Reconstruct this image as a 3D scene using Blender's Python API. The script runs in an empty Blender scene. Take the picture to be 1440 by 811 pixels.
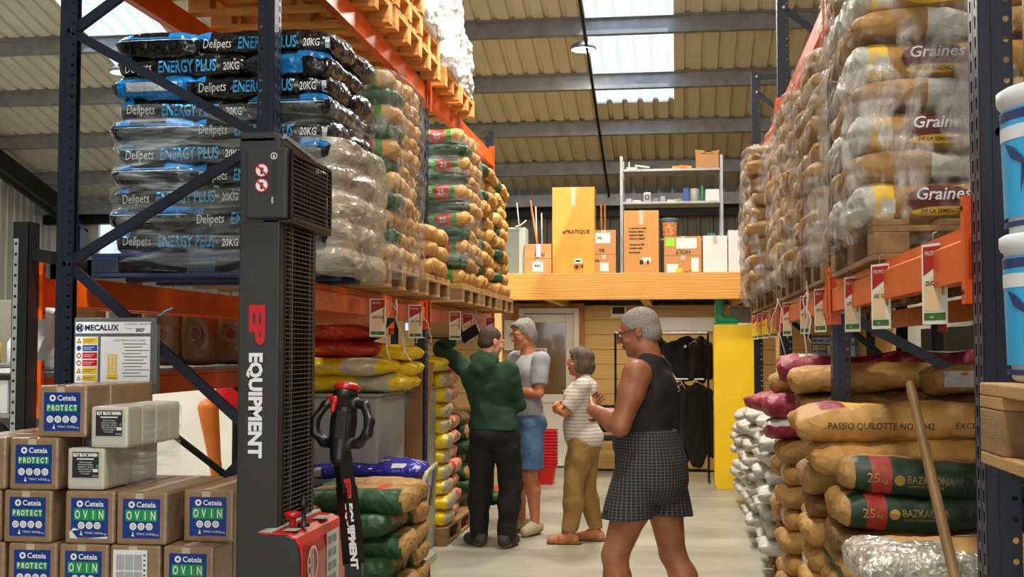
import bpy, bmesh, math, random
import numpy as np
from mathutils import Vector, Matrix, noise as mn
from mathutils.bvhtree import BVHTree
R = math.radians
PI = math.pi
rnd = random.Random(7)
scene = bpy.context.scene
COL = scene.collection
# ---------------- camera ----------------
cam_d = bpy.data.cameras.new('camera')
cam_d.sensor_width = 36
cam_d.lens = 36 * 1700 / 1440
cam = bpy.data.objects.new('camera', cam_d)
COL.objects.link(cam)
cam.location = (0, 0, 1.58)
cam.rotation_euler = (R(90 + 2.82), 0, R(7.705))
cam_d.clip_end = 200
scene.camera = cam
# ---------------- world, sun, hall lamps, exposure ----------------
scene.view_settings.view_transform = 'Standard'
scene.view_settings.look = 'None'
scene.view_settings.gamma = 1
scene.view_settings.exposure = 0.05
wd = bpy.data.worlds.new('sky')
scene.world = wd
wd.use_nodes = True
wn = wd.node_tree
bg = wn.nodes['Background']
bg.inputs[0].default_value = (0.62, 0.78, 1.0, 1)
bg.inputs[1].default_value = 1.35
sun_d = bpy.data.lights.new('sun', 'SUN')
sun_d.energy = 9
sun_d.angle = R(1)
sun_d.color = (1, .93, .8)
sun = bpy.data.objects.new('sun', sun_d)
COL.objects.link(sun)
sun.rotation_euler = Vector((-.36, .30, -1)).to_track_quat('-Z', 'Y').to_euler()
scene.cycles.max_bounces = 7
scene.cycles.diffuse_bounces = 3
scene.cycles.glossy_bounces = 3
scene.cycles.transmission_bounces = 4
scene.cycles.transparent_max_bounces = 14
scene.cycles.sample_clamp_indirect = 4
scene.cycles.caustics_reflective = False
scene.cycles.caustics_refractive = False

def area(name, loc, size, energy, color, rot=(0, 0, 0), sy=None):
    d = bpy.data.lights.new(name, 'AREA')
    d.energy = energy
    d.color = color
    d.shape = 'RECTANGLE' if sy else 'DISK'
    d.size = size
    if sy: d.size_y = sy
    o = bpy.data.objects.new(name, d)
    COL.objects.link(o)
    o.location = loc
    o.rotation_euler = rot
    return o
WARM = (1, .91, .76)
# high-bay lamps hanging over the aisle in front of and behind the camera, over the neighbouring aisle and the rear
for i, (x, y, z, e) in enumerate([(-.55, 3.2, 6.4, 170), (-.55, 8.8, 6.0, 225), (-.2, -2.5, 6.6, 300), (-5.2, 8.0, 5.6, 220), (-.6, 12.0, 5.2, 150), (3.4, 7.0, 5.6, 130)]):
    area('hall_lamp', (x, y, z), .45, e, WARM)
# area light added in the unseen goods door opening, as daylight on front faces
area('goods_door_fill', (-.4, -6.0, 2.3), 5.0, 210, (1, .96, .9), (R(90), 0, 0), 3.8)
# unseen area light above the neighbouring sales area, brightening the far left
area('sales_area_fill', (-8.2, 11, 4.2), 4.0, 260, (1, .97, .92), (0, 0, 0), 8)
# strip lamp under the mezzanine over the shop counter and door
area('mezzanine_strip_light', (-.5, 14.9, 2.1), 2.6, 26, (1, .84, .56), (0, 0, 0), .1)

# ---------------- helpers ----------------
MATS = {}
def nt(name):
    m = bpy.data.materials.new(name)
    m.use_nodes = True
    MATS[name] = m
    t = m.node_tree
    return m, t, t.nodes['Principled BSDF']
def lin(c):
    return tuple((x / 12.92 if x <= .04045 else ((x + .055) / 1.055) ** 2.4) for x in c)
def hexc(h):
    return lin((int(h[0:2], 16) / 255, int(h[2:4], 16) / 255, int(h[4:6], 16) / 255))
def mat(name, col, rough=.6, metal=0, var=.12, scale=8, bump=0, bscale=40, stretch=(1, 1, 1), coat=0, spec=.5, alpha=1, detail=3, crease=0, cs=9):
    """principled colour with noise variation and fine relief"""
    if name in MATS: return MATS[name]
    if isinstance(col, str): col = hexc(col)
    m, t, b = nt(name)
    tc = t.nodes.new('ShaderNodeTexCoord')
    mp = t.nodes.new('ShaderNodeMapping')
    mp.inputs['Scale'].default_value = stretch
    t.links.new(tc.outputs['Object'], mp.inputs[0])
    if var:
        n = t.nodes.new('ShaderNodeTexNoise')
        n.inputs['Scale'].default_value = scale
        n.inputs['Detail'].default_value = detail
        t.links.new(mp.outputs[0], n.inputs['Vector'])
        r = t.nodes.new('ShaderNodeValToRGB')
        e = r.color_ramp.elements
        e[0].position = .3; e[1].position = .7
        e[0].color = tuple(c * (1 - var) for c in col) + (1,)
        e[1].color = tuple(min(1, c * (1 + var)) for c in col) + (1,)
        t.links.new(n.outputs['Fac'], r.inputs[0])
        t.links.new(r.outputs[0], b.inputs['Base Color'])
    else:
        b.inputs['Base Color'].default_value = (*col, 1)
    if bump:
        n2 = t.nodes.new('ShaderNodeTexNoise')
        n2.inputs['Scale'].default_value = bscale
        n2.inputs['Detail'].default_value = 4
        t.links.new(mp.outputs[0], n2.inputs['Vector'])
        bp = t.nodes.new('ShaderNodeBump')
        bp.inputs['Strength'].default_value = bump
        bp.inputs['Distance'].default_value = .02
        t.links.new(n2.outputs['Fac'], bp.inputs['Height'])
        t.links.new(bp.outputs[0], b.inputs['Normal'])
    if crease:
        # crumpled facets: distorted cell pattern as relief
        nd = t.nodes.new('ShaderNodeTexNoise'); nd.inputs['Scale'].default_value = cs * .5; nd.inputs['Detail'].default_value = 3
        t.links.new(tc.outputs['Object'], nd.inputs['Vector'])
        va = t.nodes.new('ShaderNodeVectorMath'); va.operation = 'MULTIPLY_ADD'; va.inputs[1].default_value = (.35, .35, .35)
        t.links.new(nd.outputs['Color'], va.inputs[0]); t.links.new(tc.outputs['Object'], va.inputs[2])
        vo = t.nodes.new('ShaderNodeTexVoronoi'); vo.inputs['Scale'].default_value = cs
        t.links.new(va.outputs[0], vo.inputs['Vector'])
        bp2 = t.nodes.new('ShaderNodeBump'); bp2.inputs['Strength'].default_value = crease; bp2.inputs['Distance'].default_value = .03
        t.links.new(vo.outputs['Distance'], bp2.inputs['Height'])
        if bump: t.links.new(bp.outputs[0], bp2.inputs['Normal'])
        t.links.new(bp2.outputs[0], b.inputs['Normal'])
    b.inputs['Roughness'].default_value = rough
    b.inputs['Metallic'].default_value = metal
    b.inputs['Coat Weight'].default_value = coat
    b.inputs['Specular IOR Level'].default_value = spec
    if alpha < 1: b.inputs['Alpha'].default_value = alpha
    return m

def setp(o, label=None, cat=None, group=None, kind=None):
    if label: o['label'] = label
    if cat: o['category'] = cat
    if group: o['group'] = group
    if kind: o['kind'] = kind
    return o
def link(name, data, parent=None, loc=(0, 0, 0), rot=(0, 0, 0), label=None, cat=None, group=None, kind=None, sc=None):
    o = bpy.data.objects.new(name, data)
    COL.objects.link(o)
    o.location = loc
    o.rotation_euler = rot
    if sc: o.scale = sc
    if parent: o.parent = parent
    return setp(o, label, cat, group, kind)
def thing(name, label, cat, loc=(0, 0, 0), rz=0, group=None, rot=None):
    return link(name, None, None, loc, rot or (0, 0, rz), label, cat, group)
def clone(o, loc=None, rot=None, label=None, group=None, parent=None):
    c = o.copy()
    COL.objects.link(c)
    c.parent = parent
    if loc is not None: c.location = loc
    if rot is not None: c.rotation_euler = rot
    if label: c['label'] = label
    if group: c['group'] = group
    for ch in o.children: clone(ch, parent=c)
    return c

class MB:
    """collects shapes; each face keeps the index of its material"""
    def __init__(s): s.v = []; s.f = []; s.m = []; s.sm = []
    def add(s, vs, fs, mi=0, smooth=False):
        b = len(s.v)
        s.v += [tuple(v) for v in vs]
        s.f += [tuple(i + b for i in f) for f in fs]
        s.m += [mi] * len(fs)
        s.sm += [smooth] * len(fs)
        return s
    def box(s, x0, x1, y0, y1, z0, z1, mi=0):
        return s.add([(x0, y0, z0), (x1, y0, z0), (x1, y1, z0), (x0, y1, z0), (x0, y0, z1), (x1, y0, z1), (x1, y1, z1), (x0, y1, z1)],
                     [(0, 3, 2, 1), (4, 5, 6, 7), (0, 1, 5, 4), (1, 2, 6, 5), (2, 3, 7, 6), (3, 0, 4, 7)], mi)
    def bbox(s, x0, x1, y0, y1, z0, z1, r=.004, mi=0):
        """box with chamfered edges"""
        bm = bmesh.new()
        bmesh.ops.create_cube(bm, size=1)
        for v in bm.verts:
            v.co = Vector(((x0 + x1) / 2 + v.co.x * (x1 - x0), (y0 + y1) / 2 + v.co.y * (y1 - y0), (z0 + z1) / 2 + v.co.z * (z1 - z0)))
        bmesh.ops.bevel(bm, geom=bm.edges[:], offset=r, segments=2, profile=.6, affect='EDGES')
        bm.verts.index_update()
        s.add([v.co[:] for v in bm.verts], [[v.index for v in f.verts] for f in bm.faces], mi)
        bm.free()
        return s
    def bar(s, a, b, w, h, mi=0, up=(0, 0, 1)):
        """rectangular bar from a to b"""
        a = Vector(a); b = Vector(b); d = (b - a).normalized()
        u = Vector(up)
        if abs(d.dot(u)) > .99: u = Vector((0, 1, 0))
        x = d.cross(u).normalized(); y = x.cross(d)
        vs = []
        for p in (a, b):
            for sx, sy in ((-1, -1), (1, -1), (1, 1), (-1, 1)):
                vs.append(p + x * sx * w / 2 + y * sy * h / 2)
        return s.add(vs, [(3, 2, 1, 0), (4, 5, 6, 7), (0, 1, 5, 4), (1, 2, 6, 5), (2, 3, 7, 6), (3, 0, 4, 7)], mi)
    def tube(s, pts, r, n=8, mi=0, cap=True):
        pts = [Vector(p) for p in pts]
        rr = r if isinstance(r, (list, tuple)) else [r] * len(pts)
        rings = []
        prev = None
        for i, p in enumerate(pts):
            d = (pts[min(i + 1, len(pts) - 1)] - pts[max(i - 1, 0)]).normalized()
            if prev is None:
                u = Vector((0, 0, 1)) if abs(d.z) < .9 else Vector((1, 0, 0))
                x = d.cross(u).normalized()
            else:
                x = (prev - d * prev.dot(d)).normalized()
            prev = x
            y = d.cross(x)
            rings.append([p + (x * math.cos(2 * PI * k / n) + y * math.sin(2 * PI * k / n)) * rr[i] for k in range(n)])
        vs = [v for g in rings for v in g]
        fs = [(i * n + k, i * n + (k + 1) % n, (i + 1) * n + (k + 1) % n, (i + 1) * n + k) for i in range(len(pts) - 1) for k in range(n)]
        s.add(vs, fs, mi, True)
        if cap:
            s.add(rings[0], [tuple(range(n))[::-1]], mi); s.add(rings[-1], [tuple(range(n))], mi)
        return s
    def lathe(s, prof, n=24, mi=0, c=(0, 0, 0), axis='z', smooth=True):
        """prof: list of (radius, height)"""
        vs = []
        for r, z in prof:
            for k in range(n):
                a = 2 * PI * k / n
                p = (r * math.cos(a), r * math.sin(a), z)
                if axis == 'y': p = (p[0], p[2], p[1])
                if axis == 'x': p = (p[2], p[0], p[1])
                vs.append((p[0] + c[0], p[1] + c[1], p[2] + c[2]))
        fs = [(i * n + k, i * n + (k + 1) % n, (i + 1) * n + (k + 1) % n, (i + 1) * n + k) for i in range(len(prof) - 1) for k in range(n)]
        s.add(vs, fs, mi, smooth)
        s.add(vs[:n], [tuple(range(n))[::-1]], mi); s.add(vs[-n:], [tuple(range(n))], mi)
        return s
    def prism(s, poly, a, b, axis='y', mi=0):
        """poly in the plane across the axis, extruded from a to b. axis y: (x,z); x: (y,z); z: (x,y)"""
        n = len(poly)
        def P(p, t):
            return {'y': (p[0], t, p[1]), 'x': (t, p[0], p[1]), 'z': (p[0], p[1], t)}[axis]
        vs = [P(p, a) for p in poly] + [P(p, b) for p in poly]
        fs = [tuple(range(n)), tuple(range(n, 2 * n))[::-1]] + [(i, i + n, (i + 1) % n + n, (i + 1) % n) for i in range(n)]
        return s.add(vs, fs, mi)
    def mesh(s, name, mats, fix=True):
        me = bpy.data.meshes.new(name)
        me.from_pydata(s.v, [], s.f)
        for m in (mats if isinstance(mats, (list, tuple)) else [mats]): me.materials.append(m)
        me.polygons.foreach_set('material_index', s.m)
        me.polygons.foreach_set('use_smooth', s.sm)
        if fix:
            bm = bmesh.new(); bm.from_mesh(me)
            bmesh.ops.recalc_face_normals(bm, faces=bm.faces)
            bm.to_mesh(me); bm.free()
        me.update()
        return me
    def obj(s, name, mats, parent=None, fix=True, **k):
        return link(name, s.mesh(name, mats, fix), parent, **k)

_txt = {}
def text_mesh(body, size=1, align='LEFT', shear=0, space=1, bold=0, sx=1):
    """lettering as a flat mesh in the xy plane: list of verts and faces"""
    key = (body, size, align, shear, space, bold, sx)
    if key in _txt: return _txt[key]
    c = bpy.data.curves.new('lettering', 'FONT')
    c.body = body; c.size = size; c.align_x = align; c.shear = shear; c.space_character = space; c.offset = bold
    c.resolution_u = 2
    o = bpy.data.objects.new('lettering', c)
    COL.objects.link(o)
    dg = bpy.context.evaluated_depsgraph_get()
    me = bpy.data.meshes.new_from_object(o.evaluated_get(dg))
    vs = [(v.co.x * sx, v.co.y) for v in me.vertices]
    fs = [tuple(p.vertices) for p in me.polygons]
    bpy.data.objects.remove(o); bpy.data.curves.remove(c); bpy.data.meshes.remove(me)
    _txt[key] = (vs, fs)
    return vs, fs
def put_text(mb, body, size, o, ux=(1, 0, 0), uy=(0, 0, 1), mi=0, align='LEFT', **k):
    """flat lettering on a plane through o with text axes ux, uy"""
    vs, fs = text_mesh(body, size, align, **k)
    o = Vector(o); ux = Vector(ux); uy = Vector(uy)
    mb.add([o + ux * x + uy * y for x, y in vs], fs, mi)
    return mb
def quad(mb, o, w, h, ux=(1, 0, 0), uy=(0, 0, 1), mi=0):
    o = Vector(o); ux = Vector(ux); uy = Vector(uy)
    return mb.add([o, o + ux * w, o + ux * w + uy * h, o + uy * h], [(0, 1, 2, 3)], mi)
def disc(mb, o, r, ux=(1, 0, 0), uy=(0, 0, 1), mi=0, n=20, r0=0):
    o = Vector(o); ux = Vector(ux); uy = Vector(uy)
    ring = lambda q: [o + ux * math.cos(2 * PI * i / n) * q + uy * math.sin(2 * PI * i / n) * q for i in range(n)]
    if r0: return mb.add(ring(r) + ring(r0), [(i, (i + 1) % n, (i + 1) % n + n, i + n) for i in range(n)], mi)
    return mb.add(ring(r), [tuple(range(n))], mi)

# ---- sacks ----
def sgnpow(a, p): return math.copysign(abs(a) ** p, a)
def sack_mesh(name, L, W, H, mats, seed=0, n=8, m=5, wr=.010, nx=26, ny=14, droop=.0, matf=None, flat=0.0, ears=0.0, lean=0.0, fine=1.0):
    """a filled sack lying flat: length along x, width along y; origin at the middle of its underside"""
    rs = random.Random(seed)
    off = Vector((rs.uniform(0, 90), rs.uniform(0, 90), rs.uniform(0, 90)))
    us = [math.sin(PI / 2 * (2 * i / nx - 1)) * .55 + (2 * i / nx - 1) * .45 for i in range(nx + 1)]
    vs_ = [math.sin(PI / 2 * (2 * j / ny - 1)) * .6 + (2 * j / ny - 1) * .4 for j in range(ny + 1)]
    V = []; idx = {}
    def pt(i, j, side):
        u = us[i]; v = vs_[j]
        hu = max(0, 1 - abs(u) ** n) ** .5; hv = max(0, 1 - abs(v) ** m) ** .5
        h = H / 2 * (flat + (1 - flat) * hu * hv) if 0 < i < nx and 0 < j < ny else 0
        x = L / 2 * u * (1 - .035 * abs(v) ** 3 + ears * abs(u) ** 6 * (abs(v) - .5))
        y = W / 2 * v * (1 - .06 * (1 - abs(u) ** 2) * 0 - .07 * abs(u) ** 6)
        z = side * h
        p = Vector((x, y, z))
        q = p * (9 * fine) + off
        e = .35 + .65 * max(abs(u) ** 5, abs(v) ** 6)
        r1 = 1 - abs(mn.noise(Vector((q.x * 1.0, q.y * .7, q.z * 1.4)))) * 2.2
        r2 = mn.noise(q * .38)
        r3 = 1 - abs(mn.noise(Vector((q.x * 2.6, q.y * 1.8, q.z * 2.6 + side)))) * 2
        k = wr * (r1 * 1.0 * e + r3 * .65 * e) + wr * 1.3 * r2
        cn = Vector((u * .25 * abs(u) ** 6, v * abs(v) ** 3 * .6, side * .8))
        p += cn * k
        p.z += -droop * abs(u) ** 3 + lean * u + mn.noise(Vector((u * 1.3 + off.x, v + off.y, 3))) * wr * 1.2
        p.z += H / 2
        return p
    for side in (1, -1):
        for i in range(nx + 1):
            for j in range(ny + 1):
                edge = i in (0, nx) or j in (0, ny)
                if edge and side == -1: idx[(i, j, -1)] = idx[(i, j, 1)]; continue
                idx[(i, j, side)] = len(V)
                V.append(pt(i, j, side))
    F = []; MI = []
    for side in (1, -1):
        for i in range(nx):
            for j in range(ny):
                f = (idx[(i, j, side)], idx[(i + 1, j, side)], idx[(i + 1, j + 1, side)], idx[(i, j + 1, side)])
                if side == -1: f = f[::-1]
                F.append(f)
                if matf: MI.append(matf((us[i] + us[i + 1]) / 2, (vs_[j] + vs_[j + 1]) / 2, side))
                else: MI.append(0)
    me = bpy.data.meshes.new(name)
    me.from_pydata([v[:] for v in V], [], F)
    for q in mats: me.materials.append(q)
    me.polygons.foreach_set('material_index', MI)
    me.polygons.foreach_set('use_smooth', [True] * len(F))
    me.update()
    return me
def bvh_of(me): return BVHTree.FromPolygons([v.co[:] for v in me.vertices], [tuple(p.vertices) for p in me.polygons])
def print_on(me, items, name, mats, dirn='-y', lift=.006):
    """printed lettering laid on the curved face of a sack; items: (text|shape, size, x, z, material index, kw)"""
    bv = bvh_of(me)
    mb = MB()
    for it in items:
        body, size, ox, oz, mi = it[:5]
        kw = it[5] if len(it) > 5 else {}
        if body == '#box':
            w, h = size
            nx_, nz_ = max(2, int(w / .03)), max(2, int(h / .02))
            vs = [(w * i / nx_, h * j / nz_) for i in range(nx_ + 1) for j in range(nz_ + 1)]
            fs = [(i * (nz_ + 1) + j, (i + 1) * (nz_ + 1) + j, (i + 1) * (nz_ + 1) + j + 1, i * (nz_ + 1) + j + 1) for i in range(nx_) for j in range(nz_)]
        elif body == '#oval':
            w, h = size
            rings = [0, .35, .7, 1.0]; nn = 24
            vs = [(0, 0)] + [(w * q * math.cos(2 * PI * k / nn), h * q * math.sin(2 * PI * k / nn)) for q in rings[1:] for k in range(nn)]
            fs = [(0, 1 + k, 1 + (k + 1) % nn) for k in range(nn)] + [(1 + g * nn + k, 1 + (g + 1) * nn + k, 1 + (g + 1) * nn + (k + 1) % nn, 1 + g * nn + (k + 1) % nn) for g in (0, 1) for k in range(nn)]
        else:
            vs, fs = text_mesh(body, size, kw.get('align', 'LEFT'), shear=kw.get('shear', 0), space=kw.get('space', 1), bold=kw.get('bold', 0), sx=kw.get('sx', 1))
        tilt = kw.get('tilt', 0)
        ext = kw.get('lift', 0)
        out = []
        for x, y in vs:
            xx, yy = x * math.cos(tilt) - y * math.sin(tilt), x * math.sin(tilt) + y * math.cos(tilt)
            a, b = ox + xx, oz + yy
            if dirn == '-y':
                h = bv.ray_cast(Vector((a, -2, b)), Vector((0, 1, 0)))
                p = h[0] + Vector((0, -lift - ext, 0)) if h[0] else Vector((a, 0, b))
            elif dirn == '+x':
                h = bv.ray_cast(Vector((2, a, b)), Vector((-1, 0, 0)))
                p = h[0] + Vector((lift + ext, 0, 0)) if h[0] else Vector((0, a, b))
            elif dirn == '-x':
                h = bv.ray_cast(Vector((-2, -a, b)), Vector((1, 0, 0)))
                p = h[0] + Vector((-lift - ext, 0, 0)) if h[0] else Vector((0, -a, b))
            else:
                h = bv.ray_cast(Vector((a, b, 2)), Vector((0, 0, -1)))
                p = h[0] + Vector((0, 0, lift + ext)) if h[0] else Vector((a, b, 0))
            out.append(p)
        mb.add(out, fs, mi)
    return mb.mesh(name, mats, fix=False)

# ---- smooth bodies: signed distance shapes blended on a grid and skinned by surface nets ----
class Body:
    def __init__(s, lo, hi, h):
        s.lo = np.array(lo, float); s.h = h
        s.n = np.ceil((np.array(hi) - s.lo) / h).astype(int) + 1
        s.g = np.full(s.n, 1.0, np.float32)
        s.ax = [s.lo[i] + np.arange(s.n[i]) * h for i in range(3)]
    def _sub(s, lo, hi, k):
        a = np.clip(np.floor((np.array(lo) - k - s.lo) / s.h).astype(int), 0, s.n)
        b = np.clip(np.ceil((np.array(hi) + k - s.lo) / s.h).astype(int) + 1, 0, s.n)
        sl = tuple(slice(a[i], b[i]) for i in range(3))
        X, Y, Z = np.meshgrid(s.ax[0][sl[0]], s.ax[1][sl[1]], s.ax[2][sl[2]], indexing='ij')
        return sl, X, Y, Z
    def _mix(s, sl, d, k, op):
        g = s.g[sl]
        if op == 'u':
            h = np.clip(.5 + .5 * (g - d) / k, 0, 1)
            s.g[sl] = g * (1 - h) + d * h - k * h * (1 - h)
        elif op == 's':
            h = np.clip(.5 - .5 * (g + d) / k, 0, 1)
            s.g[sl] = g * (1 - h) - d * h + k * h * (1 - h)
    def cone(s, a, b, ra, rb, k=.03, sc=(1, 1, 1), op='u'):
        """tapered limb from a to b; sc squeezes its cross-section about the limb's own middle"""
        a = np.array(a, float); b = np.array(b, float); sc = np.array(sc, float)
        m = max(ra, rb) * max(1, sc.max()) + .01
        sl, X, Y, Z = s._sub(np.minimum(a, b) - m, np.maximum(a, b) + m, k + .03)
        if X.size == 0: return s
        c = (a + b) / 2
        A = (a - c) / sc; B = (b - c) / sc
        P = [(X - c[0]) / sc[0] - A[0], (Y - c[1]) / sc[1] - A[1], (Z - c[2]) / sc[2] - A[2]]
        D = B - A; dd = max((D * D).sum(), 1e-9)
        t = np.clip((P[0] * D[0] + P[1] * D[1] + P[2] * D[2]) / dd, 0, 1)
        d = np.sqrt((P[0] - t * D[0]) ** 2 + (P[1] - t * D[1]) ** 2 + (P[2] - t * D[2]) ** 2) - (ra + (rb - ra) * t)
        s._mix(sl, d * min(sc.min(), 1), k, op)
        return s
    def ell(s, c, r, k=.03, op='u', rz=0, rx=0, ry=0, M=None):
        r = np.array(r, float); c = np.array(c, float)
        m = r.max() + .01
        sl, X, Y, Z = s._sub(c - m, c + m, k + .03)
        if X.size == 0: return s
        X = X - c[0]; Y = Y - c[1]; Z = Z - c[2]
        if rz: X, Y = X * math.cos(rz) + Y * math.sin(rz), -X * math.sin(rz) + Y * math.cos(rz)
        if rx: Y, Z = Y * math.cos(rx) + Z * math.sin(rx), -Y * math.sin(rx) + Z * math.cos(rx)
        if ry: X, Z = X * math.cos(ry) - Z * math.sin(ry), X * math.sin(ry) + Z * math.cos(ry)
        if M is not None: X, Y, Z = [M[0][i] * X + M[1][i] * Y + M[2][i] * Z for i in range(3)]
        k0 = np.sqrt((X / r[0]) ** 2 + (Y / r[1]) ** 2 + (Z / r[2]) ** 2)
        k1 = np.sqrt((X / r[0] ** 2) ** 2 + (Y / r[1] ** 2) ** 2 + (Z / r[2] ** 2) ** 2) + 1e-6
        s._mix(sl, k0 * (k0 - 1) / k1, k, op)
        return s
    def chain(s, pts, rad, k=.03, sc=(1, 1, 1)):
        for i in range(len(pts) - 1): s.cone(pts[i], pts[i + 1], rad[i], rad[i + 1], k, sc)
        return s
    def cut(s, p, nrm, box=None):
        """cut away everything on the side nrm points to"""
        nrm = np.array(nrm, float); nrm /= np.linalg.norm(nrm)
        if box: sl, X, Y, Z = s._sub(box[0], box[1], 0)
        else: sl, X, Y, Z = s._sub(s.lo, s.lo + s.n * s.h, 0)
        d = (X - p[0]) * nrm[0] + (Y - p[1]) * nrm[1] + (Z - p[2]) * nrm[2]
        s.g[sl] = np.maximum(s.g[sl], d)
        return s
    def merge(s, o, k=.02):
        h = np.clip(.5 + .5 * (s.g - o.g) / k, 0, 1)
        s.g = (s.g * (1 - h) + o.g * h - k * h * (1 - h)).astype(np.float32)
        return s
    def fold(s, amp, fx, fy, fz, seed=0, box=None):
        """cloth folds: adds a smooth wave noise to the distance"""
        if box: sl, X, Y, Z = s._sub(box[0], box[1], 0)
        else: sl, X, Y, Z = s._sub(s.lo, s.lo + s.n * s.h, 0)
        w = np.sin(X * fx + 1.7 * np.sin(Z * fz * .31 + seed) + seed) * np.sin(Z * fz + 1.3 * np.sin(X * fx * .6 + Y * fy * .5 + seed * 2)) + .6 * np.sin(Y * fy + Z * fz * .7 + seed * 3 + np.sin(X * fx * .4))
        s.g[sl] += (w * amp * .6).astype(np.float32)
        return s
    def mesh(s, name, mats, matf=None, smooth=1):
        g = s.g.copy()
        for ax in range(3):
            sl = [slice(None)] * 3; sl[ax] = 0; g[tuple(sl)] = np.maximum(g[tuple(sl)], s.h)
            sl[ax] = -1; g[tuple(sl)] = np.maximum(g[tuple(sl)], s.h)
        ins = g < 0
        cnt = np.zeros(np.array(g.shape) - 1, np.float32)
        acc = np.zeros(tuple(np.array(g.shape) - 1) + (3,), np.float32)
        nx, ny, nz = cnt.shape
        corners = [(i, j, k) for i in (0, 1) for j in (0, 1) for k in (0, 1)]
        for ci in corners:
            for ax in range(3):
                if ci[ax] == 1: continue
                cj = list(ci); cj[ax] = 1
                a = g[ci[0]:ci[0] + nx, ci[1]:ci[1] + ny, ci[2]:ci[2] + nz]
                b = g[cj[0]:cj[0] + nx, cj[1]:cj[1] + ny, cj[2]:cj[2] + nz]
                x = (a < 0) != (b < 0)
                if not x.any(): continue
                t = a[x] / (a[x] - b[x])
                cnt[x] += 1
                for q in range(3):
                    acc[..., q][x] += (t if q == ax else ci[q])
        act = cnt > 0
        ids = -np.ones(cnt.shape, np.int64)
        I = np.argwhere(act)
        ids[act] = np.arange(len(I))
        P = (I + acc[act] / cnt[act][:, None]) * s.h + s.lo
        F = []
        for ax in range(3):
            a = [slice(1, -1)] * 3; b = [slice(1, -1)] * 3
            a[ax] = slice(0, -1); b[ax] = slice(1, None)
            A = ins[tuple(a)]; B = ins[tuple(b)]
            o1, o2 = [(1, 2), (2, 0), (0, 1)][ax]
            for flip in (0, 1):
                E = np.argwhere((A & ~B) if not flip else (~A & B))
                if not len(E): continue
                base = E.copy()
                base[:, o1] += 1; base[:, o2] += 1
                def cell(d1, d2):
                    c = base.copy(); c[:, o1] -= d1; c[:, o2] -= d2
                    return ids[c[:, 0], c[:, 1], c[:, 2]]
                q = np.stack([cell(1, 1), cell(0, 1), cell(0, 0), cell(1, 0)], 1)
                if flip: q = q[:, ::-1]
                F.append(q)
        F = np.concatenate(F)
        for _ in range(smooth):
            S = np.zeros_like(P); C = np.zeros(len(P))
            for e in range(4):
                x = F[:, e]; y = F[:, (e + 1) % 4]
                np.add.at(S, x, P[y]); np.add.at(C, x, 1)
                np.add.at(S, y, P[x]); np.add.at(C, y, 1)
            P = P * .5 + .5 * S / np.maximum(C, 1)[:, None]
        me = bpy.data.meshes.new(name)
        me.vertices.add(len(P)); me.vertices.foreach_set('co', P.astype(np.float32).ravel())
        me.loops.add(F.size); me.loops.foreach_set('vertex_index', F.ravel().astype(np.int32))
        me.polygons.add(len(F)); me.polygons.foreach_set('loop_start', np.arange(0, F.size, 4, dtype=np.int32))
        me.polygons.foreach_set('loop_total', np.full(len(F), 4, np.int32))
        me.polygons.foreach_set('use_smooth', np.ones(len(F), bool))
        for m in (mats if isinstance(mats, (list, tuple)) else [mats]): me.materials.append(m)
        if matf:
            C = P[F].mean(1)
            me.polygons.foreach_set('material_index', matf(C[:, 0], C[:, 1], C[:, 2]).astype(np.int32))
        me.update(calc_edges=True)
        me.validate()
        return me
# ---------------- the hall ----------------
ROOF_A = 9.88          # height of the roof sheets above the floor at y = 0
SL = .26
def roof_z(y): return ROOF_A - SL * y
m_sheet = mat('roof_sheet_paint', 'dad6c6', .55, 0, .05, 2)
m_wallsheet = mat('wall_sheet_paint', '8f8c7d', .6, 0, .06, 2)
m_leftsheet = mat('left_wall_paint', 'd9d8cf', .6, 0, .04, 2)
m_galv = mat('galvanised_steel', '9c9ea0', .42, .45, .18, 5, .05, 60)
m_black = mat('black_steel', '111214', .45, .2, .1, 6)
m_blue = mat('navy_painted_steel', '0f1a36', .38, .1, .12, 9, .03, 80)
m_orange = mat('orange_painted_steel', 'd8520a', .36, .0, .1, 5, .03, 60)
m_wood = mat('pallet_pine', 'b48a55', .75, 0, .28, 3, .25, 60, (1, 8, 8))
m_wood_d = mat('weathered_pallet_pine', '8b6a43', .8, 0, .3, 3, .3, 60, (1, 8, 8))
m_wood_o = mat('sunlit_pallet_pine', 'd8964a', .7, 0, .2, 3, .2, 60, (1, 8, 8))  # strong orange light on the upper pallets put into the pine colour

def ribbed(name, width, nrib, y0, y1, m, depth=.035, cuts=1, thick=.0):
    """trapezoid sheet: ribs run along y; flat side down"""
    mb = MB(); p = width / nrib
    prof = []
    for i in range(nrib):
        x = i * p
        prof += [(x, 0), (x + .62 * p, 0), (x + .70 * p, depth), (x + .92 * p, depth)]
    prof.append((width, 0))
    vs = []; n = len(prof)
    for c in range(cuts + 1):
        y = y0 + (y1 - y0) * c / cuts
        vs += [(x, y, z) for x, z in prof]
    fs = [(c * n + i, c * n + i + 1, (c + 1) * n + i + 1, (c + 1) * n + i) for c in range(cuts) for i in range(n - 1)]
    mb.add(vs, fs)
    return mb.mesh(name, m, fix=False)

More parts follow.
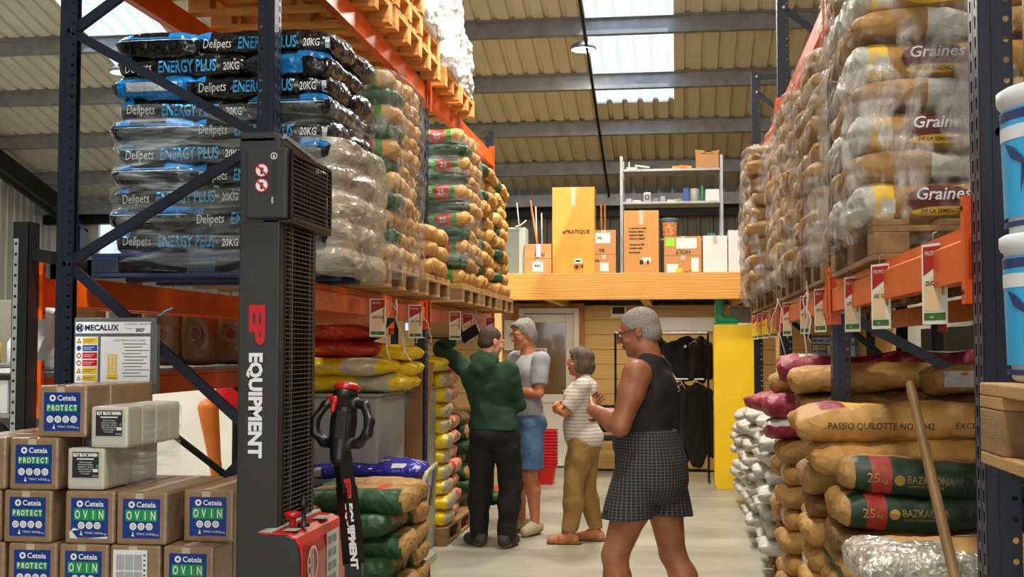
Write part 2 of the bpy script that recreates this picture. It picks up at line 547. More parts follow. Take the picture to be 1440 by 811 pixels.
# floor
mf, t, b = nt('hall_concrete')
tc = t.nodes.new('ShaderNodeTexCoord')
n1 = t.nodes.new('ShaderNodeTexNoise'); n1.inputs['Scale'].default_value = .7; n1.inputs['Detail'].default_value = 8; n1.inputs['Distortion'].default_value = .6
mp = t.nodes.new('ShaderNodeMapping'); mp.inputs['Scale'].default_value = (1, 2.2, 1)
t.links.new(tc.outputs['Object'], mp.inputs[0]); t.links.new(mp.outputs[0], n1.inputs['Vector'])
r = t.nodes.new('ShaderNodeValToRGB')
r.color_ramp.elements[0].position = .32; r.color_ramp.elements[0].color = (*hexc('8e8b7f'), 1)
r.color_ramp.elements[1].position = .68; r.color_ramp.elements[1].color = (*hexc('b5b1a2'), 1)
t.links.new(n1.outputs[0], r.inputs[0]); t.links.new(r.outputs[0], b.inputs['Base Color'])
n2 = t.nodes.new('ShaderNodeTexNoise'); n2.inputs['Scale'].default_value = 2.5; n2.inputs['Detail'].default_value = 5
t.links.new(tc.outputs['Object'], n2.inputs['Vector'])
r2 = t.nodes.new('ShaderNodeMapRange'); r2.inputs['To Min'].default_value = .28; r2.inputs['To Max'].default_value = .55
t.links.new(n2.outputs[0], r2.inputs[0]); t.links.new(r2.outputs[0], b.inputs['Roughness'])
m_joint = mat('floor_joint_filler', '77736a', .8, 0, .1, 10)
fl = MB().box(-12.2, 5, -6, 21.7, -.2, 0).obj('floor', mf, kind='structure')
for y in (8.05, 13.1, 3.0):
    MB().box(-12, 5, y, y + .008, -.001, .0012).obj('joint', m_joint, fl)

# roof: sheets, skylight sheets, purlins, rafter, tie rod
SW = 1.137
ang = math.atan(SL)
roof = link('ceiling', None, None, (0, 0, 0), kind='structure')
Ls = math.hypot(1, SL)
def roof_sheet(mesh, x, y0, name='roof_sheet'):
    return link(name, mesh, roof, (x, y0, roof_z(y0)), (-ang, 0, 0))
me_sheet = ribbed('roof_sheet', SW, 5, 0, 28 * Ls, m_sheet)
me_tail = ribbed('roof_sheet_lower', SW, 5, 0, 4.1 * Ls, m_sheet, .06)
me_head = ribbed('roof_sheet_upper', SW, 5, 0, 7.0 * Ls, m_sheet)
# translucent skylight sheet: light diffusing polycarbonate, lets sky and sun through
ms = bpy.data.materials.new('skylight_polycarbonate'); ms.use_nodes = True
t = ms.node_tree; t.nodes.remove(t.nodes['Principled BSDF'])
out = t.nodes['Material Output']
tr = t.nodes.new('ShaderNodeBsdfTransparent'); tr.inputs[0].default_value = (.80, .90, 1, 1)
tl = t.nodes.new('ShaderNodeBsdfTranslucent'); tl.inputs[0].default_value = (.75, .85, .95, 1)
mx = t.nodes.new('ShaderNodeMixShader')
tc = t.nodes.new('ShaderNodeTexCoord'); nn = t.nodes.new('ShaderNodeTexNoise'); nn.inputs['Scale'].default_value = 2; nn.inputs['Detail'].default_value = 5
mp = t.nodes.new('ShaderNodeMapping'); mp.inputs['Scale'].default_value = (4, .8, 1)
t.links.new(tc.outputs['Object'], mp.inputs[0]); t.links.new(mp.outputs[0], nn.inputs['Vector'])
mr = t.nodes.new('ShaderNodeMapRange'); mr.inputs['From Min'].default_value = .3; mr.inputs['From Max'].default_value = .7; mr.inputs['To Min'].default_value = .12; mr.inputs['To Max'].default_value = .34
t.links.new(nn.outputs[0], mr.inputs[0]); t.links.new(mr.outputs[0], mx.inputs[0])
t.links.new(tr.outputs[0], mx.inputs[1]); t.links.new(tl.outputs[0], mx.inputs[2]); t.links.new(mx.outputs[0], out.inputs[0])
me_sky = ribbed('skylight_sheet', SW, 5, 0, 16.9 * Ls, ms)
for k in range(-11, 5):
    x = k * SW
    if k in (-1, -7):
        roof_sheet(me_head, x, -6)
        roof_sheet(me_sky, x, 1, 'skylight_sheet')
        roof_sheet(me_tail, x, 17.85)
    else:
        roof_sheet(me_sheet, x, -6)
# purlins: cold formed channels across the hall
pur = MB().prism([(-.0, 0), (-.07, 0), (-.07, -.015), (-.012, -.015), (-.012, -.205), (.06, -.205), (.06, -.19), (.066, -.19), (.066, -.22), (-.0 - .02, -.22), (-.02, -.02)], -12, 5, 'x')
pur = MB().prism([(-.06, -.005), (.01, -.005), (.01, -.205), (.075, -.205), (.075, -.185), (.08, -.185), (.08, -.212), (0, -.212), (0, -.012), (-.06, -.012)], -12, 5, 'x').mesh('purlin', m_galv)
for y in (0, 2, 4, 6, 8, 9.5, 11, 12.5, 14, 15.5, 17, 18.5, 20):
    link('purlin', pur, roof, (0, y, roof_z(y) - .002), (-.1, 0, 0))
MB().box(-12, 5, 21.0, 21.12, 4.06, 4.26).obj('eaves_beam', m_galv, roof)
MB().box(-12, 5, 21.3, 21.5, 3.9, 4.1).obj('eaves_gutter_beam', m_black, roof)
MB().prism([(1, roof_z(1) - .24), (21.3, roof_z(21.3) - .24), (21.3, roof_z(21.3) - .60), (1, roof_z(1) - .60)], -11.1, -10.98, 'x').obj('rafter', m_black, roof)
MB().prism([(1, roof_z(1) - .56), (21.3, roof_z(21.3) - .56), (21.3, roof_z(21.3) - .60), (1, roof_z(1) - .60)], -11.16, -10.9, 'x').obj('rafter_flange', m_black, roof)
MB().box(-11.2, -10.9, 21.0, 21.3, 0, 3.8).obj('rafter_column', m_black, roof)
MB().tube([(-1.15, 5, roof_z(5) - .26), (-1.13, 20.9, roof_z(20.9) - .24)], .022, 8).obj('tie_rod', m_black, roof)
# walls
wb = link('wall_back', None, None, kind='structure')
me_w = ribbed('wall_sheet', SW, 5, 0, 4.2, m_wallsheet, .04)
for k in range(-9, 5):
    link('wall_sheet', me_w, wb, (k * SW, 21.6, 0), (R(90), 0, 0))
MB().box(-12.2, -9 * SW, 21.6, 21.7, 0, 3.25).obj('lower_panel', m_wallsheet, wb)
MB().box(-12.2, -9 * SW, 21.6, 21.7, 4.05, 4.3).obj('upper_panel', m_wallsheet, wb)
MB().box(-10.95, -10.93 + .1, 21.58, 21.66, 3.25, 4.05).obj('window_post', m_leftsheet, wb)
MB().box(-12.2, -10.95, 21.6, 21.64, 2.6, 3.95).obj('pale_panel', m_leftsheet, wb)
wl = link('wall_left', None, None, kind='structure')
me_l = ribbed('side_sheet', SW, 5, 0, 7, m_leftsheet, .04)
for k in range(0, 25):
    link('side_sheet', me_l, wl, (-11.8, 21.6 - k * SW, 0), (R(90), 0, R(-90)))
m_conc = mat('pale_concrete', 'b9b6ac', .85, 0, .08, 2, .1, 20)
MB().box(2.5, 2.62, -2, 13.6, 0, 2.9).obj('wall_right', m_conc, kind='structure')
me_r = ribbed('gable_sheet', SW, 5, 0, 7.5, m_wallsheet, .04)
wr_ = link('wall_far_right', None, None, kind='structure')
for k in range(0, 25):
    link('gable_sheet', me_r, wr_, (4.6, 21.6 - k * SW, 0), (R(90), 0, R(-90)))

# ---------------- mezzanine and timber room ----------------
mg, t, b = nt('glulam_spruce')
tc = t.nodes.new('ShaderNodeTexCoord'); mp = t.nodes.new('ShaderNodeMapping'); mp.inputs['Scale'].default_value = (.5, 4, 5)
t.links.new(tc.outputs['Object'], mp.inputs[0])
w = t.nodes.new('ShaderNodeTexWave'); w.bands_direction = 'Z'; w.inputs['Scale'].default_value = 2.2; w.inputs['Distortion'].default_value = 6; w.inputs['Detail'].default_value = 3; w.inputs['Detail Scale'].default_value = 1.2
t.links.new(mp.outputs[0], w.inputs['Vector'])
v = t.nodes.new('ShaderNodeTexVoronoi'); v.inputs['Scale'].default_value = 1.1
mp2 = t.nodes.new('ShaderNodeMapping'); mp2.inputs['Scale'].default_value = (1, 1, 2)
t.links.new(tc.outputs['Object'], mp2.inputs[0]); t.links.new(mp2.outputs[0], v.inputs['Vector'])
kr = t.nodes.new('ShaderNodeValToRGB'); kr.color_ramp.elements[0].position = .02; kr.color_ramp.elements[0].color = (.28, .28, .28, 1); kr.color_ramp.elements[1].position = .075; kr.color_ramp.elements[1].color = (1, 1, 1, 1)
t.links.new(v.outputs['Distance'], kr.inputs[0])
r = t.nodes.new('ShaderNodeValToRGB'); r.color_ramp.elements[0].color = (*hexc('c88436'), 1); r.color_ramp.elements[1].color = (*hexc('e3a654'), 1)
t.links.new(w.outputs['Fac'], r.inputs[0])
mm = t.nodes.new('ShaderNodeMixRGB'); mm.blend_type = 'MULTIPLY'; mm.inputs[0].default_value = .8
t.links.new(r.outputs[0], mm.inputs[1]); t.links.new(kr.outputs[0], mm.inputs[2]); t.links.new(mm.outputs[0], b.inputs['Base Color']); b.inputs['Roughness'].default_value = .5
mg2 = mg.copy(); mg2.name = 'spruce_cladding'
mg2.node_tree.nodes[r.name].color_ramp.elements[0].color = (*hexc('c39b5c'), 1)
mg2.node_tree.nodes[r.name].color_ramp.elements[1].color = (*hexc('d5b072'), 1)
mz = link('trim_mezzanine', None, None, kind='structure')
MB().bbox(-4.2, 2.4, 13.6, 13.75, 2.125, 2.425, .006).obj('mezzanine_beam', mg, mz)
MB().box(-4.2, 4.5, 13.75, 21.5, 2.36, 2.42).obj('mezzanine_deck', mg2, mz)
for x in (-2.6, -1.5, -.4, .7, 1.8):
    MB().box(x, x + .1, 13.75, 21.4, 2.13, 2.36).obj('joist', mg2, mz)
MB().bbox(-2.09, -1.97, 13.62, 13.74, 0, 2.125, .004).obj('post', mg2, mz)
MB().bbox(1.1, 1.22, 13.62, 13.74, 0, 2.125, .004).obj('post', mg2, mz)
wc = link('wall_timber', None, None, kind='structure')
plank_long = MB().bbox(0, 3.6, 0, .024, .003, .192, .004).mesh('plank', mg2)
plank_short = MB().bbox(0, 1.9, 0, .024, .003, .192, .004).mesh('plank', mg2)
for k in range(11):
    z = k * .195
    link('plank', plank_long, wc, (-1.22, 16.0, z), sc=(1, 1, 1))
    link('plank', plank_short, wc, (-2.12 - 1.9, 16.0, z))
MB().box(-4.05, 2.6, 16.03, 16.1, 0, 2.13).obj('wall_core', mg2, wc)
MB().box(2.38, 2.4, 13.75, 16.0, 0, 2.13).obj('side_core', mg2, wc)
m_oak = mat('stained_casing', 'a86a2c', .5, 0, .15, 5, .1, 50, (6, 6, 1))
dr = link('door_1', None, None, kind='structure')
m_pvc = mat('white_pvc', 'd9d4cc', .35, 0, .02, 3)
m_dglass, t, b = nt('dim_door_glass'); b.inputs['Base Color'].default_value = (*hexc('6b5228'), 1); b.inputs['Roughness'].default_value = .12; b.inputs['Coat Weight'].default_value = .4
c = MB()
c.bbox(-2.12, -2.06, 15.92, 16.02, 0, 2.17, .004); c.bbox(-1.26, -1.2, 15.92, 16.02, 0, 2.17, .004); c.bbox(-2.06, -1.26, 15.92, 16.02, 2.11, 2.17, .004)
c.obj('door_casing', m_oak, dr)
f = MB(); f.bbox(-2.06, -1.99, 15.9, 16.0, 0, 2.11, .006); f.bbox(-1.33, -1.26, 15.9, 16.0, 0, 2.11, .006); f.bbox(-1.99, -1.33, 15.9, 16.0, 2.04, 2.11, .006)
f.obj('door_frame', m_pvc, dr)
leaf = MB(); leaf.bbox(0, .11, 0, .06, .03, 2.03, .008); leaf.bbox(.55, .66, 0, .06, .03, 2.03, .008); leaf.bbox(.11, .55, 0, .06, 1.92, 2.03, .008); leaf.bbox(.11, .55, 0, .06, .86, .97, .008); leaf.bbox(.11, .55, .015, .045, .03, .86, .004)
lf = leaf.obj('door_leaf', m_pvc, dr); lf.location = (-1.99, 15.93, 0); lf.rotation_euler = (0, 0, R(4))
MB().box(.11, .55, .025, .035, .97, 1.92).obj('pane', m_dglass, lf)
m_paper = mat('white_paper', 'ece8dd', .7, 0, .02, 3)
m_red = mat('red_plastic', 'c01018', .35, 0, .06, 5)
m_ink = mat('dark_ink', '1a1a1c', .6, 0, 0)
s = MB(); quad(s, (.10, .012, 1.47), .2, .11); put_text(s, 'DEFENSE', .04, (.115, .009, 1.535), mi=1, bold=.001); put_text(s, "D'ENTRER", .036, (.115, .009, 1.49), mi=1, bold=.001)
s.obj('door_notice', [m_paper, m_red], lf)
hb = MB(); hb.tube([(.60, -.01, 1.02), (.60, -.05, 1.02), (.5, -.05, 1.02)], .01, 8); hb.box(.585, .615, -.012, 0, .93, 1.1); hb.obj('door_handle', m_galv, lf)

# front gable with the open goods door behind the camera
wf = link('wall_front', None, None, kind='structure')
MB().box(-12.2, -3.2, -6.1, -6, 0, 11.4).obj('gable_panel', m_wallsheet, wf)
MB().box(2.6, 5, -6.1, -6, 0, 11.4).obj('gable_panel', m_wallsheet, wf)
MB().box(-3.2, 2.6, -6.1, -6, 4.2, 11.4).obj('gable_panel', m_wallsheet, wf)

# high-bay lamps that the photograph shows below the purlins
m_em, t, b = nt('lamp_glow'); b.inputs['Emission Color'].default_value = (1, .93, .78, 1); b.inputs['Emission Strength'].default_value = 14
for i, (x, y, z) in enumerate(((-1.19, 15.85, 5.54), (-7.62, 15.8, 5.42))):
    t = thing('ceiling_lamp', ['round high-bay lamp hanging beside the skylight', 'round high-bay lamp glimpsed behind the near left post'][i], 'lamp', (x, y, z), 0, 'high-bay lamps')
    MB().lathe([(.05, .10), (.10, .08), (.17, .035), (.175, 0), (.165, -.01)], 28).obj('lamp_housing', m_galv, t)
    MB().lathe([(.155, -.012), (.155, -.006)], 28).obj('diffuser', m_em, t)
    MB().tube([(0, 0, .1), (.01, 0, .16), (0, 0, .2), (0, 0, .26)], .006, 6).obj('chain', m_galv, t)
    area('lamp_light', (x, y, z - .03), .3, 25, (1, .93, .78))
# ---------------- pallet racking ----------------
def hole_strip(mb, u0, u1, z0, z1, pitch, hw, hh, P, mi=0, rnd_=False):
    """thin perforated strip; P(u, z) gives the point"""
    uc = (u0 + u1) / 2; n = int((z1 - z0) / pitch)
    for i in range(n):
        a = z0 + i * pitch; b_ = a + pitch; c = (a + b_) / 2
        o = [(u0, a), (u1, a), (u1, b_), (u0, b_)]
        if rnd_:
            q = [(uc + hw * math.cos(t), c + hh * math.sin(t)) for t in (R(225), R(270), R(315), 0, R(45), R(90), R(135), PI)]
            vs = [P(*p) for p in o + q]
            fs = [(0, 1, 6, 5, 4), (1, 2, 8, 7, 6), (2, 3, 10, 9, 8), (3, 0, 4, 11, 10)]
        else:
            q = [(uc - hw, c - hh), (uc + hw, c - hh), (uc + hw * 1.3, c + hh), (uc - hw * 1.3, c + hh)]
            vs = [P(*p) for p in o + q]
            fs = [(0, 1, 5, 4), (1, 2, 6, 5), (2, 3, 7, 6), (3, 0, 4, 7)]
        mb.add(vs, fs, mi)
def upright_mesh(h, mats):
    """open section post: slotted face at x=0 looking towards +x, flanges run back to x=-.08; y from 0 to .1"""
    mb = MB()
    F = lambda u, z: (0, u, z)
    mb.box(-.002, 0, 0, .014, 0, h); mb.box(-.002, 0, .040, .060, 0, h); mb.box(-.002, 0, .086, .1, 0, h)
    hole_strip(mb, .014, .040, 0, h, .05, .006, .015, F, 1); hole_strip(mb, .060, .086, 0, h, .05, .006, .015, F, 1)
    mb.box(-.012, -.010, .01, .09, 0, h)
    mb.box(-.052, 0, 0, .002, 0, h)
    mb.box(-.052, 0, .098, .1, 0, h)
    hole_strip(mb, -.078, -.052, 0, h, .05, .0075, .0075, lambda u, z: (u, .001, z), 0, True)
    mb.box(-.080, -.077, 0, .012, 0, h); mb.box(-.056, -.052, .088, .1, 0, h)
    mb.box(-.03, -.028, 0, .003, 0, h)
    return mb.mesh('upright', mats, fix=False)
m_blue_n = mat('navy_painted_side', '0b1122', .42, .1, .12, 9)
m_slot = mat('lightened_navy_steel', '4a5878', .35, .3, .3, 14)  # paler navy: light reflecting off the slotted face put into the colour
up38 = upright_mesh(3.8, [m_blue_n, m_slot]); up42 = upright_mesh(4.2, [m_blue_n, m_slot])
foot_me = MB().box(-.1, .02, -.02, .12, 0, .006).box(-.08, 0, -.0, .1, .006, .06).mesh('foot_plate', m_blue)
def frame(x_front, x_back, y, h, label, group, zig, side=1, mat_=None):
    """side=1: aisle on the +x side"""
    t = thing('rack_frame', label, 'rack', (0, 0, 0), 0, group)
    me = up38 if h == 3.8 else up42
    for (x, s_) in ((x_front, side), (x_back, -side)):
        if s_ > 0: link('upright', me, t, (x, y, 0)); link('foot_plate', foot_me, t, (x, y, 0))
        else:
            link('upright', me, t, (x, y, 0), sc=(-1, 1, 1)); link('foot_plate', foot_me, t, (x, y, 0), sc=(-1, 1, 1))
    a, b_ = x_front - side * .045, x_back + side * .045
    ym = y + .05
    for (z0, z1) in zig:
        m = MB()
        m.bar((a, ym - .02, z0), (b_, ym - .02, z1), .028, .045)
        m.obj('brace', m_blue_n, t)
    m = MB()
    for (z0, z1) in zig:
        m.lathe([(.011, -.0), (.011, .012)], 8, 0, (a, ym - .055, z0), 'y')
        m.lathe([(.011, -.0), (.011, .012)], 8, 0, (b_, ym - .055, z1), 'y')
    m.obj('bolt', m_galv, t)['kind'] = 'stuff'
    return t
zigL = [(.25, .25), (.25, 1.15), (2.05, 1.15), (2.05, 2.12), (2.12, 3.0), (2.12 + .04, 2.12), (3.35, 3.0), (3.7, 3.7)]
# near end frame at the aisle mouth: braces as seen behind the black sacks
frame(-1.84, -2.9, 5.36, 3.8, 'navy rack frame at the aisle mouth, left side, in front of the black sacks', 'left rack frames',
      [(.25, .25), (1.15, .25), (1.15, 1.98), (2.55, 1.98), (2.55, 3.09), (3.75, 3.09)])
frame(-1.84, -2.9, 8.8, 3.8, 'navy rack frame of the left rack beside the tall stack of yellow bags', 'left rack frames',
      [(.25, .25), (.25, 1.1), (2.0, 1.1), (2.0, 2.9), (3.6, 2.9), (3.7, 3.7)])
frame(-1.84, -2.9, 12.14, 3.8, 'navy rack frame at the far end of the left rack, by the mezzanine', 'left rack frames',
      [(.25, .25), (.25, 1.1), (2.0, 1.1), (2.0, 2.9), (3.55, 2.9), (3.6, 3.6)])
frame(.73, 1.83, 3.02, 4.2, 'navy rack frame nearest the camera on the right, blue buckets beside it', 'right rack frames', [(.25, .25), (.25, 1.3), (2.1, 1.3), (2.1, 3.2), (4.0, 3.2)], -1)
frame(.73, 1.83, 5.82, 4.2, 'navy rack frame of the right rack rising out of the piled kraft sacks', 'right rack frames', [(.25, .25), (.25, 1.2), (1.75, 1.2), (2.1, 3.2), (4.0, 3.2)], -1)
frame(.73, 1.83, 8.67, 4.2, 'navy rack frame of the right rack level with the warning board', 'right rack frames', [(.25, .25), (.25, 1.2), (2.1, 1.2), (2.1, 3.2), (4.0, 3.2), (4.15, 4.15)], -1)
frame(.73, 1.83, 11.55, 4.2, 'navy rack frame at the far end of the right rack, beside the yellow locker', 'right rack frames', [(.25, .25), (.25, 1.2), (2.1, 1.2), (2.1, 3.2), (4.0, 3.2), (4.15, 4.15)], -1)
# steel rack of the neighbouring aisle, back to back with the left rack
def short_frame(y):
    t = thing('rack_frame', 'black low rack frame back to back with the left rack, behind the cartons' if y < 6 else 'dark rack frame of the neighbouring aisle behind the standing bags', 'rack', (0, 0, 0))
    for x in (-3.04, -4.1):
        mb = MB()
        mb.box(-.08, -.0, 0, .003, 0, 2.18); mb.box(-.003, 0, 0, .1, 0, 2.18); mb.box(-.08, 0, .097, .1, 0, 2.18)
        mb.obj('upright', m_black, t).location = (x, y, 0)
    s = MB(); hole_strip(s, -3.115, -3.09, 0, 2.15, .05, .0075, .0075, lambda u, z: (u, y - .002, z), 0, True); s.obj('hole_strip', m_galv, t)['kind'] = 'stuff'
    m = MB(); m.bar((-3.08, y + .05, .4), (-4.06, y + .05, 1.1), .03, .045); m.obj('brace', m_black, t)
    m = MB(); m.bar((-3.08, y + .05, 1.1), (-4.06, y + .05, 1.9), .03, .045); m.obj('brace', m_black, t)
    m = MB(); m.bar((-3.08, y + .05, .25), (-2.86, y + .05, .25), .03, .04); m.obj('row_spacer', m_black, t)
    m = MB(); m.bar((-3.06, y + .05, 2.03), (-2.88, y + .05, 2.0), .03, .06); m.obj('row_spacer', m_black, t)
    return t
short_frame(5.36); short_frame(8.8)

def beam_mesh(L, m, h=.14, d=.05):
    mb = MB()
    prof = [(0, 0), (d, 0), (d, h * .72), (d - .014, h * .78), (d - .014, h), (0, h)]     # (x towards aisle, z)
    mb.prism([(x, z) for x, z in prof], 0, L, 'y')
    return mb.mesh('beam_profile', m)
con_me = MB().box(.0, .006, 0, .034, -.06, .21).box(-.05, .0, 0, .006, -.06, .21).mesh('connector', m_orange)
hole_me = MB().lathe([(.007, 0), (.007, .003)], 8, 0, (.006, .018, -.03), 'x').lathe([(.007, 0), (.007, .003)], 8, 0, (.006, .018, .18), 'x').mesh('pin', m_black)
_bm = {}
def beam(x, y0, y1, z, side, label, group=None):
    L = round(y1 - y0, 3)
    if L not in _bm: _bm[L] = beam_mesh(L, m_orange)
    t = thing('rack_beam', label, 'beam', (x, y0, z), 0, group)
    if side < 0: t.scale = (-1, 1, 1)
    link('beam_profile', _bm[L], t, (-.042, 0, 0))
    for yy, f in ((0, 1), (L, -1)):
        c = link('connector', con_me, t, (.012, yy, 0), sc=(1, f, 1)); link('pin', hole_me, c)
    return t
for y0, y1, nm in ((5.46, 8.8, 'near bay'), (8.9, 12.14, 'far bay')):
    for z, lv in ((1.78, 'lower'), (3.43, 'upper')):
        beam(-1.84, y0, y1, z, 1, f'orange {lv} front beam of the left rack, {nm}')
        beam(-2.9, y0, y1, z, -1, f'orange {lv} back beam of the left rack, {nm}')
for y0, y1, nm in ((3.12, 5.82, 'near bay'), (5.92, 8.67, 'middle bay'), (8.77, 11.55, 'far bay')):
    for z, lv in ((1.75, 'lower'), (3.14, 'upper')):
        beam(.73, y0, y1, z, -1, f'orange {lv} front beam of the right rack, {nm}')
        beam(1.83, y0, y1, z, 1, f'orange {lv} back beam of the right rack, {nm}')
# neighbouring rack beams and its perforated deck
for z, lv in ((1.78, 'upper'), (1.31, 'lower')):
    beam(-3.04, 5.46, 8.8, z, 1, f'dark orange {lv} beam of the rack behind the left rack')
dk = MB()
hh = MB()
for i in range(20):
    dk.box(-3.98, -3.06, 5.5 + i * .165, 5.5 + i * .165 + .155, 1.452, 1.46)
dk.obj('shelf_deck', m_galv, label='galvanised shelf deck under the standing brown bags', cat='shelf')
tooth = MB()
for i in range(90):
    tooth.box(-3.052, -3.04, 5.52 + i * .036, 5.52 + i * .036 + .02, 1.435, 1.458)
tooth.obj('deck_lip', m_galv, label='toothed galvanised lip along the shelf of the brown bags', cat='shelf')

# ---- pallets ----
def pallet_factory(tag, m, m2):
    out = {}
    def board(n, L, W, T):
        mb = MB(); mb.bbox(0, L, 0, W, 0, T, .003)
        return mb.mesh(n, m)
    out['deck'] = [board('deck_board', 1.2, w, .022) for w in (.1, .145)]
    out['stringer'] = board('stringer_board', .145, .8, .022)
    out['bottom'] = board('bottom_board', 1.2, .1, .022)
    out['block'] = MB().bbox(0, .145, 0, .1, 0, .078, .004).mesh('block', m2)
    return out
PF = {'a': pallet_factory('a', m_wood, m_wood_d), 'b': pallet_factory('b', m_wood_d, m_wood_d), 'o': pallet_factory('o', m_wood_o, m_wood_o),
      'k': pallet_factory('k', mat('blue_pallet_paint', '14264a', .6, 0, .2, 6), mat('dark_pallet_paint', '16202f', .6, 0, .2, 6))}
def pallet(x0, y0, z, label, kind='a', along='x', depth=1.2, width=.8, group=None, h=.144):
    """euro pallet, lower left corner at x0, y0; long side along x or y"""
    p = PF[kind]
    t = thing('pallet', label, 'pallet', (x0, y0, z), 0, group)
    if along == 'y': t.rotation_euler = (0, 0, R(90)); t.location = (x0 + width, y0, z)
    t.scale = (depth / 1.2, width / .8, h / .144)
    for i, y in enumerate((0, .1875, .3275, .51, .655 + .045)):
        w = (.145, .1, .145, .1, .1)[i]
        y = (0, .19, .3275, .52, .70)[i]
        link('deck_board', p['deck'][1 if w > .12 else 0], t, (0, y, .122))
    for x in (0, .5275, 1.055):
        link('stringer_board', p['stringer'], t, (x, 0, .1))
        for y in (0, .35, .7):
            link('block', p['block'], t, (x, y, .022))
    for y in (0, .35, .7): link('bottom_board', p['bottom'], t, (0, y, 0))
    return t
# ---------------- sack kinds ----------------
k_kraft = mat('kraft_paper', 'a57c43', .62, 0, .16, 5, .12, 26, crease=0.5, cs=10)
k_kraft2 = mat('kraft_paper_pale', 'bb8c48', .6, 0, .14, 5, .12, 26, crease=0.5, cs=10)
k_kraft3 = mat('kraft_paper_brown', '80592e', .62, 0, .16, 5, .12, 26, crease=0.5, cs=10)
k_green = mat('printed_dark_green', '1f4a24', .55, 0, .12, 8, .1, 26, crease=0.5, cs=10)
k_lime = mat('printed_leaf_green', '4f8f2c', .45, 0, .35, 22, .1, 26, crease=0.5, cs=10)
k_red = mat('printed_red', 'c83018', .5, 0, .12, 8, .1, 26, crease=0.5, cs=10)
k_yellow = mat('yellow_plastic_film', 'f2cf10', .32, 0, .08, 6, .15, 22, crease=0.5, cs=10)
k_pearl = mat('pearl_plastic_film', 'c9c3a2', .35, 0, .15, 9, .2, 22, crease=0.5, cs=10)
k_orange = mat('orange_plastic_film', 'b8321a', .3, 0, .15, 6, .15, 22, crease=0.5, cs=10)
k_coral = mat('coral_print', 'd86a4c', .45, 0, .2, 14, .15, 22, crease=0.5, cs=10)
k_pink = mat('pale_pink_print', 'd0a090', .45, 0, .12, 10, .15, 22, crease=0.5, cs=10)
k_blackf = mat('black_plastic_film', '0b0b0d', .16, 0, .1, 6, .3, 16, (1, 1, 1), .3, crease=0.45, cs=11)
k_cyan = mat('cyan_plastic_film', '0c66a6', .2, 0, .15, 6, .25, 16, (1, 1, 1), .3, crease=0.4, cs=11)
k_silver = mat('silver_grey_print', 'b4bdc6', .25, .2, .15, 6, .25, 16, crease=0.4, cs=11)
k_maroon = mat('maroon_woven_bag', '931f3c', .5, 0, .15, 8, .2, 22, crease=0.5, cs=10)
k_white = mat('white_woven_bag', 'c6c4bc', .5, 0, .08, 8, .25, 18, crease=0.5, cs=10)
k_navy = mat('blue_violet_film', '2a2aa0', .25, 0, .15, 6, .2, 20, (1, 1, 1), .2, crease=0.5, cs=10)
k_ink_b = mat('cyan_print', '2f9bd8', .4, 0, 0)
k_ink_w = mat('white_print', 'dcdcdc', .5, 0, 0)
k_ink_g = mat('gold_print', 'a8863c', .5, 0, 0)
k_ink_d = mat('faded_black_print', '30251a', .7, 0, .2, 20)
k_ink_y = mat('yellow_print', 'e3b81c', .5, 0, 0)
k_ink_m = mat('maroon_print', '5a1418', .45, 0, .1, 20)
k_foil = mat('crinkled_clear_film', 'c9c3b8', .18, .35, .35, 14, .8, 22, crease=0.6, cs=16)

def fam(n, fn, k=3):
    return [fn(i) for i in range(k)]
S = {}
# black and cyan sacks: 0.70 x 0.42 x 0.115
def black_matf(u, v, s_):
    if v > .55 and s_ > 0: return 0
    if v < -.3 and s_ > 0 and u < -.8: return 1
    return 0
S['black'] = [sack_mesh('sack_body', .72, .44, .138, [k_blackf, k_cyan, k_silver], 10 + i, 9, 5.0, .014, matf=black_matf, nx=30, ny=16) for i in range(3)]
S['black_back'] = [sack_mesh('sack_body', .50, .44, .125, [k_cyan, k_blackf, k_silver], 20 + i, 5, 3.2, .014, matf=lambda u, v, s_: 0 if v < .2 else 1) for i in range(2)]
S['kraft'] = [sack_mesh('sack_body', .80, .42, .115, [k_kraft], 30 + i, 13, 6, .012) for i in range(3)]
S['kraft_pale'] = [sack_mesh('sack_body', .46, .40, .115, [k_kraft2], 40 + i, 9, 6, .014) for i in range(3)]
def fitx(body, size, width, **k):
    vs, _ = text_mesh(body, size, 'LEFT', shear=k.get('shear', 0), space=1, bold=k.get('bold', 0), sx=1)
    return dict(k, sx=width / max(v[0] for v in vs))
ORD = ['top', 'second from the top', 'third from the top', 'fourth from the top', 'fifth from the top', 'sixth from the top', 'seventh from the top',
       'eighth from the top', 'ninth from the top', 'tenth from the top', 'eleventh from the top', 'twelfth from the top', 'thirteenth from the top', 'fourteenth from the top']
# sacks inside the piles that no view of the hall shows are left out
HID = set([2,8,14,20,26,33,37,41,45,49,61,65,69,73,77,83,87,91,95,99,103,107,111,115,119,135,136,137,138,139,143,147,151,155,159,163,164,165,169,173,177,181,185,189,193,197,201,205,209,215,219,223,227,231,235,236,239,240,241,243,244,245,247,248,253,254,255,257,258,259,261,262,263,265,266,267,286,287,289,290,291,292,293,294,320,322,328,330,334,335,336,337,338,340,341,342,343,344,345,346,347,348,349,357,358,359,360,361,362,364,366,367,370,372,373,375,376,381,386,390,396,414])
_n = [-1, False, False]   # running number, keep all, leave out
def sack(me, x, y, z, rz, label, group, dec=None, tilt=0, name='sack', cat='sack', flip=1):
    _n[0] += 1
    if _n[0] in HID and not _n[1] or _n[2]: return None
    o = link(name, me, None, (x, y, z), (0, tilt, rz), label, cat, group)
    for d in (dec if isinstance(dec, list) else [dec] if dec else []): link('printed_lettering', d, o)
    return o
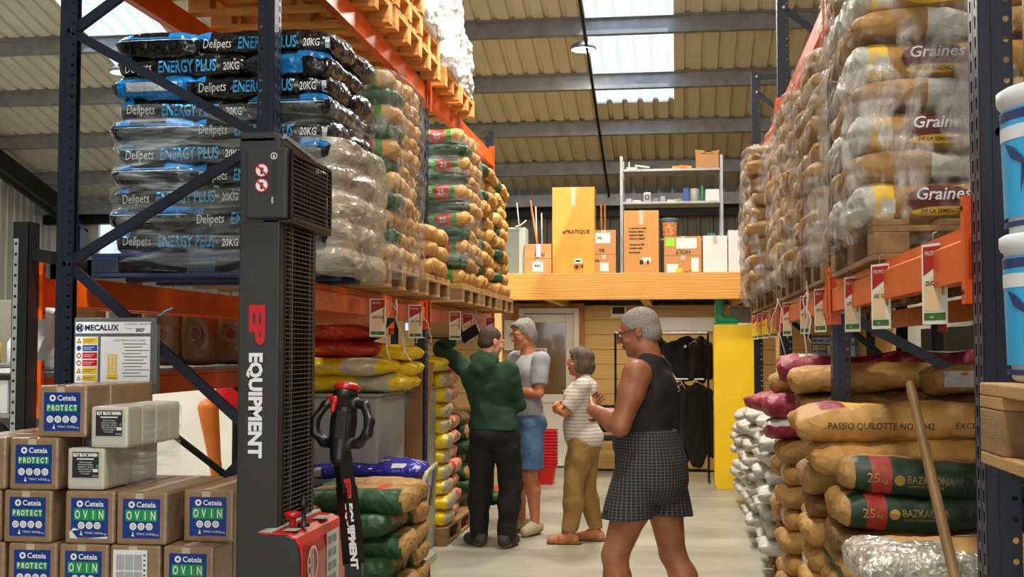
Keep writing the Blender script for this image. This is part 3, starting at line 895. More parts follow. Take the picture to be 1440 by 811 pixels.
# stretch film
def film_mat(name, lo, hi, col, rough=.2, stretch=(1, 1, 6), scale=2.2, bump=.7):
    m = bpy.data.materials.new(name); m.use_nodes = True; t = m.node_tree; b = t.nodes['Principled BSDF']
    b.inputs['Base Color'].default_value = (*hexc(col), 1); b.inputs['Roughness'].default_value = rough; b.inputs['Specular IOR Level'].default_value = .8
    tc = t.nodes.new('ShaderNodeTexCoord'); mp = t.nodes.new('ShaderNodeMapping'); mp.inputs['Scale'].default_value = stretch
    t.links.new(tc.outputs['Object'], mp.inputs[0])
    n = t.nodes.new('ShaderNodeTexNoise'); n.inputs['Scale'].default_value = scale; n.inputs['Detail'].default_value = 6; n.inputs['Distortion'].default_value = 1.2
    t.links.new(mp.outputs[0], n.inputs['Vector'])
    mr = t.nodes.new('ShaderNodeMapRange'); mr.inputs['From Min'].default_value = .42; mr.inputs['From Max'].default_value = .66; mr.inputs['To Min'].default_value = lo; mr.inputs['To Max'].default_value = hi
    t.links.new(n.outputs['Fac'], mr.inputs[0])
    bp = t.nodes.new('ShaderNodeBump'); bp.inputs['Strength'].default_value = bump; bp.inputs['Distance'].default_value = .03
    n2 = t.nodes.new('ShaderNodeTexNoise'); n2.inputs['Scale'].default_value = scale * 3; n2.inputs['Detail'].default_value = 4
    t.links.new(mp.outputs[0], n2.inputs['Vector']); t.links.new(n2.outputs['Fac'], bp.inputs['Height']); t.links.new(bp.outputs[0], b.inputs['Normal'])
    tr = t.nodes.new('ShaderNodeBsdfTransparent'); mx = t.nodes.new('ShaderNodeMixShader')
    t.links.new(mr.outputs[0], mx.inputs[0]); t.links.new(tr.outputs[0], mx.inputs[1]); t.links.new(b.outputs[0], mx.inputs[2])
    t.links.new(mx.outputs[0], t.nodes['Material Output'].inputs[0])
    return m
f_clear = film_mat('clear_stretch_film', .03, .30, 'cfd6da', .15, (1.5, 1.5, 11), 1.6)
f_dense = film_mat('layered_stretch_film', .06, .42, 'cfcdc8', .16, (9, 9, 3), 1.8)
f_crinkle = film_mat('crinkled_loose_film', .03, .62, 'd2cdc8', .13, (5, 5, 1.6), 1.5, 1.0)
f_milky = film_mat('milky_stretch_film', .35, .85, 'c9bda9', .14, (2, 2, 5), 1.8)
def film(name, x0, x1, y0, y1, z0, z1, hl, m, label, seed=1, amp=.012, bul=.015, loose=0, n=120, nz=70, cap=True, off=.012):
    """stretch film wound round a stack: follows the bulges of its layers (height hl), creased"""
    mb = MB(); rs = random.Random(seed); o = Vector((rs.random() * 50, rs.random() * 50, rs.random() * 50))
    cx, cy = (x0 + x1) / 2, (y0 + y1) / 2; a, b_ = (x1 - x0) / 2 + off, (y1 - y0) / 2 + off
    vs = []
    for k in range(nz + 1):
        z = z0 + (z1 - z0) * k / nz
        for i in range(n):
            th = 2 * PI * i / n
            c, s_ = math.cos(th), math.sin(th)
            q = 7
            rr = (abs(c / a) ** q + abs(s_ / b_) ** q) ** (-1 / q)
            p = Vector((c * rr, s_ * rr, z))
            bb = abs(math.sin(PI * (z - z0) / hl)) ** .6 * bul
            w = mn.noise(Vector((p.x * 5, p.y * 5, z * 9)) + o) * amp + (1 - abs(mn.noise(Vector((p.x * 13, p.y * 13, z * 16)) + o)) * 3) * amp * .4
            if loose: w += (mn.noise(Vector((p.x * 3 + 9, p.y * 3, z * 1.3)) + o) + .35) * loose
            d = Vector((c, s_, 0))
            t_ = max(0, (k / nz - .94) / .06) if cap else 0
            p = p + d * (bb + w) - Vector((p.x, p.y, 0)) * (t_ ** 2 * .3)
            p.z += mn.noise(Vector((p.x * 4, p.y * 4, 1)) + o) * .02 * (k == nz or k == 0)
            vs.append((cx + p.x, cy + p.y, p.z))
    fs = [(k * n + i, k * n + (i + 1) % n, (k + 1) * n + (i + 1) % n, (k + 1) * n + i) for k in range(nz) for i in range(n)]
    mb.add(vs, fs, 0, True)
    return mb.obj('stretch_film', m, label=label, cat='stretch film', fix=False)

# --- black and cyan sacks on the left, first pallet ---
def prn_black():
    me = S['black'][0]
    out = []
    for me in S['black']:
        it = [('Delipets', .062, -.31, .042, 0, fitx('Delipets', .062, .15, shear=.25)), ('ENERGY PLUS', .078, -.13, .036, 1, fitx('ENERGY PLUS', .078, .30, bold=.0016, shear=.12)), ('20KG', .05, .20, .040, 0, fitx('20KG', .05, .085, bold=.001, shear=.2)), ('#box', (.022, .05), .31, .03, 2)]
        out.append(print_on(me, it, 'printed_lettering', [k_ink_w, k_ink_b, k_silver]))
    return out
DB = prn_black()
stripe = [print_on(me, [('#box', (.28, .010), -.23, .085, 0), ('#box', (.28, .004), -.23, .103, 1), ('ENERGY PLUS', .035, -.12, .062, 2, fitx('ENERGY PLUS', .035, .14))], 'printed_stripe', [k_cyan, k_ink_w, k_silver]) for me in S['black_back']]
endp = [print_on(me, [('#box', (.20, .09), -.10, .012, 0)], 'cyan_end_patch', [k_cyan], '-x') for me in S['black']]
endw = [print_on(me, [('#box', (.36, .10), -.18, .008, 0), ('#box', (.26, .045), -.13, .048, 1, {'lift': .003})], 'cyan_end_patch', [k_cyan, k_silver], '-x') for me in S['black']]
endl = [print_on(me, [('#box', (.38, .007), -.19, .092, 0), ('#box', (.38, .0045), -.19, .082, 1), ('#box', (.08, .04), -.19, .10, 0)], 'cyan_end_lines', [k_cyan, k_silver], '-x') for me in S['black']]
pallet(-2.82, 5.55, 1.925, 'dark blue pallet under the black sacks, on the lower beams of the left rack', 'k', 'x', 1.12, .85, h=.115)
zz = 2.035
ZL = .107
for k in range(10):
    top = ORD[9 - k]; z = zz + k * ZL; j = k % 3
    dx = rnd.uniform(-.015, .015); dt = rnd.uniform(-.02, .02)
    if k % 2 == 0:   # lengthwise on the left, end-on at the right
        sack(S['black'][j], -2.36 + dx, 5.80, z, dt, f'lettered black sack, {top} in the black pile, left part', 'black sacks on the first pallet', DB[j], tilt=rnd.uniform(-.02, .03))
        sack(S['black'][(j + 1) % 3], -1.85 + dx, 5.92, z, R(90) + dt, f'end-on cyan sack, {top} in the black pile, aisle corner', 'black sacks on the first pallet', [(endp if k in (8, 4) else endl)[(j + 1) % 3]])
        sack(S['black'][(j + 2) % 3], -2.36, 6.22, z, dt, f'plain black sack at the back, {top} in the black pile', 'black sacks on the first pallet')
    else:
        sack(S['black'][j], -2.52 + dx, 5.92, z, R(90) + dt, f'end-on pale and cyan sack, {top} in the black pile, left end', 'black sacks on the first pallet', [(endw if k == 7 else endl)[j]])
        sack(S['black'][(j + 1) % 3], -1.98 + dx, 5.80, z, dt, f'lettered black sack behind the post, {top} in the black pile', 'black sacks on the first pallet', DB[(j + 1) % 3], tilt=rnd.uniform(-.02, .03))
        sack(S['black'][(j + 2) % 3], -1.98, 6.22, z, dt, f'black sack, second row from camera, {top} in the black pile', 'black sacks on the first pallet')
film('stretch_film', -2.75, -1.63, 5.58, 6.42, 1.95, 2.76, ZL, f_clear, 'clear film wound round the lower black sacks', 3, .012, .02, cap=False, off=.022)

# --- kraft sacks with leaf green band and red label ---
def gl_matf(u, v, s_):
    if -.95 < u < .84 and (abs(v) > .35 or s_ > 0 and v < .2):
        return 2 if .46 < u < .70 else 1
    return 0
S['leaf'] = [sack_mesh('sack_body', .80, .41, .118, [k_kraft2, k_lime, k_red, k_green], 50 + i, 13, 6, .013, matf=gl_matf, nx=30) for i in range(3)]
def gl2(u, v, s_):
    return 3 if u < -.35 and v < .6 else 0
S['leaf_end'] = [sack_mesh('sack_body', .80, .41, .112, [k_kraft2, k_lime, k_red, k_green], 60 + i, 11, 6, .016, matf=gl2, nx=26) for i in range(3)]
DL = [print_on(me, [('25', .055, .19, .035, 0, {'bold': .002}), ('LACTO', .04, .02, .045, 0, {'bold': .001})], 'printed_lettering', [k_ink_w]) for me in S['leaf']]
def tier_stack(x_edge, side, y0, z0, n, hl, keyA, keyB, labelf, group, decA=None, La=.8, W=.4, seed=0, jit=.02, decB=None, first=0, zh=None, cat='sack', nmax=None):
    """alternating layers; x_edge = aisle edge, side=+1 when the aisle lies on +x"""
    rs = random.Random(seed)
    z = z0
    nmax = nmax or n
    for k in range(n):
        top = ORD[min(max(nmax - 1 - k, 0), 13)]
        _n[1] = k == nmax - 1; _n[2] = k >= nmax
        dz = hl if zh is None else zh[k % 2]
        if (k + first) % 2 == 0:
            for i in range(2):
                j = rs.randrange(len(S[keyA]))
                sack(S[keyA][j], x_edge - side * (La / 2 + rs.uniform(-jit, jit)), y0 + W / 2 + i * W, z, rs.uniform(-.03, .03) + (PI if side < 0 and not decA else 0), labelf(top, 'near' if i == 0 else 'far', 'lengthwise'), group, decA[j] if decA and i == 0 else None, tilt=rs.uniform(-.012, .012))
        else:
            for i in range(2):
                j = rs.randrange(len(S[keyB]))
                sack(S[keyB][j], x_edge - side * (W / 2 + i * W + rs.uniform(-jit, jit)), y0 + La / 2, z, R(90) + rs.uniform(-.03, .03), labelf(top, 'aisle' if i == 0 else 'inner', 'crosswise'), group, decB[j] if decB and i == 0 else None)
        z += dz
    _n[1] = _n[2] = False
    return z
def lab(desc, where):
    def f(top, pos, way):
        p = {'near': 'near side', 'far': 'far side', 'aisle': 'aisle edge', 'inner': 'inner side'}[pos]
        return f'{desc}, {top} {where}, {p}'
    return f
# second pallet: heavily wrapped
pallet(-2.76, 6.66, 1.925, 'pine pallet under the tall film-wrapped stack in the left rack', 'a', 'x', 1.15, .85)
tier_stack(-1.60, 1, 6.70, 2.068, 11, .1, 'leaf', 'leaf_end', lab('kraft and green sack', 'in tall wrapped stack'), 'sacks in the tall wrapped stack', DL, .8, .41, 5)
film('stretch_film', -2.42, -1.58, 6.68, 7.56, 1.98, 3.22, .1, f_dense, 'thick glossy film wound round the tall stack beside the black sacks', 5, .012, .012, off=.016, nz=110, n=150)
# pale film bulging below the black sacks on the aisle side
film('stretch_film', -2.0, -1.585, 5.62, 6.5, 1.93, 2.60, .135, f_milky, 'milky film bulging over the aisle side of the lower black sacks', 7, .014, .028, cap=False, nz=60)
# third pallet: low plain kraft sacks
pallet(-2.76, 7.72, 1.925, 'pine pallet under three plain kraft sacks beside the middle post', 'a', 'x', 1.15, .85)
for k in range(3):
    sack(S['kraft_pale'][k], -1.83, 7.98, 2.068 + k * .112, .1 * (k - 1), f'plain kraft sack, {ORD[2 - k]} of the low pile, near side', 'low kraft pile in the left rack')
    sack(S['kraft_pale'][(k + 1) % 3], -1.84, 8.36, 2.068 + k * .112, .05, f'plain kraft sack, {ORD[2 - k]} of the low pile, far side', 'low kraft pile in the left rack')
# far bay: three pallets of the same sacks
for q, y in enumerate((8.98, 9.98, 11.0)):
    nm = ['nearest', 'middle', 'farthest'][q]
    pallet(-2.76, y - .02, 1.925, f'pine pallet under the {nm} green-label stack', 'a', 'x', 1.17, .86)
    tier_stack(-1.585 - .02 * q, 1, y, 2.068, 11 if q == 0 else 10, .107, 'leaf', 'leaf_end', lab('green-banded sack', f'in {nm} green-label stack'), f'sacks of the {nm} green-label stack', DL if q == 0 else None, .8, .42, 20 + q, .03)
film('stretch_film', -2.4, -1.575, 8.98, 9.86, 2.2, 3.26, .107, f_clear, 'thin film round the nearest green-label stack', 11, .012, .014)
# upper level: empty pallets and white wrapped loads
for q, y in enumerate((5.56, 6.44, 7.28, 8.02)):
    n = (4, 4, 4, 2)[q]
    for k in range(n):
        pallet(-2.86 + rnd.uniform(-.02, .02), y + rnd.uniform(-.01, .01), 3.573 + k * .146, f'empty pallet on upper left beams, {ORD[n - 1 - k]} of the {["first", "second", "third", "fourth"][q]} pile', 'o', 'x', 1.14, .8, 'empty pallets on the upper left beams')
pallet(-2.86, 8.95, 3.573, 'pine pallet under the white wrapped load past the middle post', 'o', 'x', 1.14, .62)
pallet(-2.86, 9.62, 3.573, 'farthest pine pallet on the upper left beams', 'o', 'x', 1.14, .66)
mw = film_mat('white_wrapped_load', .8, 1.0, 'e2e2e2', .3, (2, 2, 2), 3)
def wrapped_load(x0, x1, y0, y1, z0, z1, label, seed):
    t = thing('wrapped_load', label, 'load')
    c = MB(); c.bbox(x0 + .03, x1 - .03, y0 + .03, y1 - .03, z0, z1 - .02, .03); c.obj('carton_block', m_paper, t)
    f = film('stretch_film', x0, x1, y0, y1, z0, z1, .22, mw, None, seed, .03, .01, loose=.02)
    del f['category']; f.parent = t
    return t
wrapped_load(-2.8, -1.72, 8.04, 8.82, 3.87, 5.0, 'white film-wrapped load on the empty pallets before the middle post', 3)
wrapped_load(-2.8, -1.70, 8.97, 9.55, 3.72, 4.7, 'white film-wrapped load on the upper beams past the middle post', 4)
wrapped_load(-2.8, -1.74, 9.64, 10.24, 3.72, 4.2, 'lower white film-wrapped load, farthest on the upper left beams', 5)
# --- right rack, upper stacks ---
k_gold = mat('gold_kraft_print', 'b08238', .42, 0, .12, 5, .15, 22, crease=.4, cs=8)
def gr_matf(u, v, s_):
    if u < -.86: return 1
    if u < -.74 and abs(v) > .4: return 2
    return 0
S['grain'] = [sack_mesh('sack_body', .82, .44, .15, [k_gold, k_white, k_ink_y], 80 + i, 12, 5, .010, matf=gr_matf, nx=30) for i in range(3)]
def ge_matf(u, v, s_):
    return 1 if u > .2 and abs(v) > .3 or u > .82 else 0
S['grain_end'] = [sack_mesh('sack_body', .82, .44, .115, [k_kraft, k_white, k_ink_y], 90 + i, 10, 5, .018, matf=lambda u, v, s_: 1 if v < -.2 else 0, nx=26) for i in range(3)]
S['white_end'] = [sack_mesh('sack_body', .82, .44, .115, [k_white, k_kraft], 93 + i, 10, 5, .018, matf=lambda u, v, s_: 1 if u < -.5 else 0, nx=26) for i in range(2)]
DG = [print_on(me, [('#box', (.05, .05), -.33, .03, 3), ('#oval', (.12, .056), -.12, .075, 0, {'lift': .001}), ('#oval', (.105, .016), -.12, .036, 1, {'lift': .003, 'tilt': .04}),
                    ('Graines', .066, -.215, .076, 2, dict(fitx('Graines', .066, .20, shear=.3, bold=.001), lift=.004)), ('DE LA SEMENCE', .018, -.19, .030, 0, dict(fitx('DE LA SEMENCE', .018, .14, bold=.0004), lift=.005))], 'printed_lettering', [k_ink_m, k_ink_y, k_ink_w, k_ink_w]) for me in S['grain']]
pallet(.70, 4.42, 1.893, 'weathered pallet under the wrapped sacks with maroon ovals', 'b', 'y', 1.2, 1.0)
tier_stack(.66, -1, 4.50, 2.04, 10, .13, 'grain', 'grain_end', lab('maroon-oval sack', 'in first right upper stack'), 'sacks of the first right stack', DG, .82, .46, 31, .02, zh=(.148, .112), nmax=8)
film('stretch_film', .655, 1.52, 4.5, 5.42, 1.96, 3.10, .13, f_crinkle, 'crinkled shiny film round the first stack on the right', 21, .02, .02, loose=.035, n=170, nz=120)
for q, (y, W_, n, k1, k2, xe) in enumerate(((5.95, .42, 13, 'kraft', 'grain_end', .66), (6.9, .44, 12, 'grain_end', 'kraft_pale', .64), (7.85, .38, 11, 'kraft', 'leaf_end', .66), (8.82, .42, 10, 'kraft', 'white_end', .54), (9.8, .42, 9, 'kraft', 'grain_end', .6), (10.72, .38, 9, 'kraft', 'grain_end', .66))):
    nm = ['second', 'third', 'fourth', 'fifth', 'sixth', 'last'][q]
    pallet(.70, y - .02, 1.893, f'weathered pallet under the {nm} stack of the right rack', 'b', 'y', 2 * W_ + .06, 1.0)
    hgt = .112
    tier_stack(xe, -1, y, 2.04, n, hgt, k1, k2, lab('wrapped brown sack', f'in {nm} right upper stack'), f'sacks of the {nm} right stack', None, .8, W_, 40 + q, .02, nmax=min(n, 9))
    film('stretch_film', xe, xe + .84, y, y + 2 * W_ + .02, 1.97, 2.04 + min(n, 9) * hgt + .03, hgt, f_crinkle, f'crinkled film round the {nm} stack of the right rack', 50 + q, .018, .02, loose=.03, n=130, nz=90)
# ---------------- cartons at the left front ----------------
c_card = mat('wrapped_cardboard', '917559', .32, 0, .12, 6, .25, 30, (1, 1, 1), .35)
c_cardp = mat('plain_cardboard', 'b07c45', .7, 0, .08, 4, .05, 40)
c_grey = mat('off_white_mineral_block', 'c3bfb2', .4, 0, .06, 5, .12, 30, (1, 1, 1), .2)
c_blue = mat('label_blue', '0b3488', .35, 0, 0)
c_grn = mat('label_green', '149a48', .4, 0, 0)
c_wht = mat('label_white', 'e4e6ea', .5, 0, 0)
c_tape = mat('clear_parcel_tape', 'bcae98', .25, 0, .1, 8)
W_ = .193
def carton_label(word, torn=False):
    mb = MB(); q = .143; x0, z0 = .024, .024
    y = -.0015; y2 = -.0025; y3 = -.0035
    quad(mb, (x0, y, z0), q, q, mi=0)
    disc(mb, (x0 + .034, y2, z0 + .122), .0125, mi=2, r0=.005); disc(mb, (x0 + .034, y2, z0 + .122), .003, mi=3, n=8)
    put_text(mb, 'Ceteia', .028, (x0 + .052, y2, z0 + .113), mi=2, bold=.0006)
    n = len(word); w = (.122 / n); tx = x0 + .0105
    h = .042 if n == 4 else .027; tz = z0 + (.062 if n == 4 else .072)
    for i, ch in enumerate(word):
        quad(mb, (tx + i * w + .0008, y2, tz), w - .0016, h, mi=1)
        put_text(mb, ch, h * 1.02, (tx + (i + .5) * w, y3, tz + h * .15), mi=2, align='CENTER', bold=.0008, sx=.62 if n == 4 else .75)
    m = 3 if n == 4 else 4
    for i in range(m):
        cx = x0 + q / 2 + (i - (m - 1) / 2) * .031
        disc(mb, (cx, y2, z0 + .043), .0135, mi=2); disc(mb, (cx, y3, z0 + .043), .007, mi=4, n=10, r0=.005)
    mb.add([(x0 + .034, y2, z0 + .008), (x0 + .046, y2, z0 + .006), (x0 + .044, y2, z0 + .012), (x0 + .041, y2, z0 + .026), (x0 + .038, y2, z0 + .014)], [(0, 1, 2, 3, 4)], 2)
    put_text(mb, 'TIMAC AGRO', .011, (x0 + .054, y2, z0 + .012), mi=2); put_text(mb, '10 kg', .010, (x0 + .116, y2, z0 + .010), mi=2)
    if torn:
        mb.add([(x0 - .002, y3 - .002, z0 - .004), (x0 + .03, y3 - .001, z0 - .006), (x0 + .01, y3 - .006, z0 + .02), (x0 - .004, y3 - .003, z0 + .022)], [(0, 1, 2, 3)], 2)
        mb.add([(x0 + .07, y3, z0 - .004), (x0 + .143, y3, z0 - .004), (x0 + .143, y3, z0 + .004)], [(0, 1, 2)], 2)
        mb.add([(x0, y3, z0 + .02), (x0 + .035, y3, z0 + .028), (x0 + .01, y3, z0 + .034)], [(0, 1, 2)], 2)
    return mb.mesh('printed_label', [c_blue, c_grn, c_wht, m_ink, m_galv], fix=False)
L_ov, L_pr, L_torn = carton_label('OVIN'), carton_label('PROTECT'), carton_label('OVIN', True)
me_cart = MB().bbox(0, W_, 0, .19, 0, W_, .011).mesh('carton_body', c_card)
me_tape = MB().box(.072, .104, -.001, .0, .158, W_ - .004).box(.072, .104, -.001, .19, W_ - .0002, W_ + .0006).mesh('tape', c_tape)
plab = MB(); quad(plab, (.012, -.0015, .03), .13, .145, mi=0)
for i in range(3):
    for j in range(2): quad(plab, (.024 + i * .034, -.0022, .04 + j * .062), .031, .056, mi=1)
for i in range(7): quad(plab, (.128, -.0022, .045 + i * .018), .008, .006, mi=2)
plab = plab.mesh('printed_label', [c_wht, mat('pale_grey_print', 'a9abb0', .6, 0, 0), m_ink], fix=False)
cols = ['first', 'second', 'third', 'fourth', 'fifth']
def carton(x, y, z, lab_, label, grp, rz=0, tape=True):
    o = link('carton', me_cart, None, (x, y, z), (0, 0, rz), label, 'carton', grp)
    o.scale = (CS, CS, CS)
    if lab_: link('printed_label', lab_, o)
    if tape: link('tape', me_tape, o)
    return o
pallet(-3.0, 4.6, 0, 'pallet under the labelled cartons at the left front', 'b', 'x', 1.25, .8, h=.168)
CS = .209 / W_
YB = 4.6
rows = {  # z: [(x, label mesh, words)]
    .59: ('bottom visible row', [(-2.895, L_pr, 'four-circle blue label'), (-2.67, L_pr, 'four-circle blue label'), (-2.452, L_ov, 'three-circle blue label'), (-2.236, plab, 'grey printed sheet'), (-2.015, L_ov, 'three-circle blue label')]),
    .80: ('second row up', [(-2.915, L_pr, 'four-circle blue label'), (-2.693, L_pr, 'four-circle blue label'), (-2.43, L_torn, 'torn blue label'), (-2.212, L_ov, 'three-circle blue label'), (-1.975, L_ov, 'three-circle blue label')]),
    1.01: ('third row up', [(-2.895, L_pr, 'four-circle blue label'), (-2.672, L_pr, 'four-circle blue label')]),
    1.22: ('top row', [(-2.565, L_pr, 'four-circle blue label')])}
CG = 'labelled cartons at the left front'
for z, (rn, lst) in rows.items():
    for c, (x, l, wd_) in enumerate(lst):
        y = YB + (.10 if (z == .80 and c == 4) else 0) + (.02 if z > 1.2 else 0)
        carton(x, y, z, l, f'brown carton with {wd_}, {rn}, {cols[c]} from the left', CG, rnd.uniform(-.02, .02), tape=(l is not L_torn))
        for q in range(1, 3):
            yy = y + q * .209
            if yy > 5.14: break
            carton(x + rnd.uniform(-.006, .006), yy, z, None, f'wrapped carton in {rn}, column {cols[c]} from left, {cols[q]} from camera', CG, rnd.uniform(-.03, .03))
for z, rn in ((.38, 'lower hidden row'), (.17, 'lowest hidden row')):
    for c in range(5):
        carton(-2.895 + c * .22, YB, z, L_pr if c < 2 else L_ov, f'brown labelled carton, {rn}, {cols[c]} from the left', CG, 0)
        for q in (1, 2): carton(-2.895 + c * .22, YB + q * .209, z, None, f'brown wrapped carton, {rn}, column {cols[c]} from left, {cols[q]} row back', CG, 0)
# off-white mineral blocks
wl_ = MB()
quad(wl_, (.022, -.0015, .045), .115, .095, mi=0); put_text(wl_, 'ELIT BLOC MARIN', .016, (.026, -.0025, .124), mi=1, bold=.0012, sx=.82)
quad(wl_, (.042, -.0025, .112), .075, .005, mi=1)
for i in range(6): put_text(wl_, ['Aliment mineral', 'chlorure de sodium', 'magnesium, calcium', 'oligo-elements zinc', 'mode d emploi', 'lot et date'][i], .0085, (.08, -.0025, .100 - i * .0085), mi=1, align='CENTER')
quad(wl_, (.113, -.0025, .066), .022, .012, mi=1); disc(wl_, (.130, -.0025, .088), .006, mi=2, n=10)
put_text(wl_, '12 KG', .010, (.108, -.0025, .049), mi=1)
wl_ = wl_.mesh('printed_label', [m_ink, c_wht, c_grn], fix=False)
me_blk = MB().bbox(0, .162, 0, .125, 0, .155, .012).mesh('block_body', c_grey)
for z, x, n, rn in ((1.0125, -2.43, 4, 'lower row'), (1.180, -2.33, 4, 'upper row')):
    for q in range(n):
        o = link('mineral_block', me_blk, None, (x + rnd.uniform(-.003, .003), YB + .01 + q * .128, z), (0, 0, rnd.uniform(-.015, .015)),
                 f'off-white mineral block with black label, {rn} beside the cartons' if q == 0 else f'off-white wrapped mineral block, {rn}, {cols[q]} from the camera', 'mineral block', 'mineral blocks on the cartons', sc=(.98, 1, 1.075))
        if q == 0: link('printed_label', wl_, o)
film('stretch_film', -2.44, -2.16, 4.75, 5.12, 1.02, 1.35, .167, f_clear, 'clear film over the rear of the off-white blocks', 91, .004, .006, n=60, nz=24, off=.006)

# ---------------- warning board on the frame ----------------
m_bgrey = mat('board_grey_plastic', '5b5f63', .45, 0, .04, 4)
def board(x, y, z, s_, label, tilt=0):
    t = thing('warning_board', label, 'sign', (x, y, z)); t.scale = (s_, 1, s_)
    MB().bbox(0, .375, 0, .02, 0, .30, .004).obj('panel', m_bgrey, t)
    MB().bbox(.355, .385, -.01, .03, -.03, .27, .004).obj('end_flap', m_bgrey, t)
    mb = MB()
    quad(mb, (.008, -.0015, .232), .345, .05, mi=0)
    disc(mb, (.028, -.0025, .257), .018, mi=1, r0=.014); put_text(mb, 'M', .03, (.015, -.003, .246), mi=1, bold=.002)
    put_text(mb, 'MECALUX', .034, (.050, -.0025, .246), mi=1, bold=.0012)
    put_text(mb, 'CONTROL TECNICO', .0125, (.235, -.0025, .268), mi=1); put_text(mb, '2027', .020, (.285, -.0025, .240), mi=1, bold=.001); put_text(mb, 'Proxima', .010, (.238, -.0025, .250), mi=1)
    quad(mb, (.008, -.0015, .018), .105, .20, mi=0)
    for i, c in enumerate((2, 3, 4, 4, 2, 2)):
        zz2 = .188 - i * .0325
        quad(mb, (.042, -.0025, zz2), .068, .026, mi=c)
        if c == 2: mb.add([(.014, -.0025, zz2 + .003), (.036, -.0025, zz2 + .003), (.025, -.0025, zz2 + .023)], [(0, 1, 2)], 1); mb.add([(.018, -.003, zz2 + .005), (.032, -.003, zz2 + .005), (.025, -.003, zz2 + .018)], [(0, 1, 2)], 2)
        else: disc(mb, (.025, -.0025, zz2 + .013), .011, mi=c, r0=0 if c == 3 else .007)
        for j in range(2): quad(mb, (.046, -.003, zz2 + .015 - j * .008), .05 - j * .012, .002, mi=1 if c == 2 else 0)
    quad(mb, (.125, -.0015, .018), .228, .20, mi=0)
    for i in range(6):
        for j in range(3): quad(mb, (.158 + j * .016, -.0025, .06 + i * .014), .012, .011, mi=2)
    quad(mb, (.155, -.0025, .034), .05, .022, mi=2); quad(mb, (.155, -.003, .036), .05, .002, mi=5)
    put_text(mb, 'CARACTERISTICAS DE CARGA', .011, (.18, -.0025, .198), mi=5)
    for i in range(11): quad(mb, (.225 + (i % 3) * .006, -.0025, .185 - i * .014), .11 - (i % 2) * .025, .0028, mi=5)
    mb.obj('printed_face', [c_wht, mat('navy_print', '14224f', .5, 0, 0), k_ink_y, mat('sign_blue', '22469a', .5, 0, 0), m_red, m_ink], t, fix=False)
    return t
board(-2.79, 5.335, 1.40, 1.07, 'grey load warning board fixed to the near left frame above the cartons')
# --- electric pallet stacker ---
m_dark = mat('charcoal_coated_steel', '2b2b2d', .5, .1, .05, 4)
m_blk2 = mat('black_plastic', '101012', .38, 0, .06, 6)
m_redp = mat('red_gloss_cover', 'b3140f', .28, 0, .06, 3, 0, 40, (1, 1, 1), .4)
m_wire = mat('black_wire', '17171a', .3, .4, 0)
m_lgrey = mat('light_grey_strip', '9c9c90', .5, 0, .06, 5)
st = thing('pallet_stacker', 'black and red electric pallet stacker parked in front of the left rack', 'pallet stacker', (0, 0, 0))
mast = MB(); mast.bbox(-1.530, -1.382, 4.1, 4.16, .05, 2.33, .006); mast.obj('mast_cover', m_dark, st)
mb = MB(); mb.bbox(-1.52, -1.395, 4.50, 4.58, .05, 2.31, .004); mb.obj('mast_channel', m_blk2, st)
mb = MB(); mb.bbox(-1.528, -1.40, 4.1, 4.58, 2.31, 2.345, .004); mb.obj('mast_cap', m_dark, st)
mb = MB(); mb.bbox(-1.345, -1.335, 4.16, 4.47, .95, 2.05, .001); o = mb.obj('guard_backing', m_blk2, st); o.scale = (1, 1, 1)
def grid(name, X, y0, y1, z0, z1, py, pz, r=.0016, fr=.005):
    m = MB(); y = y0
    while y <= y1 + 1e-6: m.box(X - r, X + r, y - r, y + r, z0, z1); y += py
    z = z0
    while z <= z1 + 1e-6: m.box(X - r + .003, X + r + .003, y0, y1, z - r, z + r, 1); z += pz
    for (a, b_, c, d) in ((y0, y1, z0, z0), (y0, y1, z1, z1)): m.box(X - fr, X + fr, a, b_, c - fr, d + fr)
    for yy in (y0, y1): m.box(X - fr, X + fr, yy - fr, yy + fr, z0, z1)
    return m.obj(name, [m_wire, mat('glint_wire', '6b6b6e', .3, .7, 0)], st, kind='stuff')  # highlights on the horizontal wires put into a paler metal
o = bpy.data.objects['guard_backing']; bpy.data.objects.remove(o)
grid('mesh_guard', -1.385, 4.165, 4.50, .94, 2.06, .041, .0165, .0014, .004)
mb = MB(); mb.box(-1.51, -1.45, 4.16, 4.5, .6, 2.05); mb.tube([(-1.45, 4.3, .5), (-1.45, 4.3, 2.3)], .022, 10); mb.obj('lift_cylinder', m_blk2, st)
for y in (4.2, 4.38): MB().tube([(-1.43, y, .6), (-1.43, y, 2.25)], .008, 6).obj('lift_chain', m_galv, st)
hp = MB(); hp.bbox(-1.500, -1.350, 4.075, 4.105, 2.035, 2.285, .008); hp.obj('guard_housing', m_dark, st)
hp = MB(); hp.bbox(-1.500, -1.365, 4.60, 4.62, 2.035, 2.27, .006); hp.obj('guard_housing', m_dark, st)
grid('mesh_guard', -1.350, 4.12, 4.61, 2.04, 2.275, .032, .0165, .0014, .007)
mb = MB(); mb.bbox(-1.445, -1.345, 4.1, 4.62, 2.022, 2.034, .003); mb.obj('guard_floor', m_blk2, st)
mb = MB(); mb.bar((-1.37, 4.11, 2.33), (-1.365, 4.62, 2.285), .012, .016); mb.obj('guard_rail', m_galv, st)
mb = MB(); mb.bbox(-1.404, -1.388, 4.0735, 4.0755, 2.10, 2.235, .0008); mb.obj('handle_slot', m_ink, st)
mb = MB(); mb.bbox(-1.404, -1.396, 4.070, 4.076, 2.085, 2.11, .002); mb.obj('slot_latch', m_galv, st)
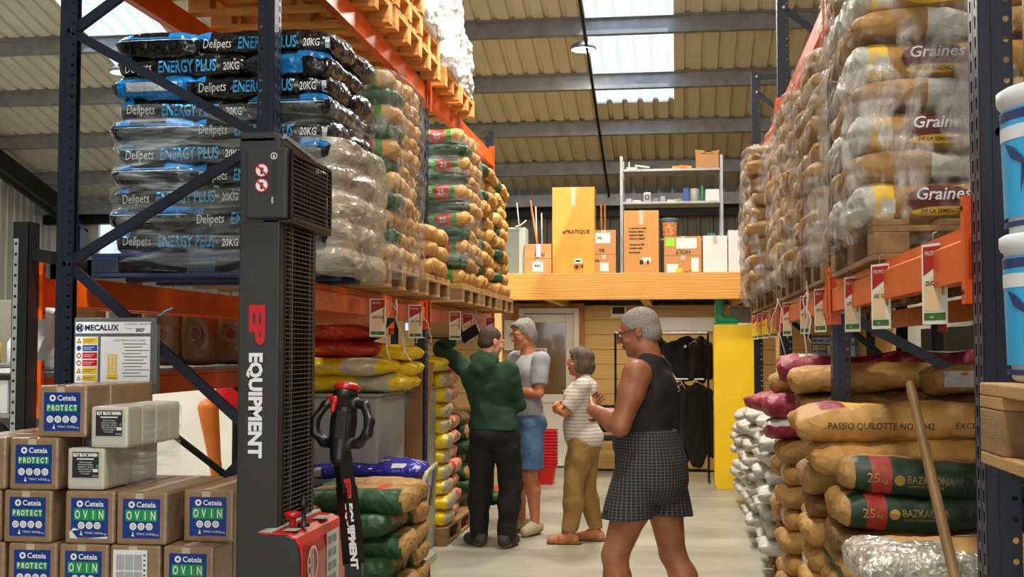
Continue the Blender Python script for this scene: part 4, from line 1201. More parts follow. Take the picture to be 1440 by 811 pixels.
mb = MB(); disc(mb, (-1.396, 4.0735, 2.255), .012, mi=0, r0=.0095); mb.add([(-1.396 - .004, 4.073, 2.249), (-1.392, 4.073, 2.249), (-1.396, 4.073, 2.264)], [(0, 1, 2)], 0); mb.obj('drop_symbol', c_wht, st, fix=False)
for z in (2.205, 2.152):
    mb = MB(); disc(mb, (-1.440, 4.0735, z), .0245, mi=0); disc(mb, (-1.440, 4.073, z), .0245, mi=1, r0=.021)
    mb.add([(-1.440 - .019, 4.0722, z + .014), (-1.440 - .014, 4.0722, z + .019), (-1.440 + .019, 4.0722, z - .014), (-1.440 + .014, 4.0722, z - .019)], [(0, 1, 2, 3)], 1)
    mb.add([(-1.444, 4.0724, z - .014), (-1.436, 4.0724, z - .014), (-1.433, 4.0724, z + .006), (-1.440, 4.0724, z + .012), (-1.446, 4.0724, z + .004)], [(0, 1, 2, 3, 4)], 2)
    mb.obj('prohibition_sticker', [c_wht, m_red, m_ink], st, fix=False)
def down_text(body, x, y, z, size, length, m, parent, ux=(0, 0, -1), uy=(1, 0, 0), bold=.0):
    k = fitx(body, size, length, bold=bold)
    mb = MB(); put_text(mb, body, size, (x, y, z), ux, uy, 0, **k)
    return mb.obj('lettering', m, parent, fix=False)
down_text('EP', -1.486, 4.0985, 1.735, .075, .145, m_red, st, bold=.004)
down_text('EQUIPMENT', -1.486, 4.0985, 1.565, .065, .37, c_wht, st, bold=.003)
# body
prof = [(-1.418, .1), (-1.262, .1), (-1.262, .86), (-1.268, .905), (-1.285, .932), (-1.315, .946), (-1.418, .950)]
MB().prism(prof, 3.985, 4.003, 'y').obj('end_plate', m_dark, st)
MB().prism([(x + (.003 if x > -1.4 else 0), z + .002) for x, z in prof], 4.003, 4.015, 'y').obj('edge_trim', mat('bright_red_trim', 'ea1c12', .35, 0, 0), st)
MB().prism([(x - (0.0 if x > -1.4 else -.05), z) for x, z in prof], 4.015, 4.55, 'y').obj('motor_cover', m_redp, st)
MB().bbox(-1.418, -1.372, 4.02, 4.6, .12, .954, .003).obj('cover_strip', m_lgrey, st)
mb = MB(); c0 = (-1.260, 4.13, .83)
UX, UY = (0, 1, 0), (0, 0, 1)
disc(mb, c0, .062, UX, UY, 0, 28, .052)
def rl(a, b_, w, h): quad(mb, (c0[0] + .0006, c0[1] + a, c0[2] + b_), w, h, UX, UY, 0)
rl(-.006, -.056, .010, .112); rl(-.028, -.056, .010, .112); rl(-.050, -.006, .028, .011); rl(-.045, .028, .022, .010); rl(-.045, -.040, .022, .010)
mb.obj('round_emblem', c_wht, st, fix=False)
mb = MB(); quad(mb, (-1.2605, 4.30, .70), .16, .21, UX, UY, 0)
for i in range(8): quad(mb, (-1.2600, 4.315 + (i % 2) * .06, .72 + (i // 2) * .048), .05, .03, UX, UY, 1)
mb.obj('data_plate', [c_wht, m_lgrey], st, fix=False)
mb = MB(); quad(mb, (-1.35, 4.06, .9512), .05, .07, (1, 0, 0), (0, 1, 0)); quad(mb, (-1.34, 4.36, .9512), .05, .10, (1, 0, 0), (0, 1, 0)); mb.obj('cover_sticker', m_lgrey, st, fix=False)
mb = MB(); mb.lathe([(.012, 0), (.012, .02), (.018, .03), (.030, .036), (.031, .044), (.022, .050), (.004, .052)], 20, 0, (-1.345, 4.16, .953)); mb.obj('emergency_knob', m_redp, st)
mb = MB(); mb.lathe([(.022, 0), (.022, .01), (.008, .014), (.008, .06), (.016, .068), (.018, .085), (.008, .1), (.004, .11)], 14, 0, (-1.31, 4.18, .95)); mb.obj('valve_lever', m_blk2, st)
for y in (4.08, 4.42):
    mb = MB(); mb.bbox(-2.45, -1.52, y, y + .09, .035, .095, .01); mb.obj('fork', m_dark, st)
mb = MB()
for x, y in ((-1.33, 4.12), (-1.33, 4.46)): mb.lathe([(.02, 0), (.055, .006), (.055, .05), (.02, .056)], 20, 0, (x, y, .056), 'y')
mb.obj('wheel', m_blk2, st)
# tiller arm and head
arm_pts = [(-1.175, 4.36, .28), (-1.168, 4.34, .55), (-1.160, 4.30, .80), (-1.165, 4.275, .95), (-1.178, 4.26, 1.08), (-1.192, 4.25, 1.2)]
mb = MB()
for i in range(len(arm_pts) - 1): mb.bar(arm_pts[i], (Vector(arm_pts[i + 1]) + (Vector(arm_pts[i + 1]) - Vector(arm_pts[i])) * .04), .062, .05)
arm = mb.obj('tiller_arm', m_blk2, st)
mb = MB(); mb.bbox(-1.25, -1.12, 4.3, 4.42, .18, .32, .02); mb.obj('tiller_pivot', m_dark, st)
def arm_text(body, t0, size, length, m):
    """letters down the camera side of the arm"""
    a0 = Vector((-1.178, 4.222, 1.115)); a1 = Vector((-1.153, 4.262, .78))
    d = (a1 - a0).normalized(); o = a0 + d * t0 + Vector((-.002, 0, 0))
    k = fitx(body, size, length, bold=.002)
    mb = MB(); put_text(mb, body, size, o, tuple(d), (1, 0, .07), 0, **k); mb.obj('lettering', m, st, fix=False)
arm_text('EP', 0, .036, .075, m_red); arm_text('EQUIPMENT', .09, .034, .24, c_wht)
hb = Body((-.15, -.07, -.04), (.15, .09, .30), .0035)
hb.cone((0, 0, .0), (0, 0, .06), .036, .045, .02).ell((.0, 0, .12), (.052, .042, .085), .02).ell((0, .0, .19), (.045, .045, .05), .02)
hb.ell((0, -.005, .225), (.046, .05, .03), .012)
for s_ in (-1, 1):
    hb.chain([(s_ * .03, 0, .20), (s_ * .085, .0, .185), (s_ * .116, -.01, .13), (s_ * .112, -.01, .085), (s_ * .075, 0, .05), (s_ * .02, 0, .045)], [.018, .016, .0175, .0175, .017, .02], .012)
head = link('tiller_head', hb.mesh('tiller_head', m_blk2), st, (-1.198, 4.245, 1.19), (R(-10), 0, R(-18)))
hb = Body((-.08, -.09, .17), (.08, .09, .30), .003)
hb.ell((0, .0, .245), (.048, .052, .024), .01).cut((0, 0, .236), (0, 0, -1))
link('belly_button', hb.mesh('belly_button', m_redp), head, (0, 0, .004))
hb = Body((-.10, -.09, .10), (.02, .09, .26), .003)
hb.cone((-.055, -.02, .205), (-.015, -.042, .20), .014, .014, .01).cone((-.02, -.042, .2), (-.02, -.046, .16), .015, .009, .01)
link('butterfly_switch', hb.mesh('butterfly_switch', m_redp), head)
MB().bbox(.0, .045, -.052, -.045, .175, .205, .002).obj('display', mat('dark_display', '2a1414', .2, 0, 0), head)
MB().bbox(-.002, .04, -.047, -.038, .06, .16, .003).obj('key_panel', m_dark, head)
MB().tube([(-.062, -.03, .185), (-.035, -.04, .205)], .006, 8).obj('switch_lever', m_galv, head)
# ---------------- floor stock under the left rack ----------------
for q, x in enumerate((-2.58, -2.52)):
    t = thing('storage_tub', ['large pale grey tub under the yellow sacks, left of two', 'large pale grey tub under the yellow sacks, right of the dark gap'][q], 'tub', (x, (7.95, 8.95)[q], 0))
    mb = MB(); mb.bbox(0, .60, 0, .8, 0, 1.25, .02); mb.obj('tub_wall', mat('pale_grey_plastic', 'a9aaa6', .45, 0, .05, 3), t)
    mb = MB(); mb.bbox(-.008, .608, -.01, .81, 1.25, 1.272, .006); mb.obj('rim', m_lgrey, t)
    mb = MB(); mb.box(.3, .306, -.003, 0, .1, 1.2); mb.obj('seam', m_dark, t)
def mf_yel(u, v, s_): return 1 if u > .28 and not (u > .8) else 0
def mf_yel2(u, v, s_): return 1 if u < -.15 else 0
S['yellow'] = [sack_mesh('sack_body', .86, .44, .12, [k_yellow, k_pearl], 110 + i, 5, 3.2, .013, matf=mf_yel2, nx=28, ears=.04) for i in range(2)]
S['yellow_l'] = [sack_mesh('sack_body', .92, .44, .13, [k_yellow, k_pearl], 114 + i, 5, 3.2, .013, matf=mf_yel, nx=28, ears=.04) for i in range(2)]
S['orangef'] = [sack_mesh('sack_body', .86, .44, .13, [k_orange], 118 + i, 5, 3.2, .012) for i in range(2)]
dY = print_on(S['yellow_l'][0], [('SEL POUR BETAIL', .045, -.18, .045, 0, fitx('SEL POUR BETAIL', .045, .34))], 'printed_lettering', [k_pearl])
dO = print_on(S['orangef'][0], [('ETABLISSEMENTS', .035, -.05, .045, 0, fitx('ETABLISSEMENTS', .035, .3))], 'printed_lettering', [k_coral])
GY = 'yellow and pearl sacks on the tubs'
sack(S['yellow_l'][0], -2.28, 8.2, 1.275, 0, 'yellow sack with faint lettering on the left tub, lower layer', GY, None)
sack(S['yellow_l'][0], -2.36, 8.15, 1.385, -.03, 'yellow sack with pale lettering, upper layer beside the stacker', GY, dY)
sack(S['yellow'][0], -2.27, 8.5, 1.275, 0, 'yellow and pearl sack, bottom layer nearer the aisle', GY)
sack(S['yellow'][1], -2.24, 8.48, 1.38, .05, 'yellow and pearl sack, middle layer nearer the aisle', GY)
sack(S['yellow'][0], -2.24, 8.45, 1.49, -.04, 'yellow and pearl sack on top, tied with a pale strap', GY, tilt=.02)
sack(S['yellow'][1], -2.22, 9.35, 1.40, .06, 'yellow sack lying on top of the pile behind the middle post', GY)
sack(S['orangef'][1], -2.46, 8.3, 1.51, .02, 'orange-red sack behind the yellow ones, lower', 'orange sacks on the tubs', dO)
sack(S['orangef'][0], -2.50, 8.3, 1.62, -.02, 'orange-red sack behind the yellow ones, upper', 'orange sacks on the tubs', dO)
MB().tube([(-2.52, 8.22, 1.61), (-2.50, 8.18, 1.55), (-2.44, 8.18, 1.47), (-2.36, 8.18, 1.415), (-2.2, 8.2, 1.405)], .008, 6).obj('strap', k_pearl, label='pale strap hanging over the yellow and pearl sacks', cat='strap')
t = thing('cardboard_sheet', 'tall brown cardboard sheet leaning against the middle post', 'cardboard')
mb = MB(); mb.prism([(-1.98, .05), (-1.93, .05), (-1.80, 1.47), (-1.97, 1.5)], 8.93, 8.945, 'y'); mb.obj('sheet', c_cardp, t)
mb = MB(); mb.prism([(-2.18, .05), (-1.85, .05), (-1.85, 1.47), (-1.89, 1.48)], 8.74, 8.755, 'y'); mb.obj('folded_flap', mat('brown_cardboard', '8a5f35', .7, 0, .1, 4), t)
# pale carton behind, seen between the beams
t = thing('white_carton', 'pale carton standing behind the orange sacks', 'carton', (-2.95, 9.75, 0)); MB().bbox(0, .5, 0, .4, .0, 1.62, .005).obj('carton_body', m_conc, t); MB().box(.1, .4, -.002, 0, 1.3, 1.5).obj('printed_label', m_paper, t)
# kraft and green pile nearest the stacker
def kg(u, v, s_): return 1 if (v < .1 and -.55 < u < .62) and s_ > 0 or (v < -.3 and -.55 < u < .62) else 0
def kg2(u, v, s_): return 1 if s_ < 0 and abs(u) < .9 or (v < -.5 and abs(u) < .85) else (2 if s_ > 0 and .25 < u < .5 else 0)
S['kg'] = [sack_mesh('sack_body', .62, .40, .135, [k_kraft, k_green, k_red], 130 + i, 12, 6, .012, matf=kg2) for i in range(3)]
S['kg_end'] = [sack_mesh('sack_body', .62, .40, .135, [k_kraft, k_green, k_red], 134 + i, 11, 6, .013, matf=lambda u, v, s_: 1 if u < -.55 or s_ < 0 and u < .4 else 0) for i in range(3)]
pallet(-2.75, 6.5, 0, 'worn pallet under the kraft and green pile beside the stacker', 'a', 'x', 1.2, .85)
for k in range(5):
    z = .146 + k * .124
    tp = ORD[4 - k]
    sack(S['kg_end' if k % 2 else 'kg'][k % 3], -1.80 + (k % 2) * .02, 6.86, z, R(90) if k % 2 else PI * 0, f'kraft and green sack, {tp} in the pile by the stacker, near', 'kraft and green pile beside the stacker')
    sack(S['kg' if k % 2 else 'kg_end'][(k + 1) % 3], -1.83, 7.30, z, 0 if k % 2 else 0, f'kraft and green sack, {tp} in the pile by the stacker, far', 'kraft and green pile beside the stacker')
S['big'] = [sack_mesh('sack_body', .62, .46, .20, [k_kraft2], 140, 5, 3, .016)]
for k in range(3):
    sack(S['big'][0], -2.30, 6.72, .146 + k * .19, .02 * k, f'plump kraft sack behind the stacker, {ORD[2 - k]} of three', 'plump kraft sacks')
pallet(-2.95, 7.62, 0, 'pallet under the small blue and white bags', 'a', 'x', 1.1, .85) if False else None
def wb(u, v, s_): return 1 if math.sin(u * 9 + v * 4) + math.sin(v * 11 - u * 5) > .75 else 0
S['violet'] = [sack_mesh('sack_body', .80, .42, .14, [k_navy, k_white], 150 + i, 5, 3, .013, matf=lambda u, v, s_: 1 if math.sin(u * 8 + v * 5 + 1) + math.sin(v * 9 - u * 6) > 1.1 else 0) for i in range(2)]
S['bw'] = [sack_mesh('sack_body', .42, .30, .12, [k_white, k_navy], 154 + i, 5, 3, .012, matf=wb) for i in range(2)]
pallet(-2.9, 7.76, 0, 'pallet under the blue and white bags by the trolley', 'a', 'x', 1.0, 1.0) if False else None
t = pallet(-1.95 - .8, 7.72, 0, 'long pallet under the blue and white bags by the trolley', 'a', 'y', .0 + 1.2, .8)
# blue-violet bags pile
for k in range(3):
    for i, y in enumerate((7.95, 8.3)):
        sack(S['bw'][(k + i) % 2], -2.12, y, .146 + k * .118, .1 * i, f'small white and blue bag, {ORD[2 - k]} layer, {["near", "far"][i]} pile by the trolley', 'small white and blue bags')
for k in range(2):
    sack(S['violet'][k], -2.08, 8.1, .545 + k * .14, .03, f'blue-violet bag with white splashes, {["lower", "upper"][k]}, on the small bags', 'blue-violet bags')
# yellow and coral stacks, far bay
def mf_y(u, v, s_): return 1 if v < -.1 and u > -1 and False else (1 if u > .22 else 0)
S['ye'] = [sack_mesh('sack_body', .44, .40, .123, [k_yellow, k_pearl], 160 + i, 8, 4.5, .013, matf=lambda u, v, s_: 1 if u > .90 else 0, ny=16) for i in range(3)]
S['co'] = [sack_mesh('sack_body', .44, .40, .123, [k_pink, k_coral, k_red], 164 + i, 8, 4.5, .013, matf=lambda u, v, s_: 2 if v < -.72 else (1 if math.sin(u * 7 + v * 5) * math.sin(v * 6 - 1) > .0 else 0), ny=16) for i in range(3)]
pallet(-2.62, 9.56, 0, 'pallet under the yellow and coral sacks by the aisle', 'b', 'y', 1.2, .80)
pallet(-2.66, 10.80, 0, 'pallet under the kraft and green sacks beyond the coral ones', 'a', 'y', 1.2, .80)
for k in range(11):
    z = .146 + k * .1235; tp = ORD[10 - k]
    sack(S['ye'][k % 3], -2.04 + rnd.uniform(-.015, .015) - .004 * k, 9.80, z, rnd.uniform(-.06, .06), f'yellow and pearl sack, {tp} of the tall yellow pile, near side', 'tall pile of yellow sacks')
    sack(S['co'][k % 3], -2.075 + rnd.uniform(-.02, .02) - .004 * k, 10.28, z, rnd.uniform(-.06, .06), f'pale coral-printed sack, {tp} of the tall coral pile', 'tall pile of coral sacks')
for k in range(7):
    z = .146 + k * .118; tp = ORD[6 - k]
    for i, y in enumerate((11.02, 11.5)):
        kk = 'kg' if (k + i) % 3 else 'kg_end'
        sack(S[kk][(k + i) % 3], -2.14 + rnd.uniform(-.03, .03), y, z, R(90) if kk == 'kg_end' else rnd.uniform(-.05, .05), f'kraft and green sack, {tp} in the {["nearer", "farther"][i]} low pile', 'low kraft and green piles past the coral sacks')
sack(S['kg'][0], -1.95, 12.35, .0, .2, 'kraft and green sack lying on the floor past the left rack', 'low kraft and green piles past the coral sacks')
# folding platform trolley
m_beige = mat('beige_green_enamel', 'a5a684', .4, .1, .05, 5)
t = thing('platform_trolley', 'beige folding platform trolley standing beside the left piles', 'trolley')
A0, B0 = Vector((-1.675, 7.62, .2)), Vector((-1.70, 8.10, .2))
A1, B1 = A0 + Vector((.075, 0, .56)), B0 + Vector((.085, 0, .58))
MB().tube([A0, A0.lerp(A1, .9), A1 + Vector((.01, .05, .02)), B1 + Vector((.01, -.05, .02)), B0.lerp(B1, .9), B0], .0165, 10).obj('handle', m_beige, t)
mb = MB(); mb.prism([(7.63, .36), (8.09, .36), (8.09, .52), (7.63, .52)], -1.648, -1.640, 'x'); mb.obj('handle_panel', m_beige, t)
MB().bbox(-1.86, -1.62, 7.50, 8.16, .14, .2, .01).obj('platform', m_beige, t)
for x in (-1.82, -1.67):
    for y in (7.6, 8.08):
        mb = MB(); mb.lathe([(.015, -.015), (.05, -.012), (.05, .012), (.015, .015)], 18, 0, (x, y, .05), 'x'); mb.box(x - .02, x + .02, y - .012, y + .012, .05, .14); mb.obj('caster', m_blk2, t)
# standing brown bags on the neighbouring shelf and the white one
m_bagb = mat('brown_foil_bag', '6e4a26', .3, .1, .2, 6, .3, 18)
def stand_bag(x, y, z, w, h, d, m, label, oval=True, rz=0, seed=0):
    t = thing('standing_bag', label, 'bag', (x, y, z), rz, 'bags on the neighbouring shelf')
    me = sack_mesh('bag_body', h, w, d, [m], 200 + seed, 5, 3, .012)
    link('bag_body', me, t, (0, d / 2, h / 2), (0, R(-90), R(90)))
    if oval:
        mb = MB(); disc(mb, (0, -d / 2 - .03, h * .55), .045, (.8, 0, 0), (0, 0, 1), 0, 20); disc(mb, (0, -d / 2 - .031, h * .55), .049, (.8, 0, 0), (0, 0, 1), 1, 20, .044); mb.obj('printed_oval', [k_ink_m, k_ink_g], t, fix=False)
    return t
bx = [(-3.53, 8.0), (-3.29, 8.05), (-3.19, 8.45), (-3.42, 8.4)]
for i, (x, y) in enumerate(bx):
    stand_bag(x, y, 1.462, .26, .40, .13, m_bagb, f'upright brown foil bag with oval print, {["first", "second", "third", "fourth"][i]} on the neighbouring shelf', True, R(8), i)
stand_bag(-3.75, 7.2, 1.462, .36, .46, .16, k_kraft3, 'crumpled kraft bag behind the warning board', False, 0, 7)
stand_bag(-3.24, 5.85, 1.462, .26, .34, .14, k_white, 'white printed bag with handle between the two left posts', False, 0, 8)
# dark stock filling the rack behind (seen through gaps)
for i, (x, y, w, h, c, l) in enumerate(((-4.05, 5.9, .8, .95, '2a2a2c', 'black covered crate low in the neighbouring rack'), (-4.05, 6.9, .8, .55, '1d1e21', 'second black crate low in the neighbouring rack'))):
    t = thing('covered_crate', l, 'crate', (x, y, 0)); MB().bbox(0, w, 0, .8, 0, h, .03).obj('crate_wall', mat(f'dark_crate_{"ab"[i]}', c, .7, 0, .1, 4), t); MB().bbox(-.02, w + .02, -.02, .82, h, h + .03, .01).obj('lid', m_blk2, t)
# ---------------- floor stock under the right rack ----------------
def bz(u, v, s_):
    if v < -.12 and s_ > 0 and v > -.6: return 0
    if v <= -.6 and u > -.88: return 2 if -.78 < u < -.60 else 1
    if s_ < 0 and u > -.88: return 1
    if s_ > 0 and -.78 < u < -.60 and v < .5: return 2
    return 0
k_dgreen = mat('printed_bottle_green', '12301c', .5, 0, .12, 8, .12, 22)
k_brick = mat('printed_brick_red', '9a2a1c', .5, 0, .12, 8, .12, 22)
S['bz'] = [sack_mesh('sack_body', .86, .44, .135, [k_kraft, k_dgreen, k_brick], 300 + i, 13, 5, .015, matf=bz, nx=34, ny=18) for i in range(2)]
DBZ = [print_on(me, [('25', .050, -.335, .055, 0), ('kg', .028, -.282, .055, 0), ('#oval', (.020, .020), -.215, .068, 0), ('BAZKAONA', .040, -.188, .060, 0, fitx('BAZKAONA', .04, .17)), ('ALIMENTATION ANIMALE', .013, -.185, .044, 0, fitx('ALIMENTATION ANIMALE', .013, .13)),
      ('BERREGI', .085, .01, .038, 1, fitx('BERREGI', .085, .30, bold=.003))], 'printed_lettering', [k_ink_g, m_ink]) for me in S['bz']]
S['psq'] = [sack_mesh('sack_body', .84, .46, .16, [k_kraft2, k_maroon, k_ink_y], 310 + i, 5, 3.6, .015, matf=lambda u, v, s_: (1 if -.78 < u < -.52 else 2 if -.52 <= u < -.1 and v > -.6 else 0) if s_ > 0 and v > -.72 else 0, nx=34, ny=18, ears=.06) for i in range(2)]
DP = [print_on(me, [('PASSIO QUILOTTE NO  6042', .040, -.30, .066, 0, fitx('PASSIO QUILOTTE NO  6042', .04, .42, shear=.05)), ('EXCEL', .034, .20, .072, 0)], 'printed_lettering', [k_ink_d]) for me in S['psq']]
S['kr'] = [sack_mesh('sack_body', .80, .44, .125, [(k_kraft, k_kraft2, k_kraft3)[i % 3]], 320 + i, 10, 4.5, .016, nx=28, ny=16) for i in range(5)]
S['krw'] = [sack_mesh('sack_body', .80, .44, .125, [k_kraft2, k_white], 330 + i, 10, 4.5, .016, matf=lambda u, v, s_: 1 if abs(v) < .35 and abs(u) > .93 else 0, nx=28, ny=16) for i in range(2)]
S['mar'] = [sack_mesh('sack_body', .78, .44, .14, [k_maroon, k_white], 340 + i, 5, 3.4, .017, matf=lambda u, v, s_: 1 if s_ > 0 and v > -.55 and u > -.7 else 0, nx=28, ny=16) for i in range(2)]
S['marw'] = [sack_mesh('sack_body', .70, .44, .13, [k_maroon, k_white], 344 + i, 5, 3.4, .017, matf=lambda u, v, s_: 0 if u < -.35 else 1, nx=28, ny=16) for i in range(2)]
S['wh'] = [sack_mesh('sack_body', .78, .44, .125, [k_white], 350 + i, 4, 2.8, .011, nx=28, ny=16, ears=.05) for i in range(3)]
S['kgR'] = [sack_mesh('sack_body', .80, .44, .125, [k_kraft, k_green, k_red], 360 + i, 10, 4.5, .015, matf=lambda u, v, s_: 1 if s_ < 0 and abs(u) < .9 or s_ > 0 and -.75 < u < -.2 and v < .3 else 0, nx=28, ny=16) for i in range(2)]
# near pile: foil-faced sack and two plain ones in front
S['foil'] = [sack_mesh('sack_body', .80, .46, .15, [k_kraft2, k_foil], 370, 5, 3, .02, matf=lambda u, v, s_: 1 if u < -.66 or (v < -.35 and u < -.35) or (v < -.8 and u < .1) else 0, nx=40, ny=22)]
dF = print_on(S['foil'][0], [('#box', (.19, .045), -.05, .02, 0, {'tilt': -.03}), ('#box', (.2, .06), .13, -.17, 0, {'tilt': -.03})], 'white_tag', [k_white], '+z', .004)
pallet(.62, 4.02, 0, 'pallet under the foil-faced sack, nearest on the right', 'b', 'y', .55, 1.0)
for k in range(5):
    sack(S['kr'][k % 5], 1.0 + .02 * (k % 2), 4.28, .146 + k * .128, .03 * (k % 3 - 1), f'plain kraft sack, {ORD[k + 1] if k < 0 else ORD[5 - k]} of the pile with the foil-faced sack', 'near right pile')
sack(S['foil'][0], .98, 4.27, .785, .02, 'kraft sack with crinkled foil end and white tags, top of near right pile', 'near right pile', dF)
sack(S['kr'][1], 1.62, 4.45, .785, .2, 'crumpled kraft bag with torn white flap beside the pole', 'near right pile')
sack(S['kraft_pale'][2], 1.55, 4.42, .91, -.1, 'small crumpled golden bag lying behind the pole', 'near right pile')
# first tall pile
pallet(.66, 4.84, 0, 'pallet under the green-banded sacks of the right rack', 'b', 'y', .95, 1.0)
for k in range(7):
    z = .146 + k * .105; tp = ORD[8 - k]
    me = S['kr'][k % 5]
    if k == 6:
        sack(S['kr'][2], 1.0, 5.02, .775, 0, f'plain kraft sack, {tp} in the green-banded pile, camera side', 'green-banded pile on the right')
    elif k % 2: 
        sack(S['kgR' if k == 5 else 'kr'][k % 2], .84, 5.18, z, R(90), f'kraft sack lying end on, {tp} in the green-banded pile, aisle corner', 'green-banded pile on the right')
        sack(me, 1.28, 5.18, z, R(90), f'kraft sack lying end on, {tp} in the green-banded pile, inner', 'green-banded pile on the right')
    else:
        sack(me, 1.02, 5.02, z, 0.02, f'kraft sack lying lengthwise, {tp} in the green-banded pile, camera side', 'green-banded pile on the right')
        sack(S['kgR'][0], 1.0, 5.46, z, 0, f'kraft and green sack, {tp} in the green-banded pile, second row', 'green-banded pile on the right')
sack(S['bz'][0], 1.03, 4.97, .885, .0, 'kraft sack with dark green side panel, lower of the two lettered ones', 'green-banded pile on the right', DBZ[0])
sack(S['bz'][1], 1.06, 4.98, 1.002, -.05, 'kraft sack with dark green side panel, topmost, sagging over its twin', 'green-banded pile on the right', DBZ[1], tilt=.045)
# second pile, lettered kraft sacks
pallet(.72, 5.30, 0, 'pallet under the black-lettered kraft sacks', 'b', 'y', .5, 1.0)
for k in range(8):
    z = .146 + k * .116; tp = ORD[9 - k]
    sack(S['kr' if k % 3 else 'krw'][k % 2], 1.02 - .02 * (k % 2), 5.62 if k > 6 else 5.95, z, 0 if k % 2 else .04, f'kraft sack, {tp} in the pile of black-lettered sacks', 'black-lettered kraft pile')
    sack(S['kr'][(k + 2) % 5], 1.10 - .03 * (k % 2), 6.40, z, R(90) if k % 2 else 0, f'kraft sack, {tp} of the pile in line with the post', 'kraft pile behind the post')
    if k > 2: sack(S['kr'][(k + 1) % 5], .96 - .02 * (k % 2), 5.52, z, 0, f'kraft sack, {tp} in the pile of black-lettered sacks, camera side', 'black-lettered kraft pile')
sack(S['psq'][0], .97, 5.28, 1.045, .0, 'long kraft sack stencilled in black, lower of the two', 'black-lettered kraft pile', DP[0])
sack(S['psq'][1], .91, 5.30, 1.185, .0, 'long kraft sack stencilled in black, upper, with maroon corner', 'black-lettered kraft pile', DP[1])
# third pile behind the post
for k, (z, x) in enumerate(((1.12, 1.0), (1.245, 1.0), (1.37, .96))):
    sack(S['kr'][(k * 2) % 5], x, 6.22, z, -.04 * k, f'golden kraft sack crossing behind the post, {["lowest", "middle", "topmost"][k]} of three', 'golden kraft sacks behind the post', tilt=-.03)
    o = sack(S['kr'][(k + 1) % 5], 1.55, 6.05, z, .1, f'shaded brown sack at the back right, {["lowest", "middle", "topmost"][k]} of three', 'shaded brown sacks at the back right')
    if k == 2 and o: link('white_tag', print_on(S['kr'][3], [('#box', (.2, .075), -.35, .03, 0), ('#box', (.05, .05), -.2, .04, 1, {'lift': .002})], 'white_tag', [k_white, m_lgrey]), o)
sack(S['kr'][2], 1.62, 5.55, 1.16, .1, 'shaded brown sack against the far side of the stencilled ones', 'shaded brown sacks at the back right')
# maroon and white pile
pallet(.70, 7.0, 0, 'pallet under the maroon-topped pile', 'b', 'y', 1.2, 1.0)
for k in range(7):
    z = .146 + k * .128; tp = ORD[10 - k]
    sack(S['krw' if k % 2 else 'kr'][k % 2], .98 + .03 * (k % 2), 7.28, z, 0 if k % 2 else .06, f'kraft sack, {tp} in the maroon-topped pile, camera side', 'maroon-topped pile')
    sack(S['kr'][k % 5], 1.02 - .03 * (k % 2), 7.78, z, R(90) if k % 3 == 1 else 0, f'kraft sack, {tp} in the maroon-topped pile, far side', 'maroon-topped pile')
sack(S['mar'][0], .90, 7.3, 1.045, PI, 'maroon woven sack with white edge, third down, in the maroon-topped pile', 'maroon-topped pile')
sack(S['marw'][0], .86, 7.28, 1.175, .03, 'maroon and white woven sack, second down, in the maroon-topped pile', 'maroon-topped pile')
sack(S['marw'][1], .80, 7.75, 1.18, .2, 'maroon woven sack poking out behind the kraft ones', 'maroon-topped pile')
sack(S['kr'][3], .98, 7.72, 1.30, 0, 'kraft sack under the topmost maroon sack', 'maroon-topped pile')
sack(S['mar'][1], .97, 7.1, 1.40, -.05, 'maroon woven sack with white face, topmost of the maroon pile', 'maroon-topped pile', tilt=-.02)
sack(S['mar'][0], 1.5, 6.9, 1.42, .0, 'second topmost maroon sack, lying behind the post', 'maroon-topped pile')
# white woven bags
pallet(.68, 8.45, 0, 'pallet under the nearer white woven bags', 'b', 'y', 1.2, 1.0)
pallet(.70, 9.75, 0, 'pallet under the second pile of white woven bags', 'b', 'y', 1.2, 1.0)
pallet(.71, 11.9, 0, 'farthest pallet under white woven bags by the yellow locker', 'b', 'y', 1.2, 1.0)
for q, (y, n, x) in enumerate(((8.65, 8, .98), (9.15, 8, .98), (9.98, 8, .95), (10.5, 8, .95), (12.1, 7, .96), (12.6, 7, .98))):
    nm = ['first', 'second', 'third', 'fourth', 'fifth', 'last'][q]
    for k in range(n):
        sack(S['wh'][(k + q) % 3], x + rnd.uniform(-.05, .03), y + rnd.uniform(-.02, .02), .146 + k * .118, rnd.uniform(-.07, .07), f'white woven bag, {ORD[n - 1 - k]} in the {nm} white pile', 'white woven bags along the right rack')
board(.93, 8.55, 1.42, .82, 'grey load warning board behind the right rack post above the maroon sacks')
# tarpaulin behind
t = thing('tarpaulin', 'dark green tarpaulin hung at the back of the right rack', 'tarpaulin')
mb = MB(); n_ = 24
vs = [(2.2 + .03 * math.sin(i * 1.3), 6.6 + i * .2, z) for i in range(n_) for z in (0.2, 1.75)]
mb.add(vs, [(2 * i, 2 * i + 2, 2 * i + 3, 2 * i + 1) for i in range(n_ - 1)], 0, True); mb.obj('cloth', mat('dark_green_tarpaulin', '0d2a20', .6, 0, .1, 4), t, fix=False)
# pole
a, b_ = Vector((.775, 4.2, 1.465)), Vector((.855, 2.95, .015))
MB().tube([a, a.lerp(b_, .02), b_], [.012, .0165, .0175], 12).obj('wooden_pole', mat('worn_ash_handle', '7d5c36', .55, 0, .25, 6, .1, 40, (1, 1, .2)), label='worn wooden pole leaning against the right-hand sacks', cat='pole')
